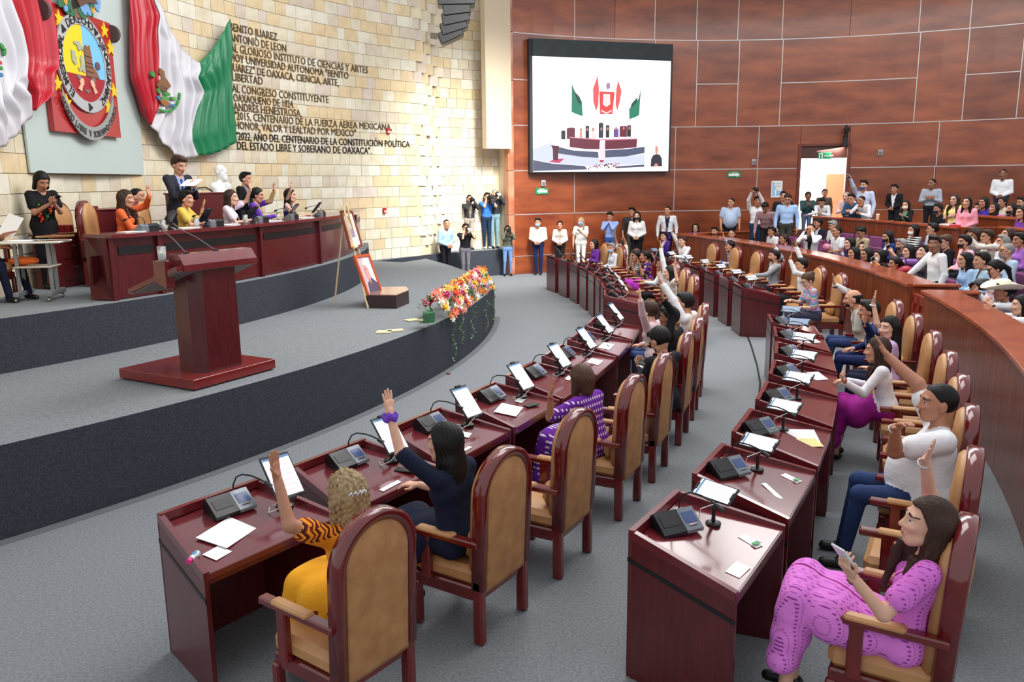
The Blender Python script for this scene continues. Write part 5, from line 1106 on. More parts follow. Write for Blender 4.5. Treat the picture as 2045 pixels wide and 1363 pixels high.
def hair_template(style, vx):
    shell = [ellp((0, -.014, .026), (.085, .104, .100), 'h')]
    yf = .030; cut = lambda Q: np.minimum(Q[..., 1] - (.020 + .5 * np.maximum(Q[..., 2], 0)), .068 - Q[..., 2])
    if style == 'short':
        pr = [ellp((0, -.014, .028), (.088, .107, .103), 'h'), cap((-.03, .06, .09), (.04, .05, .10), .03, .03, 'h', .02)]; cutf = lambda Q: np.maximum(np.minimum(Q[..., 1] - (.000 + .75 * np.maximum(Q[..., 2], 0)), .075 - Q[..., 2]), -.055 - Q[..., 2] - .3 * np.minimum(Q[..., 1], 0) * 0)
    elif style == 'crop': pr = [ellp((0, -.014, .022), (.080, .100, .094), 'h')]; cutf = lambda Q: np.maximum(np.minimum(Q[..., 1] - (-.004 + .8 * np.maximum(Q[..., 2], 0)), .072 - Q[..., 2]), -.045 - Q[..., 2])
    elif style == 'balding': pr = [ellp((0, -.016, .010), (.080, .100, .090), 'h')]; cutf = lambda Q: np.maximum.reduce([np.minimum(Q[..., 1] - .01, .2 - Q[..., 2]), -.05 - Q[..., 2], Q[..., 2] - .055])
    elif style in ('long', 'long_extra', 'wavy', 'front'):
        L = {'front': .52, 'long': .34, 'long_extra': .58, 'wavy': .40}[style]
        pr = shell + [cap((0, -.055, .0), (0, -.085, -L), .080, .062, 'h', .03, (A_(0, 1, 0), .62)), cap((-.058, -.02, .02), (-.082, -.012, -L * .62), .036, .026, 'h', .03), cap((.058, -.02, .02), (.082, -.012, -L * .62), .036, .026, 'h', .03), cap((-.05, -.06, -.1), (-.06, -.085, -L * .9), .04, .03, 'h', .03), cap((.05, -.06, -.1), (.06, -.085, -L * .9), .04, .03, 'h', .03)]
        if style in ('front', 'wavy'): pr += [cap((s_ * .058, -.03, .01), (s_ * .080, -.02, -.30), .052, .048, 'h', .03) for s_ in (-1, 1)] + [cap((s_ * .068, .02, .0), (s_ * .098, .050, -.20), .028, .026, 'h', .02) for s_ in (-1, 1)] + [cap((s_ * .098, .050, -.20), (s_ * .09, .075, -.36), .026, .014, 'h', .02) for s_ in (-1, 1)]
        cutf = lambda Q: np.minimum.reduce([Q[..., 1] - (.018 + .55 * np.maximum(Q[..., 2], 0)), .070 - Q[..., 2], Q[..., 2] + .13])
    elif style == 'bob':
        pr = shell + [cap((-.062, -.01, .02), (-.072, .0, -.09), .034, .030, 'h', .03), cap((.062, -.01, .02), (.072, .0, -.09), .034, .030, 'h', .03), cap((0, -.06, .0), (0, -.062, -.085), .066, .052, 'h', .03)]; cutf = lambda Q: np.minimum(Q[..., 1] - (.024 + .5 * np.maximum(Q[..., 2], 0)), .062 - Q[..., 2])
    elif style == 'bun': pr = shell + [ellp((0, -.10, .055), (.045, .045, .045), 'h', .01)]; cutf = lambda Q: np.maximum(cut(Q), -.07 - Q[..., 2])
    elif style == 'pony': pr = shell + [cap((0, -.10, .03), (0, -.15, -.06), .030, .034, 'h', .02), cap((0, -.15, -.06), (0, -.14, -.30), .034, .014, 'h', .02)]; cutf = lambda Q: np.maximum(cut(Q), -.20 - Q[..., 2] + 0 * Q[..., 0]) if False else np.where(Q[..., 1] > -.08, np.maximum(cut(Q), -.07 - Q[..., 2]), -1)
    elif style == 'curly':
        pr = [ellp((0, -.016, .024), (.084, .102, .098), 'h'), cap((0, -.06, .0), (0, -.085, -.30), .082, .074, 'h', .04, (A_(0, 1, 0), .7)), cap((-.062, -.02, -.04), (-.082, -.04, -.26), .034, .036, 'h', .03), cap((.062, -.02, -.04), (.082, -.04, -.26), .034, .036, 'h', .03)]; cutf = lambda Q: np.minimum(Q[..., 1] - (.022 + .5 * np.maximum(Q[..., 2], 0)), .066 - Q[..., 2])
    amp = {'curly': .011, 'wavy': .005, 'short': .0018}.get(style, .0026)
    fq = 150 if style == 'curly' else 105
    def disp(Q):
        an = np.arctan2(Q[..., 0], -Q[..., 1] + 1e-6); w = np.sin(an * 26 + 5 * np.sin(Q[..., 2] * 22)) * amp
        if style in ('curly',): w = w * .5 + amp * np.sin(Q[..., 0] * fq + 2 * np.sin(Q[..., 2] * 60)) * np.sin(Q[..., 2] * fq + 2 * np.sin(Q[..., 1] * 70)) * np.sin(Q[..., 1] * fq)
        return w
    return mesh_prims(pr, vx, cutf, disp)
HR = {}
def hair_t(s, vx):
    if (s, vx) not in HR: HR[(s, vx)] = hair_template(s, vx)
    return HR[(s, vx)]
def mask_t(vx=.009):
    if 'm' not in HR:
        pr = [ellp((0, .012, -.048), (.072, .098, .062), 'm')]; HR['m'] = mesh_prims(pr, vx, lambda Q: np.maximum(.038 - Q[..., 1], Q[..., 2] + .008))
    return HR['m']
def Rz(a): c, s = cos(a), sin(a); return np.array([[c, -s, 0], [s, c, 0], [0, 0, 1]])
def Rx(a): c, s = cos(a), sin(a); return np.array([[1, 0, 0], [0, c, -s], [0, s, c]])
def Ry(a): c, s = cos(a), sin(a); return np.array([[c, 0, s], [0, 1, 0], [-s, 0, c]])
SKIN = {'l': srgb(222, 172, 146), 'm': srgb(206, 150, 120), 't': srgb(182, 126, 98), 'b': srgb(148, 98, 74)}
def skinmats(t):
    c = SKIN[t]; s = mat('skin_' + t, c, rough=.55, noise=.08, nscale=30)
    return [s, mat('eye_white', srgb(215, 205, 200), rough=.3), mat('eye_dark', srgb(30, 20, 18), rough=.4), mat('lips_' + t, (c[0] * .72, c[1] * .42, c[2] * .42), rough=.45)]
def cloth(rgb, pat=None):
    nm = 'cloth_%02x%02x%02x_%s' % (tuple(rgb) + (pat or 'plain',))
    if nm in MATS: return MATS[nm]
    m = smat(nm, rgb, rough=.85, spec=.2, noise=.12, nscale=9, bump=.7, bscale=20)
    if pat:
        nt = m.node_tree; N = nt.nodes; L = nt.links; b = N['Principled BSDF']; tc = N.new('ShaderNodeTexCoord'); sep = N.new('ShaderNodeSeparateXYZ'); L.new(tc.outputs['Object'], sep.inputs[0])
        def stripes(sock, f, duty, off=0):
            a = N.new('ShaderNodeMath'); a.operation = 'MULTIPLY_ADD'; a.inputs[1].default_value = f; a.inputs[2].default_value = off; L.new(sock, a.inputs[0]); fr_ = N.new('ShaderNodeMath'); fr_.operation = 'FRACT'; L.new(a.outputs[0], fr_.inputs[0]); g = N.new('ShaderNodeMath'); g.operation = 'LESS_THAN'; g.inputs[1].default_value = duty; L.new(fr_.outputs[0], g.inputs[0]); return g.outputs[0]
        def mixc(fac, c1, c2):
            x = N.new('ShaderNodeMix'); x.data_type = 'RGBA'; L.new(fac, x.inputs[0])
            for i, c in ((6, c1), (7, c2)):
                if isinstance(c, tuple): x.inputs[i].default_value = c + (1,)
                else: L.new(c, x.inputs[i])
            return x.outputs[2]
        def mul(a, c):
            x = N.new('ShaderNodeMath'); x.operation = 'MULTIPLY'; L.new(a, x.inputs[0]); L.new(c, x.inputs[1]); return x.outputs[0]
        X, Y_, Z_ = sep.outputs; base = srgb(*rgb)
        su = N.new('ShaderNodeMath'); su.operation = 'ADD'; L.new(X, su.inputs[0]); L.new(Y_, su.inputs[1]); XY_ = su.outputs[0]
        if pat == 'plaid': c = mixc(stripes(XY_, 16, .42), base, srgb(36, 44, 110)); c = mixc(stripes(Z_, 15, .42), c, srgb(50, 58, 130)); c = mixc(stripes(XY_, 16, .08, .7), c, srgb(236, 236, 240)); c = mixc(stripes(Z_, 15, .08, .7), c, srgb(236, 236, 240))
        elif pat == 'dots': c = mixc(mul(stripes(XY_, 22, .40), stripes(Z_, 20, .40)), base, srgb(236, 220, 240))
        elif pat == 'pinkprint':
            c = mixc(mul(stripes(XY_, 20, .22), stripes(Z_, 46, .45)), base, srgb(150, 60, 150)); c = mixc(mul(stripes(XY_, 20, .12, .55), stripes(Z_, 80, .5)), c, srgb(176, 86, 172)); c = mixc(stripes(XY_, 2.1, .03, .3), c, srgb(140, 20, 90))
        elif pat == 'orange':
            dd2 = mul(stripes(XY_, 16, .34), stripes(Z_, 5.5, .12)); c = mixc(dd2, base, srgb(110, 30, 24))
            zg = N.new('ShaderNodeMath'); zg.operation = 'GREATER_THAN'; zg.inputs[1].default_value = 1.02; L.new(Z_, zg.inputs[0])
            w = N.new('ShaderNodeMath'); w.operation = 'PINGPONG'; w.inputs[1].default_value = .028; L.new(Z_, w.inputs[0]); a2 = N.new('ShaderNodeMath'); a2.operation = 'ADD'; L.new(XY_, a2.inputs[0]); L.new(w.outputs[0], a2.inputs[1])
            c = mixc(mul(zg.outputs[0], stripes(a2.outputs[0], 22, .40)), c, srgb(122, 36, 24)); c = mixc(mul(zg.outputs[0], stripes(a2.outputs[0], 11, .16, .1)), c, srgb(64, 28, 26))
        elif pat == 'rainbow':
            w = N.new('ShaderNodeMath'); w.operation = 'MULTIPLY_ADD'; L.new(XY_, w.inputs[0]); w.inputs[1].default_value = -.45; L.new(Z_, w.inputs[2]); Z2 = w.outputs[0]; c = mixc(stripes(Z2, 9, .2), base, srgb(60, 150, 170)); c = mixc(stripes(Z2, 9, .12, .3), c, srgb(176, 170, 60)); c = mixc(stripes(Z2, 9, .14, .5), c, srgb(200, 100, 170)); c = mixc(stripes(Z2, 9, .14, .75), c, srgb(150, 130, 200))
        elif pat == 'stripes': c = mixc(stripes(Z_, 22, .5), base, srgb(226, 226, 226))
        elif pat == 'checks': c = mixc(mul(stripes(XY_, 26, .5), stripes(Z_, 26, .5)), base, srgb(230, 230, 228))
        elif pat == 'floral':
            n_ = N.new('ShaderNodeTexVoronoi'); n_.inputs['Scale'].default_value = 14; L.new(tc.outputs['Object'], n_.inputs['Vector']); g = N.new('ShaderNodeMath'); g.operation = 'LESS_THAN'; g.inputs[1].default_value = .42; L.new(n_.outputs['Distance'], g.inputs[0]); hs = N.new('ShaderNodeHueSaturation'); hs.inputs['Saturation'].default_value = 1.3; L.new(n_.outputs['Color'], hs.inputs['Color']); mm = N.new('ShaderNodeMix'); mm.data_type = 'RGBA'; mm.inputs[0].default_value = .55; L.new(hs.outputs[0], mm.inputs[6]); mm.inputs[7].default_value = srgb(226, 80, 90) + (1,); c = mixc(g.outputs[0], base, mm.outputs[2])
        elif pat == 'guayabera': c = mixc(stripes(X, 14, .14), base, srgb(206, 200, 184))
        for l in list(b.inputs['Base Color'].links): L.remove(l)
        L.new(c, b.inputs['Base Color'])
    return m
HAIRC = {'k': (20, 16, 16), 'd': (62, 40, 30), 'br': (86, 60, 44), 'bl': (176, 150, 112), 'g': (150, 148, 146), 'w': (214, 210, 206)}
def person(label, head, yaw, pose='sit', floor=0., h=1.65, sex='f', R='lap', L='lap', hy=0, hp=0, hr=0, hair='long', hc='k', skin='m', top=(230, 230, 230), tpat=None, topname='shirt', sleeve='long', bot=(30, 32, 40), botname='trousers', bpat=None, fat=1., lean=5, q='far', inner=None, mask=None, glasses=False, hat=False, group=None, z=None, dist=None, shoes=(24, 22, 22), hs='open', legs=None, twist=0, fix_z=None, sz=None, xy=None, tie=None, beard=False):
    if xy is not None:
        r_ = ray(*head); dist = hypot(xy[0], xy[1]) / hypot(r_[0], r_[1])
    if dist is not None and pose == 'stand':
        l0 = radians(lean); k_ = (CAMP[2] + ray(*head)[2] * dist - floor) / (.895 + .47 * cos(l0) + .158 * cos(l0 * .5)); h = 1.7 * min(max(k_, .82), 1.14)
    k = h / 1.7; vb, vh, vd, vr = {'far': (.020, .0115, .0085, .0125), 'tiny': (.025, .013, .010, .015), 'near': (.0115, .0060, .0048, .0068)}[q]
    if sz == -1: sz = CAMP[2] + ray(*head)[2] * dist - floor - .725 * k
    seat = .46 if sz is None else sz
    sitz = seat + .09 * k; hipz = sitz if pose == 'sit' else (.895 * k)
    ln = radians(lean); R0 = Rz(radians(yaw - 90)); RL = R0 @ Rx(-ln)
    neckv = A_(0, 0, .47 * k); hv = A_(0, .035, .148 * k)
    # head world position: from the sight line at the height this body gives it
    Rt = Rz(radians(twist)); spine = RL @ neckv; hc_ = spine + R0 @ (Rx(-ln * .5) @ hv)
    hzw = floor + hipz + hc_[2] if fix_z is None else fix_z
    Hw = at(head[0], head[1], hzw) if dist is None else CAMP + ray(*head) * dist
    hip = Hw - hc_; base = A_(hip[0], hip[1], floor)
    if dist is not None or fix_z is not None: hip[2] = Hw[2] - hc_[2]
    Wd = lambda p: hip + RL @ (Rt @ np.array(p, float))
    up = RL @ A_(0, 0, 1); fw = RL @ Rt @ A_(0, 1, 0); rt = RL @ Rt @ A_(1, 0, 0)
    f_ = fat; sw = (.165 if sex == 'f' else .19) * k; T_ = 'top'
    pr = [cap(Wd((-.075 * k, 0, -.0)), Wd((.075 * k, 0, -.0)), .105 * k * (1.08 if sex == 'f' else 1) * f_ ** .7, .105 * k * (1.08 if sex == 'f' else 1) * f_ ** .7, 'bot' if botname in ('trousers', 'jeans') else 'bot', .05, (fw, .92)),
          cap(Wd((-.05 * k, .0, .08)), Wd((.05 * k, .0, .08)), .105 * k * f_, .105 * k * f_, T_, .05, (fw, .85)),
          cap(Wd((-.055 * k, .008 * f_, .20 * k)), Wd((.055 * k, .008 * f_, .20 * k)), .098 * k * f_, .098 * k * f_, T_, .06, (fw, .85)),
          cap(Wd((-.085 * k, .0, .33 * k)), Wd((.085 * k, .0, .33 * k)), .098 * k * f_ ** .6, .098 * k * f_ ** .6, T_, .06, (fw, .85)),
          cap(Wd((-sw * .88, -.01, .425 * k)), Wd((sw * .88, -.01, .425 * k)), .056 * k, .056 * k, T_, .05)]
    if f_ > 1.15: pr.append(ellp(Wd((0, .07 * f_, .14 * k)), (.135 * f_, .12 * f_, .17 * f_), T_, .10))
    if sex == 'f': pr += [ellp(Wd((s * .07 * k, .07 * k, .31 * k)), (.058 * k,) * 3, T_, .04) for s in (-1, 1)]
    nb = Wd(neckv); pr.append(cap(nb - up * .03, Hw - (R0 @ A_(0, .02, 0)) - A_(0, 0, .05), .052 * k, .046 * k if sex == 'f' else .054 * k, 'skin', .02))
    pr.append(cap(nb - up * .055 - rt * .05, nb - up * .055 + rt * .05, .050 * k, .050 * k, T_, .03))
    if pose == 'sit' and topname not in ('dress', 'huipil'): pr.append(cap(Wd((-.07, 0, .03)), Wd((.07, 0, .03)), .112 * k * f_, .112 * k * f_, T_, .02, (fw, .92)))
    # legs
    knees = []; F0 = R0 @ A_(0, 1, 0); X0 = R0 @ A_(1, 0, 0); skirt = botname in ('skirt', 'dress_skirt'); LT = 'bot'
    for s in (-1, 1):
        hj = hip + X0 * s * .085 * k
        if pose == 'sit':
            if legs == 'cross': kn = hip + X0 * s * .09 * k + F0 * .50 * k + A_(0, 0, .13 + .03 * s); an = V3(kn[0], kn[1], floor + .12) + F0 * .05
            elif legs == 'out': kn = hip + X0 * s * .13 * k + F0 * .40 * k + A_(0, 0, .02); an = V3(kn[0], kn[1], floor + .09) + F0 * .08
            else: kn = hip + X0 * s * .10 * k + F0 * .43 * k + A_(0, 0, .01); an = V3(kn[0], kn[1], floor + .09) + F0 * .02
        else:
            wd2 = .11 if legs == 'wide' else .075; an = V3(hip[0], hip[1], floor + .09) + X0 * s * wd2 * k; kn = (hj + an) / 2 + F0 * .02
        knees.append(kn)
        pr += [cap(hj, kn, .082 * k * f_ ** .5, .056 * k, LT, .03), cap(kn, an, .054 * k, .036 * k if botname != 'trousers' else .044 * k, LT if not (skirt and pose == 'sit') else ('skin' if not skirt else 'skin'), .02)]
        pr += [cap(an - A_(0, 0, .045) - F0 * .03, an - A_(0, 0, .055) + F0 * .13, .036 * k, .030 * k, 'shoe%d' % s, .012)]
        if skirt and pose == 'sit': pr += [cap(kn + A_(0, 0, .0), kn - A_(0, 0, .20) + F0 * .02, .085, .085, LT, .03)]
    if skirt and pose == 'sit':
        kc = (knees[0] + knees[1]) / 2; pr += [cap(hip + F0 * .05, kc, .12, .10, LT, .06), cap(kc - X0 * .12, kc + X0 * .12, .08, .08, LT, .05), cap(hip + F0 * .2 - X0 * .07, hip + F0 * .2 + X0 * .07, .115, .115, LT, .06)]
        for t_ in (.10, .22, .34): pr.append(cap(kc + F0 * (.02 + t_ * .12) - A_(0, 0, t_) - X0 * (.11 + t_ * .15), kc + F0 * (.02 + t_ * .12) - A_(0, 0, t_) + X0 * (.11 + t_ * .15), .078, .078, LT, .06)); pr.append(cap(kc - F0 * .16 - A_(0, 0, t_ * .3) - X0 * .12, kc - F0 * .16 - A_(0, 0, t_ * .3) + X0 * .12, .09, .09, LT, .06))
    if skirt and pose != 'sit': pr += [cap(hip, hip - A_(0, 0, .42), .13, .13, LT, .05)]
    # arms
    hands = []
    for s, spec in ((1, R), (-1, L)):
        S_ = Wd((s * sw, -.005, .430 * k)); l1, l2 = .275 * k, .245 * k; ehint = None; nrm_ = None; shp = hs
        opt = {}
        if isinstance(spec, tuple): spec, opt = spec[0], (spec[1] if len(spec) > 1 else {})
        shp = opt.get('hs', hs)
        loc = lambda p: S_ + R0 @ Rt @ (A_(p[0] * s, p[1], p[2]) * k)
        if spec == 'down': E = loc((.06, -.03, -.27)); Wv = E + R0 @ A_(-.0 * s, .08, -.23) * k; shp = 'relax'; nrm_ = -X0 * s
        elif spec == 'lap': E = loc((.05, .0, -.265)); Wv = hip + R0 @ A_(s * .05, .26, .13) * k; shp = 'relax'; nrm_ = A_(0, 0, -1)
        elif spec == 'lapmid': E = loc((.07, .02, -.26)); Wv = hip + R0 @ A_(s * .02, .22, .20) * k; shp = 'relax'; nrm_ = A_(0, 0, -1)
        elif spec == 'desk': E = loc((.05, .10, -.25)); Wv = hip + R0 @ A_(s * .10, .40, .24) * k; shp = 'relax'; nrm_ = A_(0, 0, -1)
        elif spec == 'raise': E = loc((.12, .10, .21)); Wv = E + R0 @ A_(-.02 * s, .03, .24) * k; nrm_ = F0
        elif spec == 'half': E = loc((.10, .14, -.20)); Wv = E + R0 @ A_(.02 * s, .08, .23) * k; nrm_ = F0
        elif spec == 'phone': E = loc((.06, .05, -.26)); Wv = hip + R0 @ A_(s * .03, .30, .30) * k; shp = 'grip'; nrm_ = A_(0, 0, 1) - F0 * .4
        elif spec == 'camera': E = loc((.09, .14, -.21)); Wv = Hw + R0 @ A_(s * .085, .13, -.06); shp = 'grip'; nrm_ = -X0 * s
        elif spec == 'phonehigh': E = loc((.04, .20, -.12)); Wv = Hw + R0 @ A_(s * .05, .34, .0); shp = 'grip'; nrm_ = -X0 * s
        elif spec == 'front': E = loc((.05, -.01, -.265)); Wv = hip + R0 @ A_(s * .045, .17, .06) * k; shp = 'relax'; nrm_ = -F0 * .5 - X0 * s
        elif spec == 'cross': E = loc((.05, .04, -.25)); Wv = E + R0 @ A_(-.22 * s, .09, .05) * k; shp = 'relax'; nrm_ = -F0
        elif spec == 'chin': E = loc((.02, .20, -.16)); Wv = Hw + R0 @ A_(s * .03, .08, -.16); shp = 'grip'; nrm_ = -X0 * s
        elif spec == 'px':
            E = onsphere(*opt['E'], S_, l1, opt.get('nE', True)); Wv = onsphere(*opt['W'], E, l2, opt.get('nW', True)); nrm_ = opt.get('n', F0)
        dv = Wv - S_; D_ = np.linalg.norm(dv)
        if spec != 'px':
            mx = (l1 + l2) * .985
            if D_ > mx: Wv = S_ + dv / D_ * mx; dv = Wv - S_; D_ = mx
            # two-bone solve with the drafted elbow as the pole
            u = dv / D_; a = (l1 * l1 - l2 * l2 + D_ * D_) / (2 * D_); hh = math.sqrt(max(l1 * l1 - a * a, 1e-6)); pe = (E - S_) - u * ((E - S_) @ u); npe = np.linalg.norm(pe)
            pe = pe / npe if npe > 1e-4 else A_(0, 0, -1); E = S_ + u * a + pe * hh
        fa_ = 1.0 + .5 * (f_ - 1); mu = (.90 if sex == 'f' else 1.0) * fa_
        ru, re, rw = .047 * k * mu, .038 * k * mu, .026 * k * (.5 + .5 * mu)
        fd = (Wv - E) / np.linalg.norm(Wv - E)
        if sleeve == 'long': pr += [cap(S_, E, ru + .010, re + .012, T_, .03), cap(E, Wv - fd * .01, re + .012, rw + .011, T_, .015), cap(E + fd * l2 * .7, Wv, rw + .003, rw, 'skin', .004)]
        elif sleeve == 'short': pr += [cap(S_, S_ + (E - S_) * .62, ru + .016, ru + .020, T_, .03), cap(S_ + (E - S_) * .5, E, ru * .92, re, 'skin', .004), cap(E, Wv, re, rw, 'skin', .015)]
        elif sleeve == 'elbow': pr += [cap(S_, E - (E - S_) * .1, ru + .012, re + .018, T_, .03), cap(S_ + (E - S_) * .6, E, ru * .85, re, 'skin', .004), cap(E, Wv, re, rw, 'skin', .015)]
        else: pr += [cap(S_, E, ru, re, 'skin', .03), cap(E, Wv, re, rw, 'skin', .015)]
        nrm_ = np.array(opt.get('n', nrm_), float); hd = fd.copy()
        if 'bend' in opt: hd = hd + np.array(opt['bend'], float)
        if 'tip' in opt:
            tp_ = onsphere(*opt['tip'], Wv, .17 * k, opt.get('nT', True)); hd = tp_ - Wv
        if spec in ('lap', 'desk', 'lapmid'): hd = hd * A_(1, 1, .2)
        hd = hd / np.linalg.norm(hd); nz = nrm_ - hd * (nrm_ @ hd); nz /= np.linalg.norm(nz) + 1e-9; hx = np.cross(hd, nz)
        # thumb direction: right hand palm up template has thumb +x; mirror for the left
        M = np.stack([hx * (1 if s > 0 else -1), hd, nz], 1)
        hands.append((shp, M, Wv, s, hd, nz))
    Vb, Fb = mesh_prims(pr, vb); cen = Vb[Fb].mean(1)
    tags = sorted(set(p['tag'] for p in pr)); D = np.full((len(tags), len(cen)), 9.0)
    for p in pr:
        i = tags.index(p['tag']); D[i] = np.minimum(D[i], prim_d(p, cen))
    tg = np.array(tags)[D.argmin(0)]
    # V-neck or open front
    lc = (cen - hip) @ (RL @ Rt)
    if inner is not None: m_ = (tg == 'top') & (np.abs(lc[:, 0]) < .018 + .16 * np.clip(lc[:, 2] - .10 * k, 0, .4) * .9) & (lc[:, 1] > .0) & (lc[:, 2] > .08 * k); tg[m_] = 'inner'
    if tie is not None: m_ = (tg == 'inner') & (np.abs(lc[:, 0]) < .024); tg[m_] = 'tie'
    # root mesh: skin of body, head and hands
    parts = []; mis = []; nv = 0
    Vs, Fs = sub(Vb, Fb, tg == 'skin') if (tg == 'skin').any() else (np.zeros((0, 3)), np.zeros((0, 4), int))
    parts.append((Vs, Fs)); mis.append(np.zeros(len(Fs), int))
    HRm = R0 @ Rx(-ln * .3) @ Rz(radians(hy)) @ Rx(radians(hp)) @ Ry(radians(hr)); hk = k ** .5 * (1.12 if sex == 'm' else 1.10)
    Vh, Fh, mh = head_t(sex == 'f', vh); parts.append((Vh @ HRm.T * hk + Hw, Fh)); mis.append(mh)
    for shp, M, Wv, s, hd, nz in hands:
        Vq, Fq_ = hand_t(shp, vd); kk = k * (1.0 if sex == 'm' else .94); W2 = Vq @ (M.T) * kk + Wv
        if s < 0: Fq_ = Fq_[:, ::-1]
        parts.append((W2, Fq_)); mis.append(np.zeros(len(Fq_), int))
    VV = []; FF = []
    for V_, F__ in parts: VV.append(V_); FF.append(F__ + nv); nv += len(V_)
    o = bpy.data.objects.new('person', mk_mesh('person', np.concatenate(VV) - base, np.concatenate(FF), skinmats(skin), np.concatenate(mis))); COL.objects.link(o); o.location = base; tag(o, label, 'person', group)
    for nm, tg_, m_ in ((topname if topname != 'dress' else 'dress', 'top', cloth(top, tpat)), (botname if botname != 'dress_skirt' else 'skirt', 'bot', cloth(bot, bpat)), ('shirt', 'inner', cloth(inner) if inner else None), ('tie', 'tie', cloth(tie, None) if tie else None), ('shoe', 'shoe-1', smat('shoe_%02x%02x%02x' % tuple(shoes), shoes, rough=.4)), ('shoe', 'shoe1', smat('shoe_%02x%02x%02x' % tuple(shoes), shoes, rough=.4))):
        w = tg == tg_
        if m_ is None or not w.any(): continue
        V_, F__ = sub(Vb, Fb, w); c = bpy.data.objects.new(nm, mk_mesh(nm, V_ - base, F__, [m_])); COL.objects.link(c); c.parent = o
    def headpart(nm, VF, m_):
        key = None; V_, F__ = VF; me = mk_mesh(nm, V_ @ HRm.T * hk + (Hw - base), F__, [m_]); c = bpy.data.objects.new(nm, me); COL.objects.link(c); c.parent = o; return c
    if hair: headpart('hair', hair_t(hair, vr), mat('hair_' + hc, srgb(*HAIRC[hc]), rough=.5, spec=.25, noise=.4, nscale=60, stretch=(1, 1, .15), bump=.4, bscale=160))
    if mask: headpart('face_mask', mask_t(), smat('mask_%02x%02x%02x' % tuple(mask), mask, rough=.8))
    if beard:
        b_ = mesh_prims([ellp((0, .022, -.066), (.060, .070, .050), 'b'), cap((-.02, .09, -.046), (.02, .09, -.046), .008, .008, 'b', .005)], .010, lambda Q: np.maximum(.02 - Q[..., 1], Q[..., 2] + .040)); headpart('beard', b_, mat('hair_' + hc, srgb(*HAIRC[hc]), rough=.6))
    if glasses:
        b = MB(); f3 = lambda p: HRm @ (np.array(p) * hk) + (Hw - base)
        for sx in (-1, 1): b.tube([f3((sx * .033 + .021 * cos(a), .098 - abs(.021 * cos(a) + .0) * .1, .004 + .017 * sin(a))) for a in np.linspace(0, 2 * pi, 13)], .002, 4); b.tube([f3((sx * .054, .094, .008)), f3((sx * .078, .0, .005))], .002, 4)
        b.tube([f3((-.012, .099, .006)), f3((.012, .099, .006))], .002, 4); b.build('glasses', M_black, o)
    if hat:
        b = MB(); prf = [(.0, .145), (.055, .15), (.075, .13), (.088, .06), (.092, .045), (.16, .035), (.215, .055), (.218, .048), (.16, .026), (.09, .035), (.085, .05)]
        b.lathe(prf, n=24); P_ = np.array(b.v); P_[:, 2] += .35 * (P_[:, 0] / .2) ** 2 * .18 * (np.hypot(P_[:, 0], P_[:, 1]) > .1); P_[:, 1] *= 1.15; b.v = [tuple(HRm @ (p * hk + A_(0, 0, .0)) + Hw - base) for p in P_]; b.build('hat', smat('hat_cream', (238, 228, 204), rough=.7), o, smooth=True)
    o['_h'] = 1; del o['_h']
    return dict(o=o, H=Hw, M=HRm, hands=hands, base=base, hip=hip, R0=R0, k=k, hk=hk)
def band_on(pn, i, name, colr, r=.034, w=.02, back=.025, m=None):
    "a bracelet or cuff round wrist i (0 right, 1 left), part of the person"
    shp, M, Wv, s, hd, nz = pn['hands'][i]; b = MB(); a = Wv - hd * back - pn['base']; b.tube([a - hd * w / 2, a + hd * w / 2], r, 12, caps=False)
    if w > .03:
        b = MB(); ux = np.cross(hd, nz)
        for k_ in range(12): q = a + (ux * cos(k_ * pi / 6) + nz * sin(k_ * pi / 6)) * r * .75; b.ball(q + hd * .008 * (k_ % 3 - 1), (.017, .017, .026), 8)
    o = b.build(name, m or smat('band_%02x%02x%02x' % colr, colr, rough=.6), pn['o'], smooth=True); md = o.modifiers.new('t', 'SOLIDIFY'); md.thickness = .006; return o
def hold_phone(pn, i, label, colr=(30, 30, 34), off=.10, s=1.0, scr_=None, up_=None, flip=1):
    shp, M, Wv, sd, hd, nz = pn['hands'][i]; c = Wv + hd * off + nz * .025; r = empty('phone', c); tag(r, label, 'phone'); ux = np.cross(hd, nz); R3 = np.stack([ux, hd, nz * flip], 1) if up_ is None else up_
    b = MB(); b.box((0, 0, 0), (.075 * s, .15 * s, .010), .004, rot=R3); b.build('phone_body', smat('ph_%02x%02x%02x' % colr, colr, rough=.3), r); b = MB(); b.box(R3 @ V3(0, 0, .0055), (.066 * s, .135 * s, .001), rot=R3); b.build('phone_display', scr_ or M_black, r); return r
def hold_camera(pn, label, lens=.12, white=False):
    H, M = pn['H'], pn['M']; c = H + M @ A_(0, .16, -.01); r = empty('photo_camera', c); tag(r, label, 'camera'); b = MB(); b.box((0, 0, 0), (.14, .07, .10), .015, rot=M); b.box(M @ V3(0, .0, .06), (.06, .06, .04), .01, rot=M); b.build('camera_body', M_black, r)
    b = MB(); b.tube([M @ V3(0, .03, 0), M @ V3(0, .03 + lens, 0)], [.036, .042], 12); b.build('lens', M_white if white else M_plastic, r); return r
# ================================================================== the assembly members in the near rows
def toC(p, d=0): return pol(p)[1] + 180 + d      # heading from a seat towards the stage
def face(phi, d=0): return phi + 180 + d
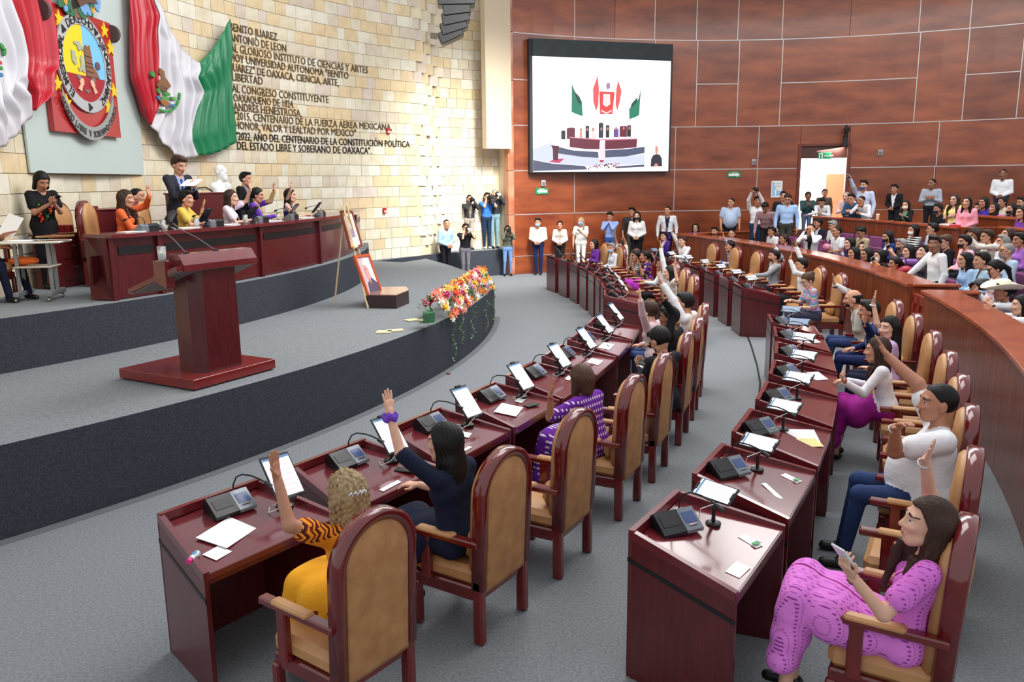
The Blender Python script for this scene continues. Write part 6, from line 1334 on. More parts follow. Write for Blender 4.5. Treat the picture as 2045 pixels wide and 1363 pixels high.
# near left row
p = person('woman with curly blonde hair and orange embroidered dress raising her left hand', (690, 985), face(-36, -4), h=1.63, q='near', hair='curly', hc='bl', skin='t', top=(236, 150, 40), tpat='orange', topname='dress', sleeve='short', bot=(240, 168, 40), bpat='orange', botname='dress_skirt', L=('px', dict(E=(578, 1050), W=(551, 945), tip=(543, 893), nE=True, nW=True, n=(1, -.2, 0))), R='desk', lean=10, fat=1.08, hy=-10, sz=.50)
H, M = p['H'], p['M']; b = MB()
for k_ in range(12): b.ball(H + M @ A_(-.045 + .0085 * k_, -.128 - .004 * sin(k_ / 11 * pi), .03 + .006 * sin(k_ * 2.1)) - p['base'], .008, 6)
b.build('hair_clip', smat('clip_silver', (226, 226, 232), rough=.2, metal=.6), p['o'])
p = person('woman with long straight black hair and navy dress raising her left hand', (888, 885), face(-33.3, 0), h=1.66, q='near', hair='long_extra', skin='l', top=(24, 30, 52), topname='dress', sleeve='elbow', bot=(24, 30, 52), botname='dress_skirt', L=('px', dict(E=(800, 905), W=(772, 805), tip=(768, 742), n=(-.85, .5, .1))), R='desk', lean=6, hy=4, sz=.5)
band_on(p, 1, 'purple_scrunchie', (110, 60, 190), r=.045, w=.04, back=.02)
p = person('woman with short brown hair and purple embroidered dress, hand raised to her face', (1160, 757), face(-28.3, -12), h=1.6, q='near', hair='bob', hc='br', skin='t', top=(104, 40, 150), tpat='dots', topname='dress', sleeve='elbow', bot=(104, 40, 150), bpat='dots', botname='dress_skirt', L=('px', dict(E=(1098, 835), W=(1099, 790), tip=(1110, 735), n=(1, -.2, 0))), R='desk', hy=-10, lean=12, fat=1.08)
band_on(p, 1, 'red_bracelet', (150, 40, 40), r=.030, w=.01)
p = person('bearded man in dark suit looking down at his phone, near left row', (1318, 680), face(-22.2, -25), h=1.72, q='near', sex='m', hair='short', skin='m', top=(30, 32, 40), topname='jacket', inner=(220, 220, 220), bot=(26, 28, 36), R='phone', L='phone', hp=-32, lean=5, hy=-8, beard=True, legs='out')
hold_phone(p, 1, 'dark phone in the hands of the man looking down')
p = person('woman in pale pink jacket raising her left hand, near left row', (1297, 622), face(-19.2, -20), h=1.62, sex='f', hair='short', hc='d', skin='l', top=(232, 204, 208), topname='jacket', bot=(60, 80, 130), botname='jeans', L=('px', dict(E=(1283, 628), W=(1279, 600), tip=(1277, 572), n=(-.9, .3, 0))), R='lap', hy=0, q='near', lean=8)
p = person('man in white shirt raising his left arm, far end of the near left row', (1368, 605), face(-15.9, -15), h=1.72, sex='m', hair='short', skin='m', top=(236, 236, 240), L=('px', dict(E=(1340, 590), W=(1318, 560), tip=(1310, 540), n=(-.9, .3, 0))), R='desk', q='near', lean=6)
p = person('man in black jacket raising a dark sleeve behind the woman in pink', (1336, 635), face(-19, -10), h=1.70, sex='m', hair='short', skin='b', top=(28, 28, 34), topname='jacket', bot=(28, 28, 34), L=('px', dict(E=(1345, 622), W=(1325, 600), tip=(1318, 578), n=(-.9, .3, 0))), R='desk', lean=10)
# near right row
p = person('woman in magenta printed dress with very long brown hair holding a phone', (1852, 1045), face(-32.6, 2), h=1.66, q='near', hair='front', hc='d', skin='l', top=(214, 116, 206), tpat='pinkprint', topname='dress', sleeve='short', bot=(222, 126, 214), bpat='pinkprint', botname='dress_skirt', L=('px', dict(E=(1740, 1250), W=(1700, 1150), tip=(1668, 1105), n=(0, 0, 1), hs='grip', nE=True)), R=('px', dict(E=(1856, 985), W=(1848, 920), tip=(1868, 880), n=(-.8, .4, .5), nE=False)), hy=20, lean=-9, fat=1.12, hp=6, legs='cross')
hold_phone(p, 1, 'white phone in the hand of the woman in magenta', (226, 226, 230), scr_=M_screen2, s=1.1)
band_on(p, 0, 'silver_bracelet', (214, 214, 220), r=.032, w=.012); band_on(p, 1, 'brown_bracelet', (110, 60, 40), r=.031, w=.012)
p = person('heavy man in white shirt and jeans raising his right arm, near right row', (1872, 805), face(-27, 6), h=1.88, q='near', sex='m', hair='crop', skin='t', top=(238, 238, 242), sleeve='short', bot=(44, 62, 104), botname='jeans', fat=1.48, R=('px', dict(E=(1822, 745), W=(1765, 705), tip=(1748, 668), n=(-.8, .4, .2), nE=False, nW=False)), L=('px', dict(E=(1768, 905), W=(1788, 855), tip=(1822, 838), n=(0, 0, -1), hs='relax')), hy=14, lean=-4, legs='out')
band_on(p, 1, 'white_wristband', (230, 230, 230), r=.034, w=.012)
p = person('woman in white blouse and magenta skirt writing at the near right row', (1752, 700), face(-23, -5), h=1.62, q='near', hair='wavy', hc='d', skin='m', top=(236, 232, 238), topname='blouse', bot=(150, 30, 130), botname='skirt', L=('px', dict(E=(1712, 800), W=(1688, 765), tip=(1670, 742), n=(1, 0, 0), hs='grip')), R='desk', lean=10, hy=0)
p = person('woman in lilac blouse looking back at the camera with her right hand raised', (1775, 655), face(-19.6, -10), h=1.62, q='near', hair='wavy', hc='k', skin='l', top=(206, 176, 222), topname='blouse', sleeve='short', bot=(30, 34, 60), R=('px', dict(E=(1745, 640), W=(1743, 600), tip=(1752, 572), n=(-.8, .3, 0))), L='lap', hy=52, lean=4)
band_on(p, 0, 'white_bangle', (236, 236, 232), r=.036, w=.016)
p = person('man in navy suit and white shirt half hidden behind the grey suited man', (1735, 622), face(-16.6, -5), h=1.70, sex='m', hair='short', skin='t', top=(34, 46, 92), topname='jacket', inner=(230, 230, 232), bot=(34, 44, 90), L=('px', dict(E=(1740, 668), W=(1727, 645), tip=(1726, 612), n=(-.8, .3, 0))), R='lap', lean=8, q='near', legs='out')
p = person('balding bearded man in light grey suit raising his right hand', (1703, 598), face(-13.6, -2), h=1.70, sex='m', hair='balding', hc='k', skin='m', top=(176, 170, 162), topname='jacket', inner=(234, 234, 234), bot=(50, 66, 110), botname='jeans', R=('px', dict(E=(1695, 585), W=(1668, 570), tip=(1663, 545), n=(-.8, .3, 0))), L=('px', dict(E=(1712, 660), W=(1718, 622), tip=(1722, 592), n=(-.8, .3, 0))), lean=14, hy=0, q='near', beard=True, legs='out')
band_on(p, 0, 'black_watch', (24, 24, 28), r=.036, w=.02)
# far right row
p = person('woman with tied blonde hair in rainbow striped top at the far right row', (1613, 560), face(-6.5, 4), h=1.6, q='near', hair='bun', hc='br', skin='l', top=(190, 176, 200), tpat='rainbow', topname='huipil', sleeve='elbow', bot=(70, 70, 90), hp=-25, lean=12, R='desk', L='lap', glasses=True, hy=10)
p = person('man in white shirt raising a tattooed left arm beside the striped woman', (1600, 530), face(-2.2, 0), h=1.70, sex='m', hair='short', skin='m', top=(238, 238, 240), R=('px', dict(E=(1600, 510), W=(1588, 488), tip=(1590, 470), n=(-.8, .3, 0))), L=('px', dict(E=(1588, 545), W=(1577, 518), tip=(1583, 500), n=(-.8, .3, 0))), lean=4, sleeve='long')
p = person('man in grey suit with his right arm up, far right row', (1546, 512), face(3.1, -3), h=1.74, sex='m', hair='short', skin='m', top=(150, 152, 158), topname='jacket', inner=(236, 236, 236), R=('px', dict(E=(1560, 515), W=(1548, 495), tip=(1542, 478), n=(-.8, .3, 0))), L='desk', lean=-6, fat=1.15, bot=(60, 60, 66), beard=True)
p = person('man in blue plaid shirt raising his right hand, far right row', (1457, 492), face(9.0, -3), h=1.70, sex='m', hair='short', skin='m', top=(226, 226, 236), tpat='plaid', R=('px', dict(E=(1455, 490), W=(1446, 478), tip=(1444, 462), n=(-.8, .3, 0))), L='desk', lean=10)
p = person('man in white shirt raising his right hand, far end of the far right row', (1363, 482), face(12.5, 15), h=1.70, sex='m', hair='short', hc='d', skin='l', top=(236, 236, 240), R=('px', dict(E=(1350, 480), W=(1342, 465), tip=(1346, 454), n=(-.8, .3, 0))), L='desk', lean=4)
p = person('older woman in purple vest raising her hand at the far right row end', (1326, 472), face(15.6, 15), h=1.60, hair='short', hc='k', skin='l', top=(88, 50, 150), inner=(230, 230, 236), R=('px', dict(E=(1337, 475), W=(1330, 462), tip=(1328, 448), n=(-.8, .3, 0))), L='half', lean=4)
# far left row
p = person('woman in purple cardigan with dark shoulder length hair, far left row', (1186, 488), face(14.3, 0), h=1.62, hair='bob', skin='l', top=(110, 48, 160), L='lapmid', R='lapmid', hy=10)
p = person('person in blue face mask and white top beside the woman in purple cardigan', (1221, 496), face(10.8, 5), h=1.58, hair='short', hc='g', skin='m', top=(226, 232, 240), mask=(150, 196, 226), hy=30)
p = person('woman with glasses and both arms raised in cream embroidered blouse', (1241, 492), face(8.6, 10), h=1.66, hair='bob', skin='m', top=(232, 224, 208), sleeve='short', R=('px', dict(E=(1229, 480), W=(1227, 470), tip=(1230, 460), n=(-.8, .3, 0))), L=('px', dict(E=(1249, 485), W=(1244, 472), tip=(1243, 455), n=(-.8, .3, 0))), glasses=True, hy=25)
p = person('person in black and white checked top behind the embroidered purple dress', (1270, 512), face(5.4, 0), h=1.58, hair='short', skin='t', top=(40, 40, 44), tpat='checks', sleeve='short', R='half', L='half')
p = person('woman in dark purple flowered huipil clapping, far left row', (1288, 512), face(3.2, -3), h=1.62, hair='pony', skin='t', top=(58, 36, 104), tpat='floral', topname='huipil', sleeve='short', bot=(190, 60, 190), botname='skirt', L='half', R='half', hy=0, fat=1.12, q='near')
p = person('woman with black hair in white blouse raising her left hand, far left row', (1338, 545), face(-4.2, -5), h=1.64, hair='long', skin='l', top=(236, 232, 226), topname='blouse', sleeve='short', L=('px', dict(E=(1352, 560), W=(1346, 527), tip=(1350, 512), n=(-.8, .3, 0))), R='half', q='near', bot=(30, 30, 34))
p = person('person in white shirt with one long sleeved arm raised, far left row', (1322, 528), face(-1.3, 0), h=1.66, sex='m', hair='short', skin='t', top=(234, 236, 240), L=('px', dict(E=(1320, 505), W=(1316, 480), tip=(1318, 464), n=(-.8, .3, 0))), R='desk')
# ================================================================== presidium on the dais
SD = 1.37
p = person('woman in bright orange blouse raising her left hand at the presidium desk', (252, 398), 10, xy=cyl(252, 398, 11.95)[:2], floor=SD, h=1.66, hair='wavy', hc='d', skin='m', top=(240, 110, 60), topname='blouse', L=('px', dict(E=(296, 410), W=(298, 392), tip=(294, 368), n=(.9, -.2, 0))), R='desk', hy=-12, q='near', sz=-1, lean=5)
p = person('young man in light blue shirt sitting behind the woman in orange', (275, 393), 0, xy=cyl(275, 393, 11.3)[:2], floor=SD, h=1.70, sex='m', hair='crop', skin='m', top=(150, 176, 216), hy=0, sz=-1)
p = person('man in dark suit and blue tie standing reading a paper on the dais', (357, 330), -25, xy=cyl(357, 330, 11.75)[:2], pose='stand', floor=SD, h=1.78, sex='m', hair='short', hc='d', skin='m', top=(46, 48, 58), topname='jacket', inner=(150, 170, 226), tie=(30, 70, 120), bot=(40, 42, 52), R='phone', L='phone', hp=-20, q='near', hs='grip')
Hs = p['hands'][0][2]; b = MB(); b.box((0, 0, 0), (.30, .21, .004), rot=Rz(radians(-20)) @ Rx(.5)); o = b.build('paper_sheet', M_paper, None, Hs + V3(.03, -.05, .08)); tag(o, 'open white papers held by the standing man in the suit', 'paper')
p = person('woman with a yellow flower in her hair and yellow embroidered dress', (372, 398), 5, xy=cyl(372, 398, 12.1)[:2], floor=SD, h=1.58, hair='short', skin='m', top=(226, 190, 90), tpat=None, topname='dress', sleeve='short', L='half', R='desk', hy=-10, sz=-1, q='near')
b = MB()
for k_ in range(10): a = k_ * .63; leaf(b, V3(0, 0, 0), V3(cos(a), sin(a) * .4, sin(a) + .2 * (k_ % 2)), .09, .03)
b.ball((0, 0, 0), .03, 8); b.build('hair_flower', smat('flower_yellow', (240, 226, 80)), p['o'], p['H'] - p['base'] + p['M'] @ A_(-.075, -.02, .05))
p = person('woman in white and pink blouse raising her left arm at the presidium', (462, 395), 5, xy=cyl(462, 395, 12.2)[:2], floor=SD, h=1.64, hair='long', hc='d', skin='l', top=(240, 222, 236), sleeve='short', L=('px', dict(E=(492, 402), W=(500, 378), tip=(497, 358), n=(.9, -.2, 0))), R='desk', hy=-8, sz=-1, q='near')
p = person('man in black suit standing behind the presidium women', (491, 358), -10, xy=cyl(491, 358, 11.4)[:2], pose='stand', floor=SD, h=1.72, sex='m', hair='short', skin='m', top=(24, 24, 30), topname='jacket', inner=(120, 130, 150), R='front', L='front', sz=-1)
p = person('woman in purple sleeves and yellow huipil with her left hand raised', (514, 390), 5, xy=cyl(514, 390, 12.25)[:2], floor=SD, h=1.60, hair='pony', skin='m', top=(104, 60, 180), inner=(206, 176, 110), L=('px', dict(E=(540, 402), W=(548, 380), tip=(546, 364), n=(.9, -.2, 0))), R='desk', hp=-10, sz=-1)
p = person('woman with long black hair in navy and yellow huipil raising her hand', (580, 391), 5, xy=cyl(580, 391, 12.4)[:2], floor=SD, h=1.60, hair='long', skin='l', top=(34, 40, 110), tpat='floral', topname='huipil', sleeve='none', L=('px', dict(E=(574, 398), W=(581, 378), tip=(584, 360), n=(.9, -.2, 0))), R='desk', sz=-1)
p = person('woman with bobbed black hair in black flowered dress using a phone', (83, 362), -35, xy=at(92, 578, SD)[:2], pose='stand', floor=SD, h=1.62, hair='bob', skin='t', top=(26, 24, 28), topname='dress', sleeve='short', bot=(26, 24, 28), botname='skirt', R='phone', L='phone', hp=-28, q='near')
hold_phone(p, 0, 'dark phone held by the woman in the black flowered dress')
b0 = p['hip'] - p['base']; R0_ = p['R0']
for k_, (c_, x_, z_) in enumerate((((236, 130, 150), -.07, .26), ((240, 130, 40), .06, .24), ((240, 110, 40), .09, .16), ((60, 150, 60), .0, .12), ((226, 60, 50), .07, .09), ((60, 150, 60), .1, .28), ((236, 120, 60), -.05, .19))):
    b = MB(); [leaf(b, V3(0, 0, 0), V3(cos(a), .1, sin(a)), .06, .028) for a in np.linspace(0, 2 * pi, 7)[:-1]]; b.ball((0, .005, 0), .02, 6); o_ = b.build('embroidered_flower', smat('emb_%02x%02x%02x' % c_, c_), p['o'], b0 + R0_ @ A_(x_, .125, z_)); o_.rotation_euler = (0, 0, radians(-35 - 90))
# seated man at the picture's left edge with papers
p = person('person in dark blue trousers reading papers at the left edge', (-30, 430), -20, xy=at(-20, 600, SD)[:2], floor=SD, h=1.72, sex='m', hair='short', skin='t', top=(60, 60, 96), tpat=None, sleeve='elbow', bot=(24, 30, 52), R='desk', L=('px', dict(E=(0, 475), W=(12, 468), tip=(30, 462), n=(0, 0, 1))), sz=-1, legs='out')
# chairs on the dais
def dchair(px, py, yaw, label, rr_=11.7):
    o = copy_tree(CH); q = cyl(px, py, rr_) if rr_ > 0 else at(-rr_, py, SD); o.location = V3(q[0], q[1], SD); o.rotation_euler = (0, 0, radians(yaw - 90)); tag(o, label, 'chair', 'armchairs of the presidium'); return o
dchair(213, 408, 8, 'tan presidium armchair behind the woman in orange'); dchair(318, 410, 5, 'tan presidium armchair behind the woman with the yellow flower')
dchair(400, 405, 5, 'tan presidium armchair left of the white bust'); dchair(138, 410, -20, 'tan armchair beside the woman in black', 10.95); dchair(-48, 440, -20, 'tan armchair cut off by the left edge of the picture', 11.9)
# bust on plinth
def bust():
    o = empty('bust', cyl(443, 378, 10.95)); Bc = np.array(o.location); tag(o, 'white plaster bust of a bearded man behind the presidium', 'bust')
    yw = Rz(radians(-20 - 90)); pr = [ellp((0, -.01, .34), (.092, .115, .12), 's'), ellp((0, .03, .26), (.07, .08, .10), 's', .03), cap((0, .11, .34), (0, .135, .295), .012, .016, 's', .01), ellp((0, .085, .21), (.055, .05, .075), 's', .02), cap((-.03, .115, .26), (.03, .115, .26), .016, .016, 's', .01), cap((-.04, .09, .365), (.04, .09, .365), .02, .02, 's', .02), ellp((-.09, -.01, .31), (.015, .028, .04), 's', .01), ellp((.09, -.01, .31), (.015, .028, .04), 's', .01), cap((0, -.01, .22), (0, -.02, .08), .07, .08, 's', .03), cap((-.17, -.02, .03), (.17, -.02, .03), .10, .10, 's', .06), cap((-.12, 0, -.12), (.12, 0, -.12), .13, .13, 's', .06), cap((-.02, .10, .10), (-.02, .12, -.15), .03, .04, 's', .02)]
    V_, F__ = mesh_prims(pr, .013, lambda Q: -.20 - Q[..., 2]); me = mk_mesh('figure', V_ @ yw.T, F__, [smat('plaster', (240, 240, 238), rough=.6)]); c = link('figure', me, o)
    b = MB(); b.box((0, 0, -.24), (.34, .26, .08), .01, rot=Rz(radians(-20))); b.build('bust_base', smat('plaster', (240, 240, 238)), o)
    b = MB(); zf = SD - Bc[2]; b.box((0, 0, (zf - .28) / 2), (.40, .36, -zf - .28), .01, rot=Rz(radians(-20))); b.build('pedestal', M_mahog, o)
bust()
# rear desk (wide lectern) behind the presidium and low partition
ld = empty('rear_lectern', at(420, 500, SD)); 
def qbox(name, m, pxa, pxb, zt, zb, depth, label, cat, rr_=11.3):
    a = cyl(*pxa, rr_); b_ = cyl(*pxb, rr_); d = b_ - a; L_ = np.linalg.norm(d); an = atan2(d[1], d[0]); o = empty(name, V3((a[0] + b_[0]) / 2, (a[1] + b_[1]) / 2, zb), an); tag(o, label, cat)
    b = MB(); b.box((0, depth / 2, (zt - zb) / 2), (L_, depth, zt - zb - .04), .01); b.build('body', m, o); b = MB(); b.box((0, depth / 2, zt - zb - .01), (L_ + .04, depth + .04, .03), .008); b.build('top', M_mahog_top, o); return o, L_
bpy.data.objects.remove(ld)
o, L_ = qbox('rear_lectern', M_mahog, (383, 386), (448, 384), SD + 1.25, SD, .5, 'dark wooden lectern behind the presidium in front of the bust', 'lectern')
b = MB(); b.tube([(-.3, .1, 1.27), (-.2, .1, 1.33), (.1, .1, 1.34), (.3, .1, 1.27)], .012, 6); b.build('rail', M_black, o)
o, L_ = qbox('wood_partition', M_mahog, (190, 396), (250, 396), SD + 1.05, SD, .1, 'low dark wood partition behind the orange dressed woman', 'partition', 11.2)
for x_ in (-L_ / 2, L_ / 2): b = MB(); b.box((x_, .05, .55), (.07, .12, 1.1), .01); b.build('post', M_chairwood, o)
# cabinet with drawers
cb = empty('drawer_cabinet', at(165, 555, SD)); a1_, a2_ = at(128, 576, SD), at(205, 562, SD); d = a2_ - a1_; an = atan2(d[1], d[0]); L_ = np.linalg.norm(d); cb.location = (a1_ + a2_) / 2; cb.rotation_euler = (0, 0, an); tag(cb, 'dark wooden drawer cabinet with keys in its locks at the dais edge', 'cabinet')
b = MB(); b.box((-.05, .17, .37), (L_ + .1, .34, .70), .01); b.build('carcass', M_mahog, cb); b = MB(); b.box((-.05, .17, .735), (L_ + .16, .38, .03), .008); b.build('top', M_mahog_top, cb); b = MB(); b.box((-.05, .17, .04), (L_ + .12, .35, .08), .01); b.build('plinth', M_mahog, cb)
for zz in (.22, .52):
    b = MB(); b.box((0, -.006, zz), (L_ - .1, .016, .25), .006); dr_ = b.build('drawer', M_mahog, cb)
    for x_ in (-.12, .16): b = MB(); b.lathe([(0, 0), (.012, 0), (.012, .03), (0, .03)], n=8); o_ = b.build('knob', M_chrome, dr_, (x_, -.014, zz + .05)); o_.rotation_euler = (pi / 2, 0, 0)
R0c = Rz(an) @ V3(-.12, .17, 0)
rb_ = MB(); rb_.box((0, 0, .05), (.30, .12, .10), .01); o = rb_.build('red_box', smat('box_red', (150, 24, 34), rough=.5), None, V3(*(np.array(cb.location)[:2] + R0c[:2]), SD + .755)); tag(o, 'small dark red box standing on the drawer cabinet', 'box')
for k_ in range(3): b = MB(); b.box((-.08 + .08 * k_, -.062, .05), (.004, .004, .09)); b.build('divider', M_black, o)
# side table on castors
st_ = empty('side_table', at(75, 575, SD)); Sb = np.array(st_.location); tag(st_, 'white topped grey side table on castors with papers', 'table')
tq = [at(5, 606, SD), at(132, 602, SD)]; d = tq[1] - tq[0]; an = atan2(d[1], d[0]); st_.location = V3(*((tq[0] + tq[1]) / 2)[:2], SD); st_.rotation_euler = (0, 0, an); Lt = np.linalg.norm(d); M_steel = smat('grey_steel', (136, 140, 142), rough=.4, metal=.2)
b = MB(); b.box((0, .22, .72), (Lt, .44, .025), .01); b.build('table_top', smat('pale_top', (226, 222, 212), rough=.5), st_)
b = MB(); b.box((0, .22, .42), (Lt * .6, .36, .02), .006); b.build('lower_shelf', smat('shelf_beige', (196, 186, 166)), st_)
for s_ in (-1, 1):
    for yy in (.10, .26): b = MB(); b.box((s_ * Lt * .26, yy, .40), (.045, .03, .62), .006); b.build('leg', M_steel, st_)
    b = MB(); b.box((s_ * Lt * .26, .20, .095), (.06, .50, .06), .01); f_o = b.build('foot', M_steel, st_)
    for yy in (-.02, .40): b = MB(); b.tube([(s_ * Lt * .26 - .012, yy, .03), (s_ * Lt * .26 + .012, yy, .03)], .03, 12); b.build('castor', M_chrome, f_o)
TA = np.array(st_.location); TR = Rz(an)
def ontable(x, y, z): return TA + TR @ V3(x, y, z)
def flatthing(name, px_, py_, z_, w, d_, rz, m, label, cat, h_=.006, tilt=0):
    b = MB(); b.box((0, 0, h_ / 2), (w, d_, h_), min(.003, h_ * .3)); o = b.build(name, m, None, (px_ if py_ is None else cyl(px_, py_, 12.98) * V3(1, 1, 0) + V3(0, 0, z_)), radians(rz)); o.rotation_euler = (tilt, 0, radians(rz)); tag(o, label, cat); return o
flatthing('folder', ontable(.25, .2, .78), None, 0, .42, .26, 30, smat('manila_orange', (222, 170, 90)), 'open manila folder lying over the side table', 'folder', tilt=-.12)
flatthing('paper_sheet', ontable(-.15, .2, .735), None, 0, .34, .24, 10, M_paper, 'white papers lying on the side table', 'paper')
b = MB(); b.box((0, 0, 0), (.21, .003, .29), 0, rot=Rx(-.5) @ Ry(.35)); o = b.build('paper_sheet', M_paper, None, ontable(-.25, .22, .92)); tag(o, 'white sheet held up by the person at the left edge', 'paper')
b = MB(); b.ball((0, 0, -.03), (.16, .10, .055), 12); b.ball((.1, .02, -.03), (.11, .08, .045), 10); o = b.build('orange_bag', smat('orange_cloth', (240, 112, 40), rough=.8), None, ontable(-.18, .22, .52)); tag(o, 'crumpled orange cloth bag on the lower shelf of the side table', 'bag')
# things on the presidium desk
ZD = 2.176
def dmic(px_, py_, label, rz=0):
    o = copy_tree(MC); q = cyl(px_, py_, 12.98) * V3(1, 1, 0) + V3(0, 0, ZD); o.location = q; o.rotation_euler = (0, 0, radians(pol(q, C2)[1] + 90 + rz)); o.scale = (1.15,) * 3; tag(o, label, 'microphone', 'microphone units on the presidium desk')
dmic(292, 458, 'dark microphone unit in front of the woman in orange'); dmic(425, 446, 'black microphone unit in front of the woman with the yellow flower'); dmic(518, 438, 'dark microphone unit in front of the woman in purple sleeves'); dmic(580, 430, 'dark microphone unit in front of the woman in navy huipil'); dmic(637, 424, 'black microphone unit at the far end of the presidium desk')
for px_, py_, lb in ((340, 452, 'black standing document holder on the presidium desk'), (410, 440, 'black tablet stand before the white bust'), (504, 434, 'black tablet stand before the woman in white and pink'), (586, 420, 'tilted tablet with lit screen at the presidium'), (632, 418, 'black tablet stand at the far end of the presidium desk')):
    o = copy_tree(TBB if 'lit' in lb else TBA); q = cyl(px_, py_, 12.98) * V3(1, 1, 0) + V3(0, 0, ZD); o.location = q; o.rotation_euler = (0, 0, radians(pol(q, C2)[1] + 90 + 0)); o.scale = (.95,) * 3; tag(o, lb, 'tablet')
    
glass(cyl(326, 456, 12.98) * V3(1, 1, 0) + V3(0, 0, ZD), 'covered water glass left of the yellow flower woman', 'water glasses on the presidium desk', r=.04, h=.13); glass(cyl(393, 449, 12.98) * V3(1, 1, 0) + V3(0, 0, ZD), 'covered water glass right of the yellow flower woman', 'water glasses on the presidium desk', r=.04, h=.13)
glass(cyl(490, 437, 12.98) * V3(1, 1, 0) + V3(0, 0, ZD), 'covered water glass beside the woman in white and pink', 'water glasses on the presidium desk', r=.04, h=.13); glass(cyl(556, 433, 12.98) * V3(1, 1, 0) + V3(0, 0, ZD), 'water glass between the two far presidium women', 'water glasses on the presidium desk', r=.035, h=.12)
for px_, py_, lb in ((262, 462, 'white papers before the woman in orange'), (372, 455, 'white papers before the yellow flower woman'), (455, 447, 'white papers before the woman in white and pink'), (540, 438, 'white papers before the woman in purple sleeves'), (607, 429, 'white papers near the far end of the presidium desk')):
    flatthing('paper_sheet', px_, py_, ZD, .3, .2, 60, M_paper, lb, 'paper', h_=.008)

# ================================================================== photographers and people by the walls
p = person('man in light blue shirt with clasped hands standing beyond the stage edge', (892, 448), -50, xy=at(892, 562, 0)[:2], pose='stand', h=1.66, sex='m', hair='crop', skin='m', top=(166, 196, 226), bot=(28, 26, 34), R='front', L='front', hy=-20, dist=None)
p = person('photographer in black shirt and grey trousers holding a camera up', (930, 456), -65, xy=at(930, 562, 0)[:2], pose='stand', h=1.62, sex='m', hair='short', skin='m', top=(26, 26, 30), bot=(112, 110, 118), R='camera', L='camera', sleeve='elbow'); hold_camera(p, 'camera of the black shirted photographer', white=True)
p = person('woman in olive sweater and blue jeans photographing beside the wood wall', (1014, 459), -80, xy=at(1016, 552, 0)[:2], pose='stand', h=1.56, hair='bob', skin='m', top=(92, 96, 82), topname='sweater', bot=(108, 146, 196), botname='jeans', R='camera', L='camera', legs='wide'); hold_camera(p, 'camera of the woman in the olive sweater')
p = person('photographer in tan vest standing on the ledge by the stone wall', (938, 398), -65, xy=at(945, 499.5, .77)[:2], pose='stand', floor=.77, h=1.64, sex='m', hair='crop', skin='t', top=(52, 52, 54), topname='jacket', inner=(148, 136, 110), bot=(176, 164, 148), R='camera', L='camera'); hold_camera(p, 'camera of the photographer in the tan vest')
p = person('photographer in bright blue t-shirt and dark jeans on the ledge', (973, 394), -65, xy=at(966, 498, .77)[:2], pose='stand', floor=.77, h=1.64, sex='m', hair='short', skin='m', top=(60, 120, 206), sleeve='short', bot=(34, 50, 78), botname='jeans', R='camera', L='camera', shoes=(210, 210, 210)); hold_camera(p, 'camera of the photographer in the blue t-shirt')
p = person('grey haired photographer in dark jacket at the back of the ledge', (989, 387), -65, xy=at(984, 497, .77)[:2], pose='stand', floor=.77, h=1.68, sex='m', hair='crop', hc='g', skin='l', top=(52, 56, 60), topname='jacket', bot=(130, 164, 172), botname='jeans', R='camera', L='camera'); hold_camera(p, 'camera of the grey haired photographer', white=True)
p = person('man in cream guayabera and blue face mask standing at the wood wall', (1074, 445), -100, xy=WP(wallhit(1074, 445, RW - 0.5)[0], 0, RW - 0.5)[:2], pose='stand', h=1.64, sex='m', hair='short', skin='m', top=(232, 224, 204), tpat='guayabera', bot=(30, 40, 84), R='front', L='front', mask=(150, 200, 232))
p = person('woman in white cardigan over tan top with mask at her chin', (1118, 450), -95, xy=WP(wallhit(1118, 450, RW - 0.45)[0], 0, RW - 0.45)[:2], pose='stand', h=1.60, hair='bun', skin='m', top=(232, 230, 226), topname='cardigan', inner=(214, 176, 150), bot=(30, 28, 34), R='front', L='front', hp=6)
p = person('blonde woman in white trousers and white top wearing a blue mask', (1160, 443), -100, xy=WP(wallhit(1160, 443, RW - 0.6)[0], 0, RW - 0.6)[:2], pose='stand', h=1.60, hair='long', hc='bl', skin='l', top=(236, 234, 230), sleeve='short', bot=(234, 232, 228), R='down', L='phone', mask=(110, 160, 226), hy=-25)
hold_phone(p, 1, 'dark phone of the blonde woman in white')
p = person('young man in blue shirt looking at his camera beside the wood wall', (1218, 433), -115, xy=WP(wallhit(1218, 433, RW - 0.6)[0], 0, RW - 0.6)[:2], pose='stand', h=1.70, sex='m', hair='short', skin='t', top=(146, 168, 222), bot=(60, 90, 150), botname='jeans', R='chin', L='chin', hp=-10)
p = person('man in dark shirt partly hidden behind the woman in the black mask', (1262, 424), -110, xy=WP(wallhit(1262, 424, RW - 0.5)[0], 0, RW - 0.5)[:2], pose='stand', h=1.72, sex='m', hair='short', skin='t', top=(62, 60, 62), bot=(90, 90, 80), R='down', L='down', hy=-20)
p = person('woman in white off-shoulder blouse and black face mask', (1272, 432), -105, xy=WP(wallhit(1272, 432, RW - 1.1)[0], 0, RW - 1.1)[:2], pose='stand', h=1.66, hair='long', skin='l', top=(238, 236, 236), topname='blouse', bot=(22, 22, 26), R='front', L='front', mask=(24, 24, 28))
p = person('man in navy vest over white shirt standing behind the far rows', (1333, 421), -100, xy=WP(wallhit(1333, 421, RW - 0.9)[0], 0, RW - 0.9)[:2], pose='stand', h=1.68, sex='m', hair='crop', skin='m', top=(236, 236, 238), inner=(34, 44, 70), bot=(24, 24, 30), R='down', L='down', hy=-30, floor=.1)

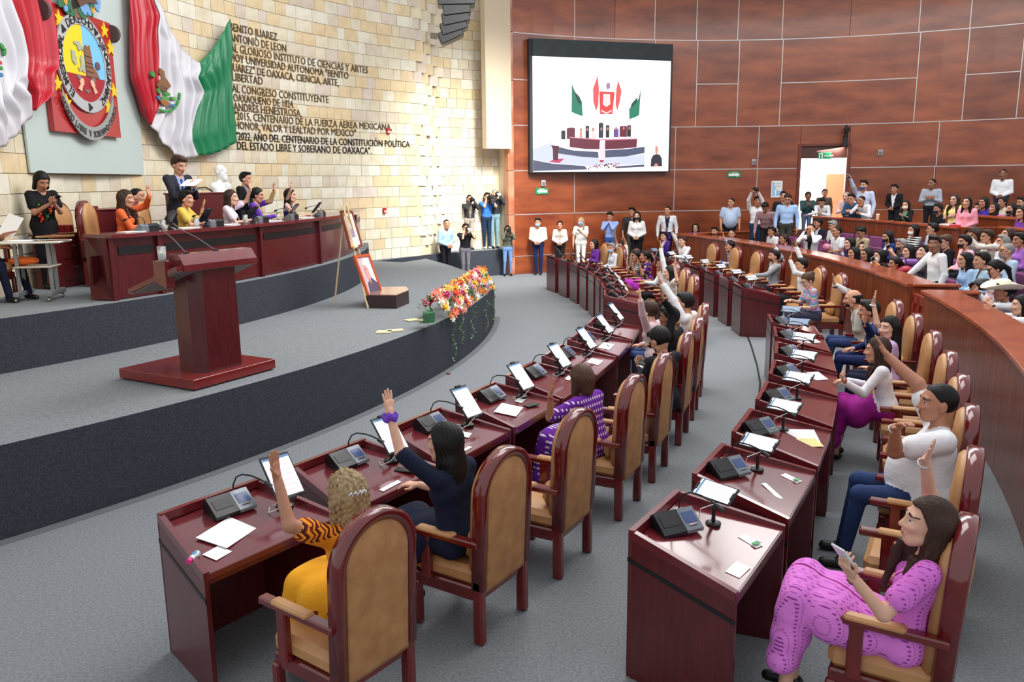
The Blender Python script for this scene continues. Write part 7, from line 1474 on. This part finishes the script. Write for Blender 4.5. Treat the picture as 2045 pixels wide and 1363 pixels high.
# ================================================================== public gallery
def farcyl(px, py, rho):
    d = ray(px, py); q_ = CAMP - C; a = d[0] ** 2 + d[1] ** 2; b_ = 2 * (d[0] * q_[0] + d[1] * q_[1]); c_ = q_[0] ** 2 + q_[1] ** 2 - rho * rho
    return CAMP + d * ((-b_ + math.sqrt(max(b_ * b_ - 4 * a * c_, 0))) / 2 / a)
def gal(label, head, rho_row, **kw):
    "seat or stand somebody in the gallery: floor height follows the terrace, the sight line fixes the rest"
    fz = {1: .10, 2: .26, 3: .42, 4: .85, 5: 1.05, 6: 1.25}[rho_row]; kw.setdefault('q', 'tiny'); kw.setdefault('floor', fz)
    d = ray(*head); rr_ = kw.pop('rho', {1: 23.95, 2: 24.85, 3: 25.6, 4: 26.7, 5: 27.9, 6: 29.2}[rho_row])
    # distance where the sight line meets the circle of that row
    q_ = CAMP - C; a = d[0] ** 2 + d[1] ** 2; b_ = 2 * (d[0] * q_[0] + d[1] * q_[1]); c_ = q_[0] ** 2 + q_[1] ** 2 - rr_ ** 2; D_ = b_ * b_ - 4 * a * c_; t = (-b_ + math.sqrt(max(D_, 0))) / 2 / a; kw['dist'] = t
    pos = CAMP + d * t; yaw = kw.pop('yaw', None)
    if yaw is None: yaw = pol(pos)[1] + 180 + kw.pop('dy', 0)
    else: kw.pop('dy', None)
    if kw.get('pose', 'sit') == 'sit': kw['floor'] = min(fz, pos[2] - 1.13)   # seats rise with the body
    else: kw['h'] = kw.get('h', 1.65); kw['floor'] = fz
    k = kw.get('h', 1.65) / 1.7
    if kw.get('pose', 'sit') == 'sit':
        kw['sz'] = max(.3, pos[2] - kw['floor'] - .73 * k)
    return person(label, head, yaw, **kw)
W_ = (236, 236, 240)
gal('woman with glasses and purple sleeve leaning on the far gallery end', (1389, 455), 1, hair='bob', skin='l', top=(90, 50, 150), R='cross', L='cross', glasses=True, yaw=-110)
gal('bearded man in dark vest over white shirt in the far gallery', (1427, 463), 1, sex='m', hair='short', skin='m', top=(40, 44, 52), inner=W_, beard=True, yaw=-130)
gal('man in blue shirt turning to the camera in the far gallery', (1461, 468), 1, sex='m', hair='crop', skin='m', top=(44, 70, 120), yaw=-115)
gal('heavy man in pale blue short sleeved shirt standing at the far wall', (1460, 405), 3, sex='m', hair='crop', skin='m', top=(186, 206, 232), sleeve='short', pose='stand', fat=1.3, bot=(26, 28, 40), R='down', L='down', rho=25.0, yaw=-95, hy=-40, floor=.42, fix_z=None)
p = gal('photographer in white shirt holding a camera above his head', (1513, 402), 3, sex='m', hair='short', skin='t', top=W_, pose='stand', bot=(40, 60, 90), botname='jeans', R=('px', dict(E=(1495, 400), W=(1502, 384), tip=(1505, 378), hs='grip')), L=('px', dict(E=(1521, 398), W=(1514, 384), tip=(1510, 377), hs='grip')), rho=25.1, yaw=-100)
b = MB(); b.box((0, 0, 0), (.14, .09, .1), .015); b.tube([(0, -.04, 0), (.02, -.14, -.03)], .035, 10); o = b.build('photo_camera', M_black, None, (p['hands'][0][2] + p['hands'][1][2]) / 2 + V3(0, -.02, .08)); tag(o, 'camera held high by the photographer in the gallery', 'camera')
gal('man in mauve checked shirt bending forward in the gallery aisle', (1528, 414), 3, sex='m', hair='short', skin='t', top=(170, 134, 138), pose='stand', lean=30, hp=-35, bot=(40, 40, 40), R='down', L='down', rho=24.9, yaw=-120, fix_z=None)
gal('man with glasses in light blue shirt standing by the doorway', (1573, 398), 3, sex='m', hair='short', hc='d', skin='m', top=(166, 196, 236), pose='stand', bot=(66, 66, 60), R='down', L='down', rho=25.2, yaw=-110, hp=-18, glasses=True, h=1.72)
gal('dark haired man behind the man with glasses at the doorway', (1565, 392), 3, sex='m', hair='short', skin='m', top=(40, 40, 44), pose='stand', rho=25.9, yaw=-110, R='down', L='down')
gal('man in dark green sweater silhouetted in the bright doorway', (1614, 392), 4, sex='m', hair='short', skin='b', top=(54, 84, 86), topname='sweater', pose='stand', bot=(90, 110, 140), R='phone', L='phone', rho=27.0, yaw=-100)
gal('person standing in the bright lobby beyond the doorway', (1647, 386), 4, sex='m', hair='short', hc='d', skin='t', top=(90, 80, 70), pose='stand', rho=28.6, yaw=-100, R='down', L='down')
gal('man in white shirt reaching along the upper gallery rail', (1641, 404), 4, sex='m', hair='short', skin='m', top=W_, pose='stand', lean=35, hp=-20, R=('px', dict(E=(1630, 425), W=(1610, 430), tip=(1600, 431), hs='relax', n=(0, 0, -1))), L='cross', rho=26.5, yaw=-120)
gal('man in pale pink shirt leaning on the upper gallery rail', (1690, 393), 4, sex='m', hair='crop', hc='g', skin='l', top=(236, 208, 208), pose='stand', lean=28, R='cross', L='cross', rho=26.5, yaw=-135)
gal('man with glasses in blue denim shirt leaning on the upper rail', (1700, 397), 4, sex='m', hair='short', skin='m', top=(56, 92, 128), pose='stand', lean=28, R='cross', L='cross', rho=26.4, glasses=True, yaw=-140)
gal('man in white shirt covering his mouth at the upper rail', (1720, 401), 4, sex='m', hair='crop', skin='t', top=W_, pose='stand', lean=32, R='chin', L='cross', rho=26.45, yaw=-150)
p = gal('man in blue face mask holding a phone high at the upper rail', (1725, 371), 4, sex='m', hair='short', skin='m', top=(196, 206, 232), pose='stand', R=('px', dict(E=(1704, 372), W=(1698, 356), tip=(1694, 346), hs='grip')), L='down', mask=(50, 80, 130), rho=27.0, yaw=-140, h=1.75)
hold_phone(p, 0, 'white phone held high at the upper rail', (236, 236, 236))
gal('young man in black jacket standing against the gallery wood wall', (1786, 378), 5, sex='m', hair='short', skin='t', top=(30, 28, 32), topname='jacket', inner=W_, pose='stand', R='front', L='front', rho=28.2, yaw=-140)
gal('woman with pale mask and green top behind the upper rail', (1809, 410), 4, hair='long', skin='m', top=(26, 28, 32), inner=(104, 150, 128), pose='stand', R='cross', L='phone', mask=(234, 230, 204), rho=26.55, yaw=-140, h=1.55, topname='cardigan')
gal('young man in grey shirt leaning on the wall with crossed arms', (1861, 367), 5, sex='m', hair='crop', skin='b', top=(166, 172, 184), pose='stand', R='cross', L='cross', rho=28.6, yaw=-125, hy=-30)
gal('crouching person in dark clothes beside the crossed armed man', (1873, 418), 5, hair='short', skin='t', top=(30, 28, 32), rho=27.8, mask=(30, 30, 34))
gal('woman in pale yellow ruffled blouse standing at the upper rail', (1906, 399), 4, hair='wavy', hc='d', skin='l', top=(244, 228, 150), topname='blouse', sleeve='short', pose='stand', R='cross', L='front', rho=26.75, yaw=-150, glasses=True, h=1.6)
gal('woman in pink ruffled blouse standing in the gallery aisle', (1931, 405), 4, hair='long', skin='m', top=(246, 160, 178), topname='blouse', pose='stand', bot=(210, 206, 200), R='front', L='front', rho=26.3, yaw=-145, h=1.60, fat=1.1, hp=6)
gal('man in white shirt standing alone against the wood wall', (2003, 348), 6, sex='m', hair='crop', skin='b', top=W_, pose='stand', bot=(40, 50, 80), R='front', L='front', rho=30.6, yaw=-130, h=1.74)
for (x, y, r_, lb, kw) in ((1965, 405, 5, 'woman in violet top seated behind the top rail', dict(top=(70, 50, 160), skin='t')), (1985, 417, 5, 'woman with pink collar looking up behind the top rail', dict(top=(220, 90, 170), skin='t', hp=15)), (2002, 404, 6, 'woman in beige sleeveless top behind the top rail', dict(top=(206, 196, 176), sleeve='none', skin='t', hair='bun')), (2020, 418, 5, 'woman in black mask at the right end of the top rail', dict(top=(50, 46, 110), mask=(24, 24, 28))), (2040, 405, 6, 'bearded man with glasses at the right picture edge behind the rail', dict(top=(50, 50, 54), sex='m', hair='short', beard=True, glasses=True)), (1956, 416, 5, 'person in black mask next to the pink woman behind the rail', dict(top=(34, 34, 38), mask=(24, 24, 28), hair='short')), (2041, 425, 4, 'person in violet scarf at the right edge under the top rail', dict(top=(110, 60, 150)))):
    kw = dict(dict(hair='long', skin='m'), **kw); gal(lb, (x, y), r_, **kw)
seated = [
 (1541, 463, 2, 'man in white shirt seated in the middle of the far gallery', dict(sex='m', hair='short', skin='t', top=W_)),
 (1565, 478, 1, 'woman in dark cardigan over pink top in the front gallery row', dict(hair='pony', hc='d', skin='t', top=(70, 60, 54), inner=(236, 150, 150), topname='cardigan')),
 (1552, 455, 3, 'woman with black hair bending with a white mask', dict(hair='long', skin='l', top=(150, 140, 120), mask=(226, 232, 236), hp=-20)),
 (1590, 492, 1, 'person in white patterned top with lowered head in the front row', dict(hair='short', hc='br', skin='t', top=(222, 222, 230), hp=-20, hy=-30)),
 (1633, 447, 3, 'moustached man in navy suit seated below the upper rail', dict(sex='m', hair='short', skin='t', top=(34, 40, 58), topname='jacket', inner=W_)),
 (1663, 451, 3, 'grey haired man in white shirt below the upper rail', dict(sex='m', hair='short', hc='g', skin='m', top=W_, hp=-15)),
 (1671, 463, 2, 'man in white short sleeved shirt beside the gallery photographer', dict(sex='m', hair='crop', skin='t', top=W_, sleeve='short')),
 (1720, 464, 2, 'man in tan shirt looking down alone among purple seats', dict(sex='m', hair='short', skin='t', top=(176, 160, 130), hp=-30)),
 (1773, 473, 2, 'woman in black mask and blue cardigan with a hair clip', dict(hair='long', skin='m', top=(40, 60, 120), mask=(24, 24, 28), inner=W_, hp=-10)),
 (1824, 460, 3, 'woman in striped top and white mask looking at her phone', dict(hair='bob', skin='m', top=(30, 30, 36), tpat='stripes', sleeve='short', mask=(236, 236, 236), R='phone', L='phone')),
 (1862, 458, 3, 'man with glasses in pale shirt in the back gallery row', dict(sex='m', hair='short', skin='m', top=(196, 206, 226), glasses=True, hy=-20)),
 (1697, 487, 1, 'woman in navy top with very long black hair, front gallery row', dict(hair='long_extra', skin='l', top=(34, 36, 80))),
 (1723, 494, 2, 'woman with red lips and centre parted hair looking at the camera', dict(hair='long', skin='l', top=(60, 50, 60), hy=40)),
 (1705, 506, 1, 'woman in bright pink blouse in the front gallery row', dict(hair='long', skin='m', top=(236, 50, 150), rho=23.75)),
 (1731, 509, 1, 'woman in white top and black vest in the front gallery row', dict(hair='long', skin='t', top=W_, inner=(26, 26, 30), rho=23.75)),
 (1757, 512, 1, 'woman in black with white mask in the front gallery row', dict(hair='bob', skin='l', top=(34, 32, 38), mask=(234, 232, 230), rho=23.75)),
 (1787, 527, 1, 'woman in orange blouse holding up a patterned phone, front row', dict(hair='pony', skin='t', top=(236, 150, 80), R='phonehigh', L='phonehigh', rho=23.75)),
 (1800, 490, 2, 'grey haired woman with violet ribbon and glasses in the gallery', dict(hair='short', hc='g', skin='m', top=(60, 56, 66), mask=(50, 44, 54))),
 (1815, 503, 1, 'woman in green and violet raising a white phone, gallery middle', dict(hair='long', skin='l', top=(150, 110, 180), sleeve='short', R='phonehigh', L='phonehigh', rho=24.3)),
 (1845, 505, 1, 'fair faced woman looking up behind the guard', dict(hair='short', skin='l', top=(60, 56, 60), hp=20)),
 (1888, 483, 2, 'woman with glasses in black top right of the guard', dict(hair='short', hc='br', skin='l', top=(30, 28, 34), glasses=True, hp=-15)),
 (1926, 484, 2, 'woman in black mask and pink floral top in the gallery', dict(hair='short', skin='m', top=(246, 190, 206), mask=(24, 24, 28))),
 (1947, 468, 3, 'woman looking down in the back row near the stair', dict(hair='wavy', hc='d', skin='t', top=(120, 110, 110), hp=-25)),
 (1971, 473, 3, 'woman in cream jacket photographing with her phone', dict(hair='short', hc='d', skin='m', top=(226, 220, 206), R='phonehigh', L='phonehigh', glasses=True)),
 (2012, 470, 3, 'woman with brown hair looking up in the back row at the right', dict(hair='bob', hc='d', skin='m', top=(230, 150, 160), hp=15)),
 (2000, 487, 2, 'person in white mask with grey hair at the right of the gallery', dict(hair='short', hc='g', skin='m', top=(220, 226, 236), mask=(236, 236, 236), hp=20)),
 (2010, 502, 2, 'grey bearded man with glasses in pale blue shirt', dict(sex='m', hair='crop', hc='g', skin='m', top=(190, 212, 236), beard=True, glasses=True)),
 (2036, 480, 3, 'woman in violet blouse at the right picture edge', dict(hair='short', skin='t', top=(170, 110, 200))),
 (1927, 520, 1, 'young woman in light blue shirt with black hair behind the guard', dict(hair='long', skin='m', top=(170, 206, 240), rho=24.2, q='far')),
 (1960, 521, 1, 'young man in light blue shirt beside the girl in light blue', dict(sex='m', hair='short', skin='m', top=(176, 210, 240), rho=24.15, q='far')),
 (1987, 537, 1, 'woman with tied black hair looking down behind the hatted man', dict(hair='pony', skin='m', top=(236, 214, 220), hp=-20, rho=24.1, q='far')),
]
for x, y, r_, lb, kw in seated:
    kw = dict(kw); p = gal(lb, (x, y), r_, **kw)
    if kw.get('R') == 'phonehigh': hold_phone(p, 0, 'phone raised by the ' + ' '.join(lb.split()[:5]), (200, 200, 206) if 'orange' in lb else (30, 30, 34))
    if kw.get('R') == 'phone': hold_phone(p, 1, 'phone in the hands of the woman in stripes')
p = gal('guard in white guayabera standing with one hand on the gate', (1866, 488), 1, sex='m', hair='short', skin='b', top=W_, topname='shirt', pose='stand', bot=(30, 34, 50), L='down', R=('px', dict(E=(1822, 545), W=(1800, 562), tip=(1793, 570), hs='relax', n=(0, 0, -1))), rho=23.75, yaw=178, hy=48, q='near', h=1.72, fat=1.12, floor=.1)
p = gal('man in white cowboy hat and blue vest filming with his phone', (2003, 583), 1, sex='m', hair='short', skin='t', top=W_, inner=(40, 70, 130), R='phonehigh', L='phonehigh', rho=23.9, q='near', hat=True)
hold_phone(p, 0, 'phone raised by the man in the cowboy hat')
p = gal('woman in white lace blouse filming at the right picture edge', (2040, 610), 1, hair='long', skin='l', top=(240, 236, 238), sleeve='short', topname='blouse', R='phonehigh', L='phonehigh', rho=23.7, q='near'); band_on(p, 1, 'smart_watch', (24, 24, 28))
p = gal('photographer in white shirt and black vest aiming a white lens', (1619, 458), 1, sex='m', hair='crop', skin='m', top=W_, inner=(24, 24, 28), pose='stand', R='camera', L='camera', rho=23.75, yaw=-130, q='far'); H = p['H']
r = empty('photo_camera', H + V3(-.10, -.16, -.20)); tag(r, 'black camera with white lens in the front of the gallery', 'camera'); b = MB(); b.box((0, 0, 0), (.15, .09, .11), .015, rot=Rz(.6)); b.build('camera_body', M_black, r); b = MB(); b.tube([(-.02, -.02, 0), (-.16, -.03, .03)], [.04, .05], 12); b.build('lens', M_white, r)
# bags on the seats
for px_, py_, rho_, c_, sc_, lb in ((1963, 568, 23.75, (30, 28, 32), (.13, .10, .09), 'black leather bag on the lap beside the hatted man'), (1650, 495, 24.2, (200, 120, 140), (.09, .12, .10), 'striped pink cloth bag on a purple seat'), (1800, 540, 23.9, (170, 30, 50), (.2, .2, .1), 'dark red bag in the front gallery row')):
    d = ray(px_, py_); q_ = CAMP - C; a = d[0] ** 2 + d[1] ** 2; b_ = 2 * (d[0] * q_[0] + d[1] * q_[1]); c2_ = q_[0] ** 2 + q_[1] ** 2 - rho_ ** 2; t = (-b_ + math.sqrt(b_ * b_ - 4 * a * c2_)) / 2 / a
    b = MB(); b.ball((0, 0, 0), sc_, 12); o = b.build('bag', smat('bag_%02x%02x%02x' % c_, c_, rough=.4), None, CAMP + d * t, smooth=True); tag(o, lb, 'bag'); b = MB(); b.tube([(-.1, 0, .08), (-.06, 0, .2), (.06, 0, .2), (.1, 0, .08)], .01, 6); b.build('strap', M_black, o)
def onrail(px_, py_, w, d_, h_, c_, lb, name='folder', cat='folder', z_=1.252):
    q = (cyl(px_, py_, 23.05, C) if z_ < 1.5 else cyl(px_, py_, 26.08, C)) if False else at(px_, py_, z_)
    if z_ > 1.5: q = P(26.06, pol(farcyl(px_, py_, 26.06))[1], z_); b = MB(); b.box((0, 0, h_ / 2), (w, d_, h_), min(.004, h_ / 3)); o = b.build(name, smat('rail_%02x%02x%02x' % c_, c_), None, q, radians(pol(q)[1])); tag(o, lb, cat); b = MB(); b.box((0, 0, h_ + .001), (w * .7, d_ * .7, .002)); b.build('cover', smat('rail_cover_%02x%02x%02x' % c_, tuple(min(255, x + 25) for x in c_)), o)
onrail(1487, 487, .16, .7, .02, (210, 90, 50), 'orange folder lying on the gallery rail'); onrail(1510, 489, .2, .3, .04, (140, 136, 150), 'grey laptop on the gallery rail', 'laptop', 'laptop')
onrail(1455, 480, .16, .6, .02, (176, 90, 130), 'pink folder lying on the gallery rail')
onrail(1893, 441, .16, .34, .03, (220, 220, 230), 'white papers on the upper rail by the yellow blouse', 'papers', 'paper', 1.747); onrail(1905, 446, .14, .3, .03, (216, 60, 80), 'red folder on the upper rail beneath the pink woman', z_=1.747)
def cup(px_, py_, lb):
    q = P(26.06, pol(farcyl(px_, py_, 26.06))[1], 1.747); o = empty('paper_cup', q); tag(o, lb, 'cup'); b = MB(); b.lathe([(.03, 0), (.042, .12), (.042, .13), (.0, .13)], n=12); b.build('cup_body', smat('cup_tan', (222, 190, 160)), o); b = MB(); b.lathe([(.044, .12), (.044, .14), (0, .145)], n=12); b.build('cup_lid', M_white, o)
cup(1753, 432, 'tan paper cup standing on the upper gallery rail')
# loose cable on the floor beside the far left desks
b = MB(); b.tube([at(*p_, .012) for p_ in ((1485, 652), (1500, 690), (1512, 730), (1518, 765), (1516, 790))], .012, 5); o = b.build('floor_cable', M_black); tag(o, 'thin dark cable lying across the carpet between the desk rows', 'cable')

for pr_ in (DK, MC, TBA, TBB, TLA, TLB, ST, CH):
    if not pr_.get('label'):
        for ch_ in list(pr_.children_recursive) + [pr_]: bpy.data.objects.remove(ch_)
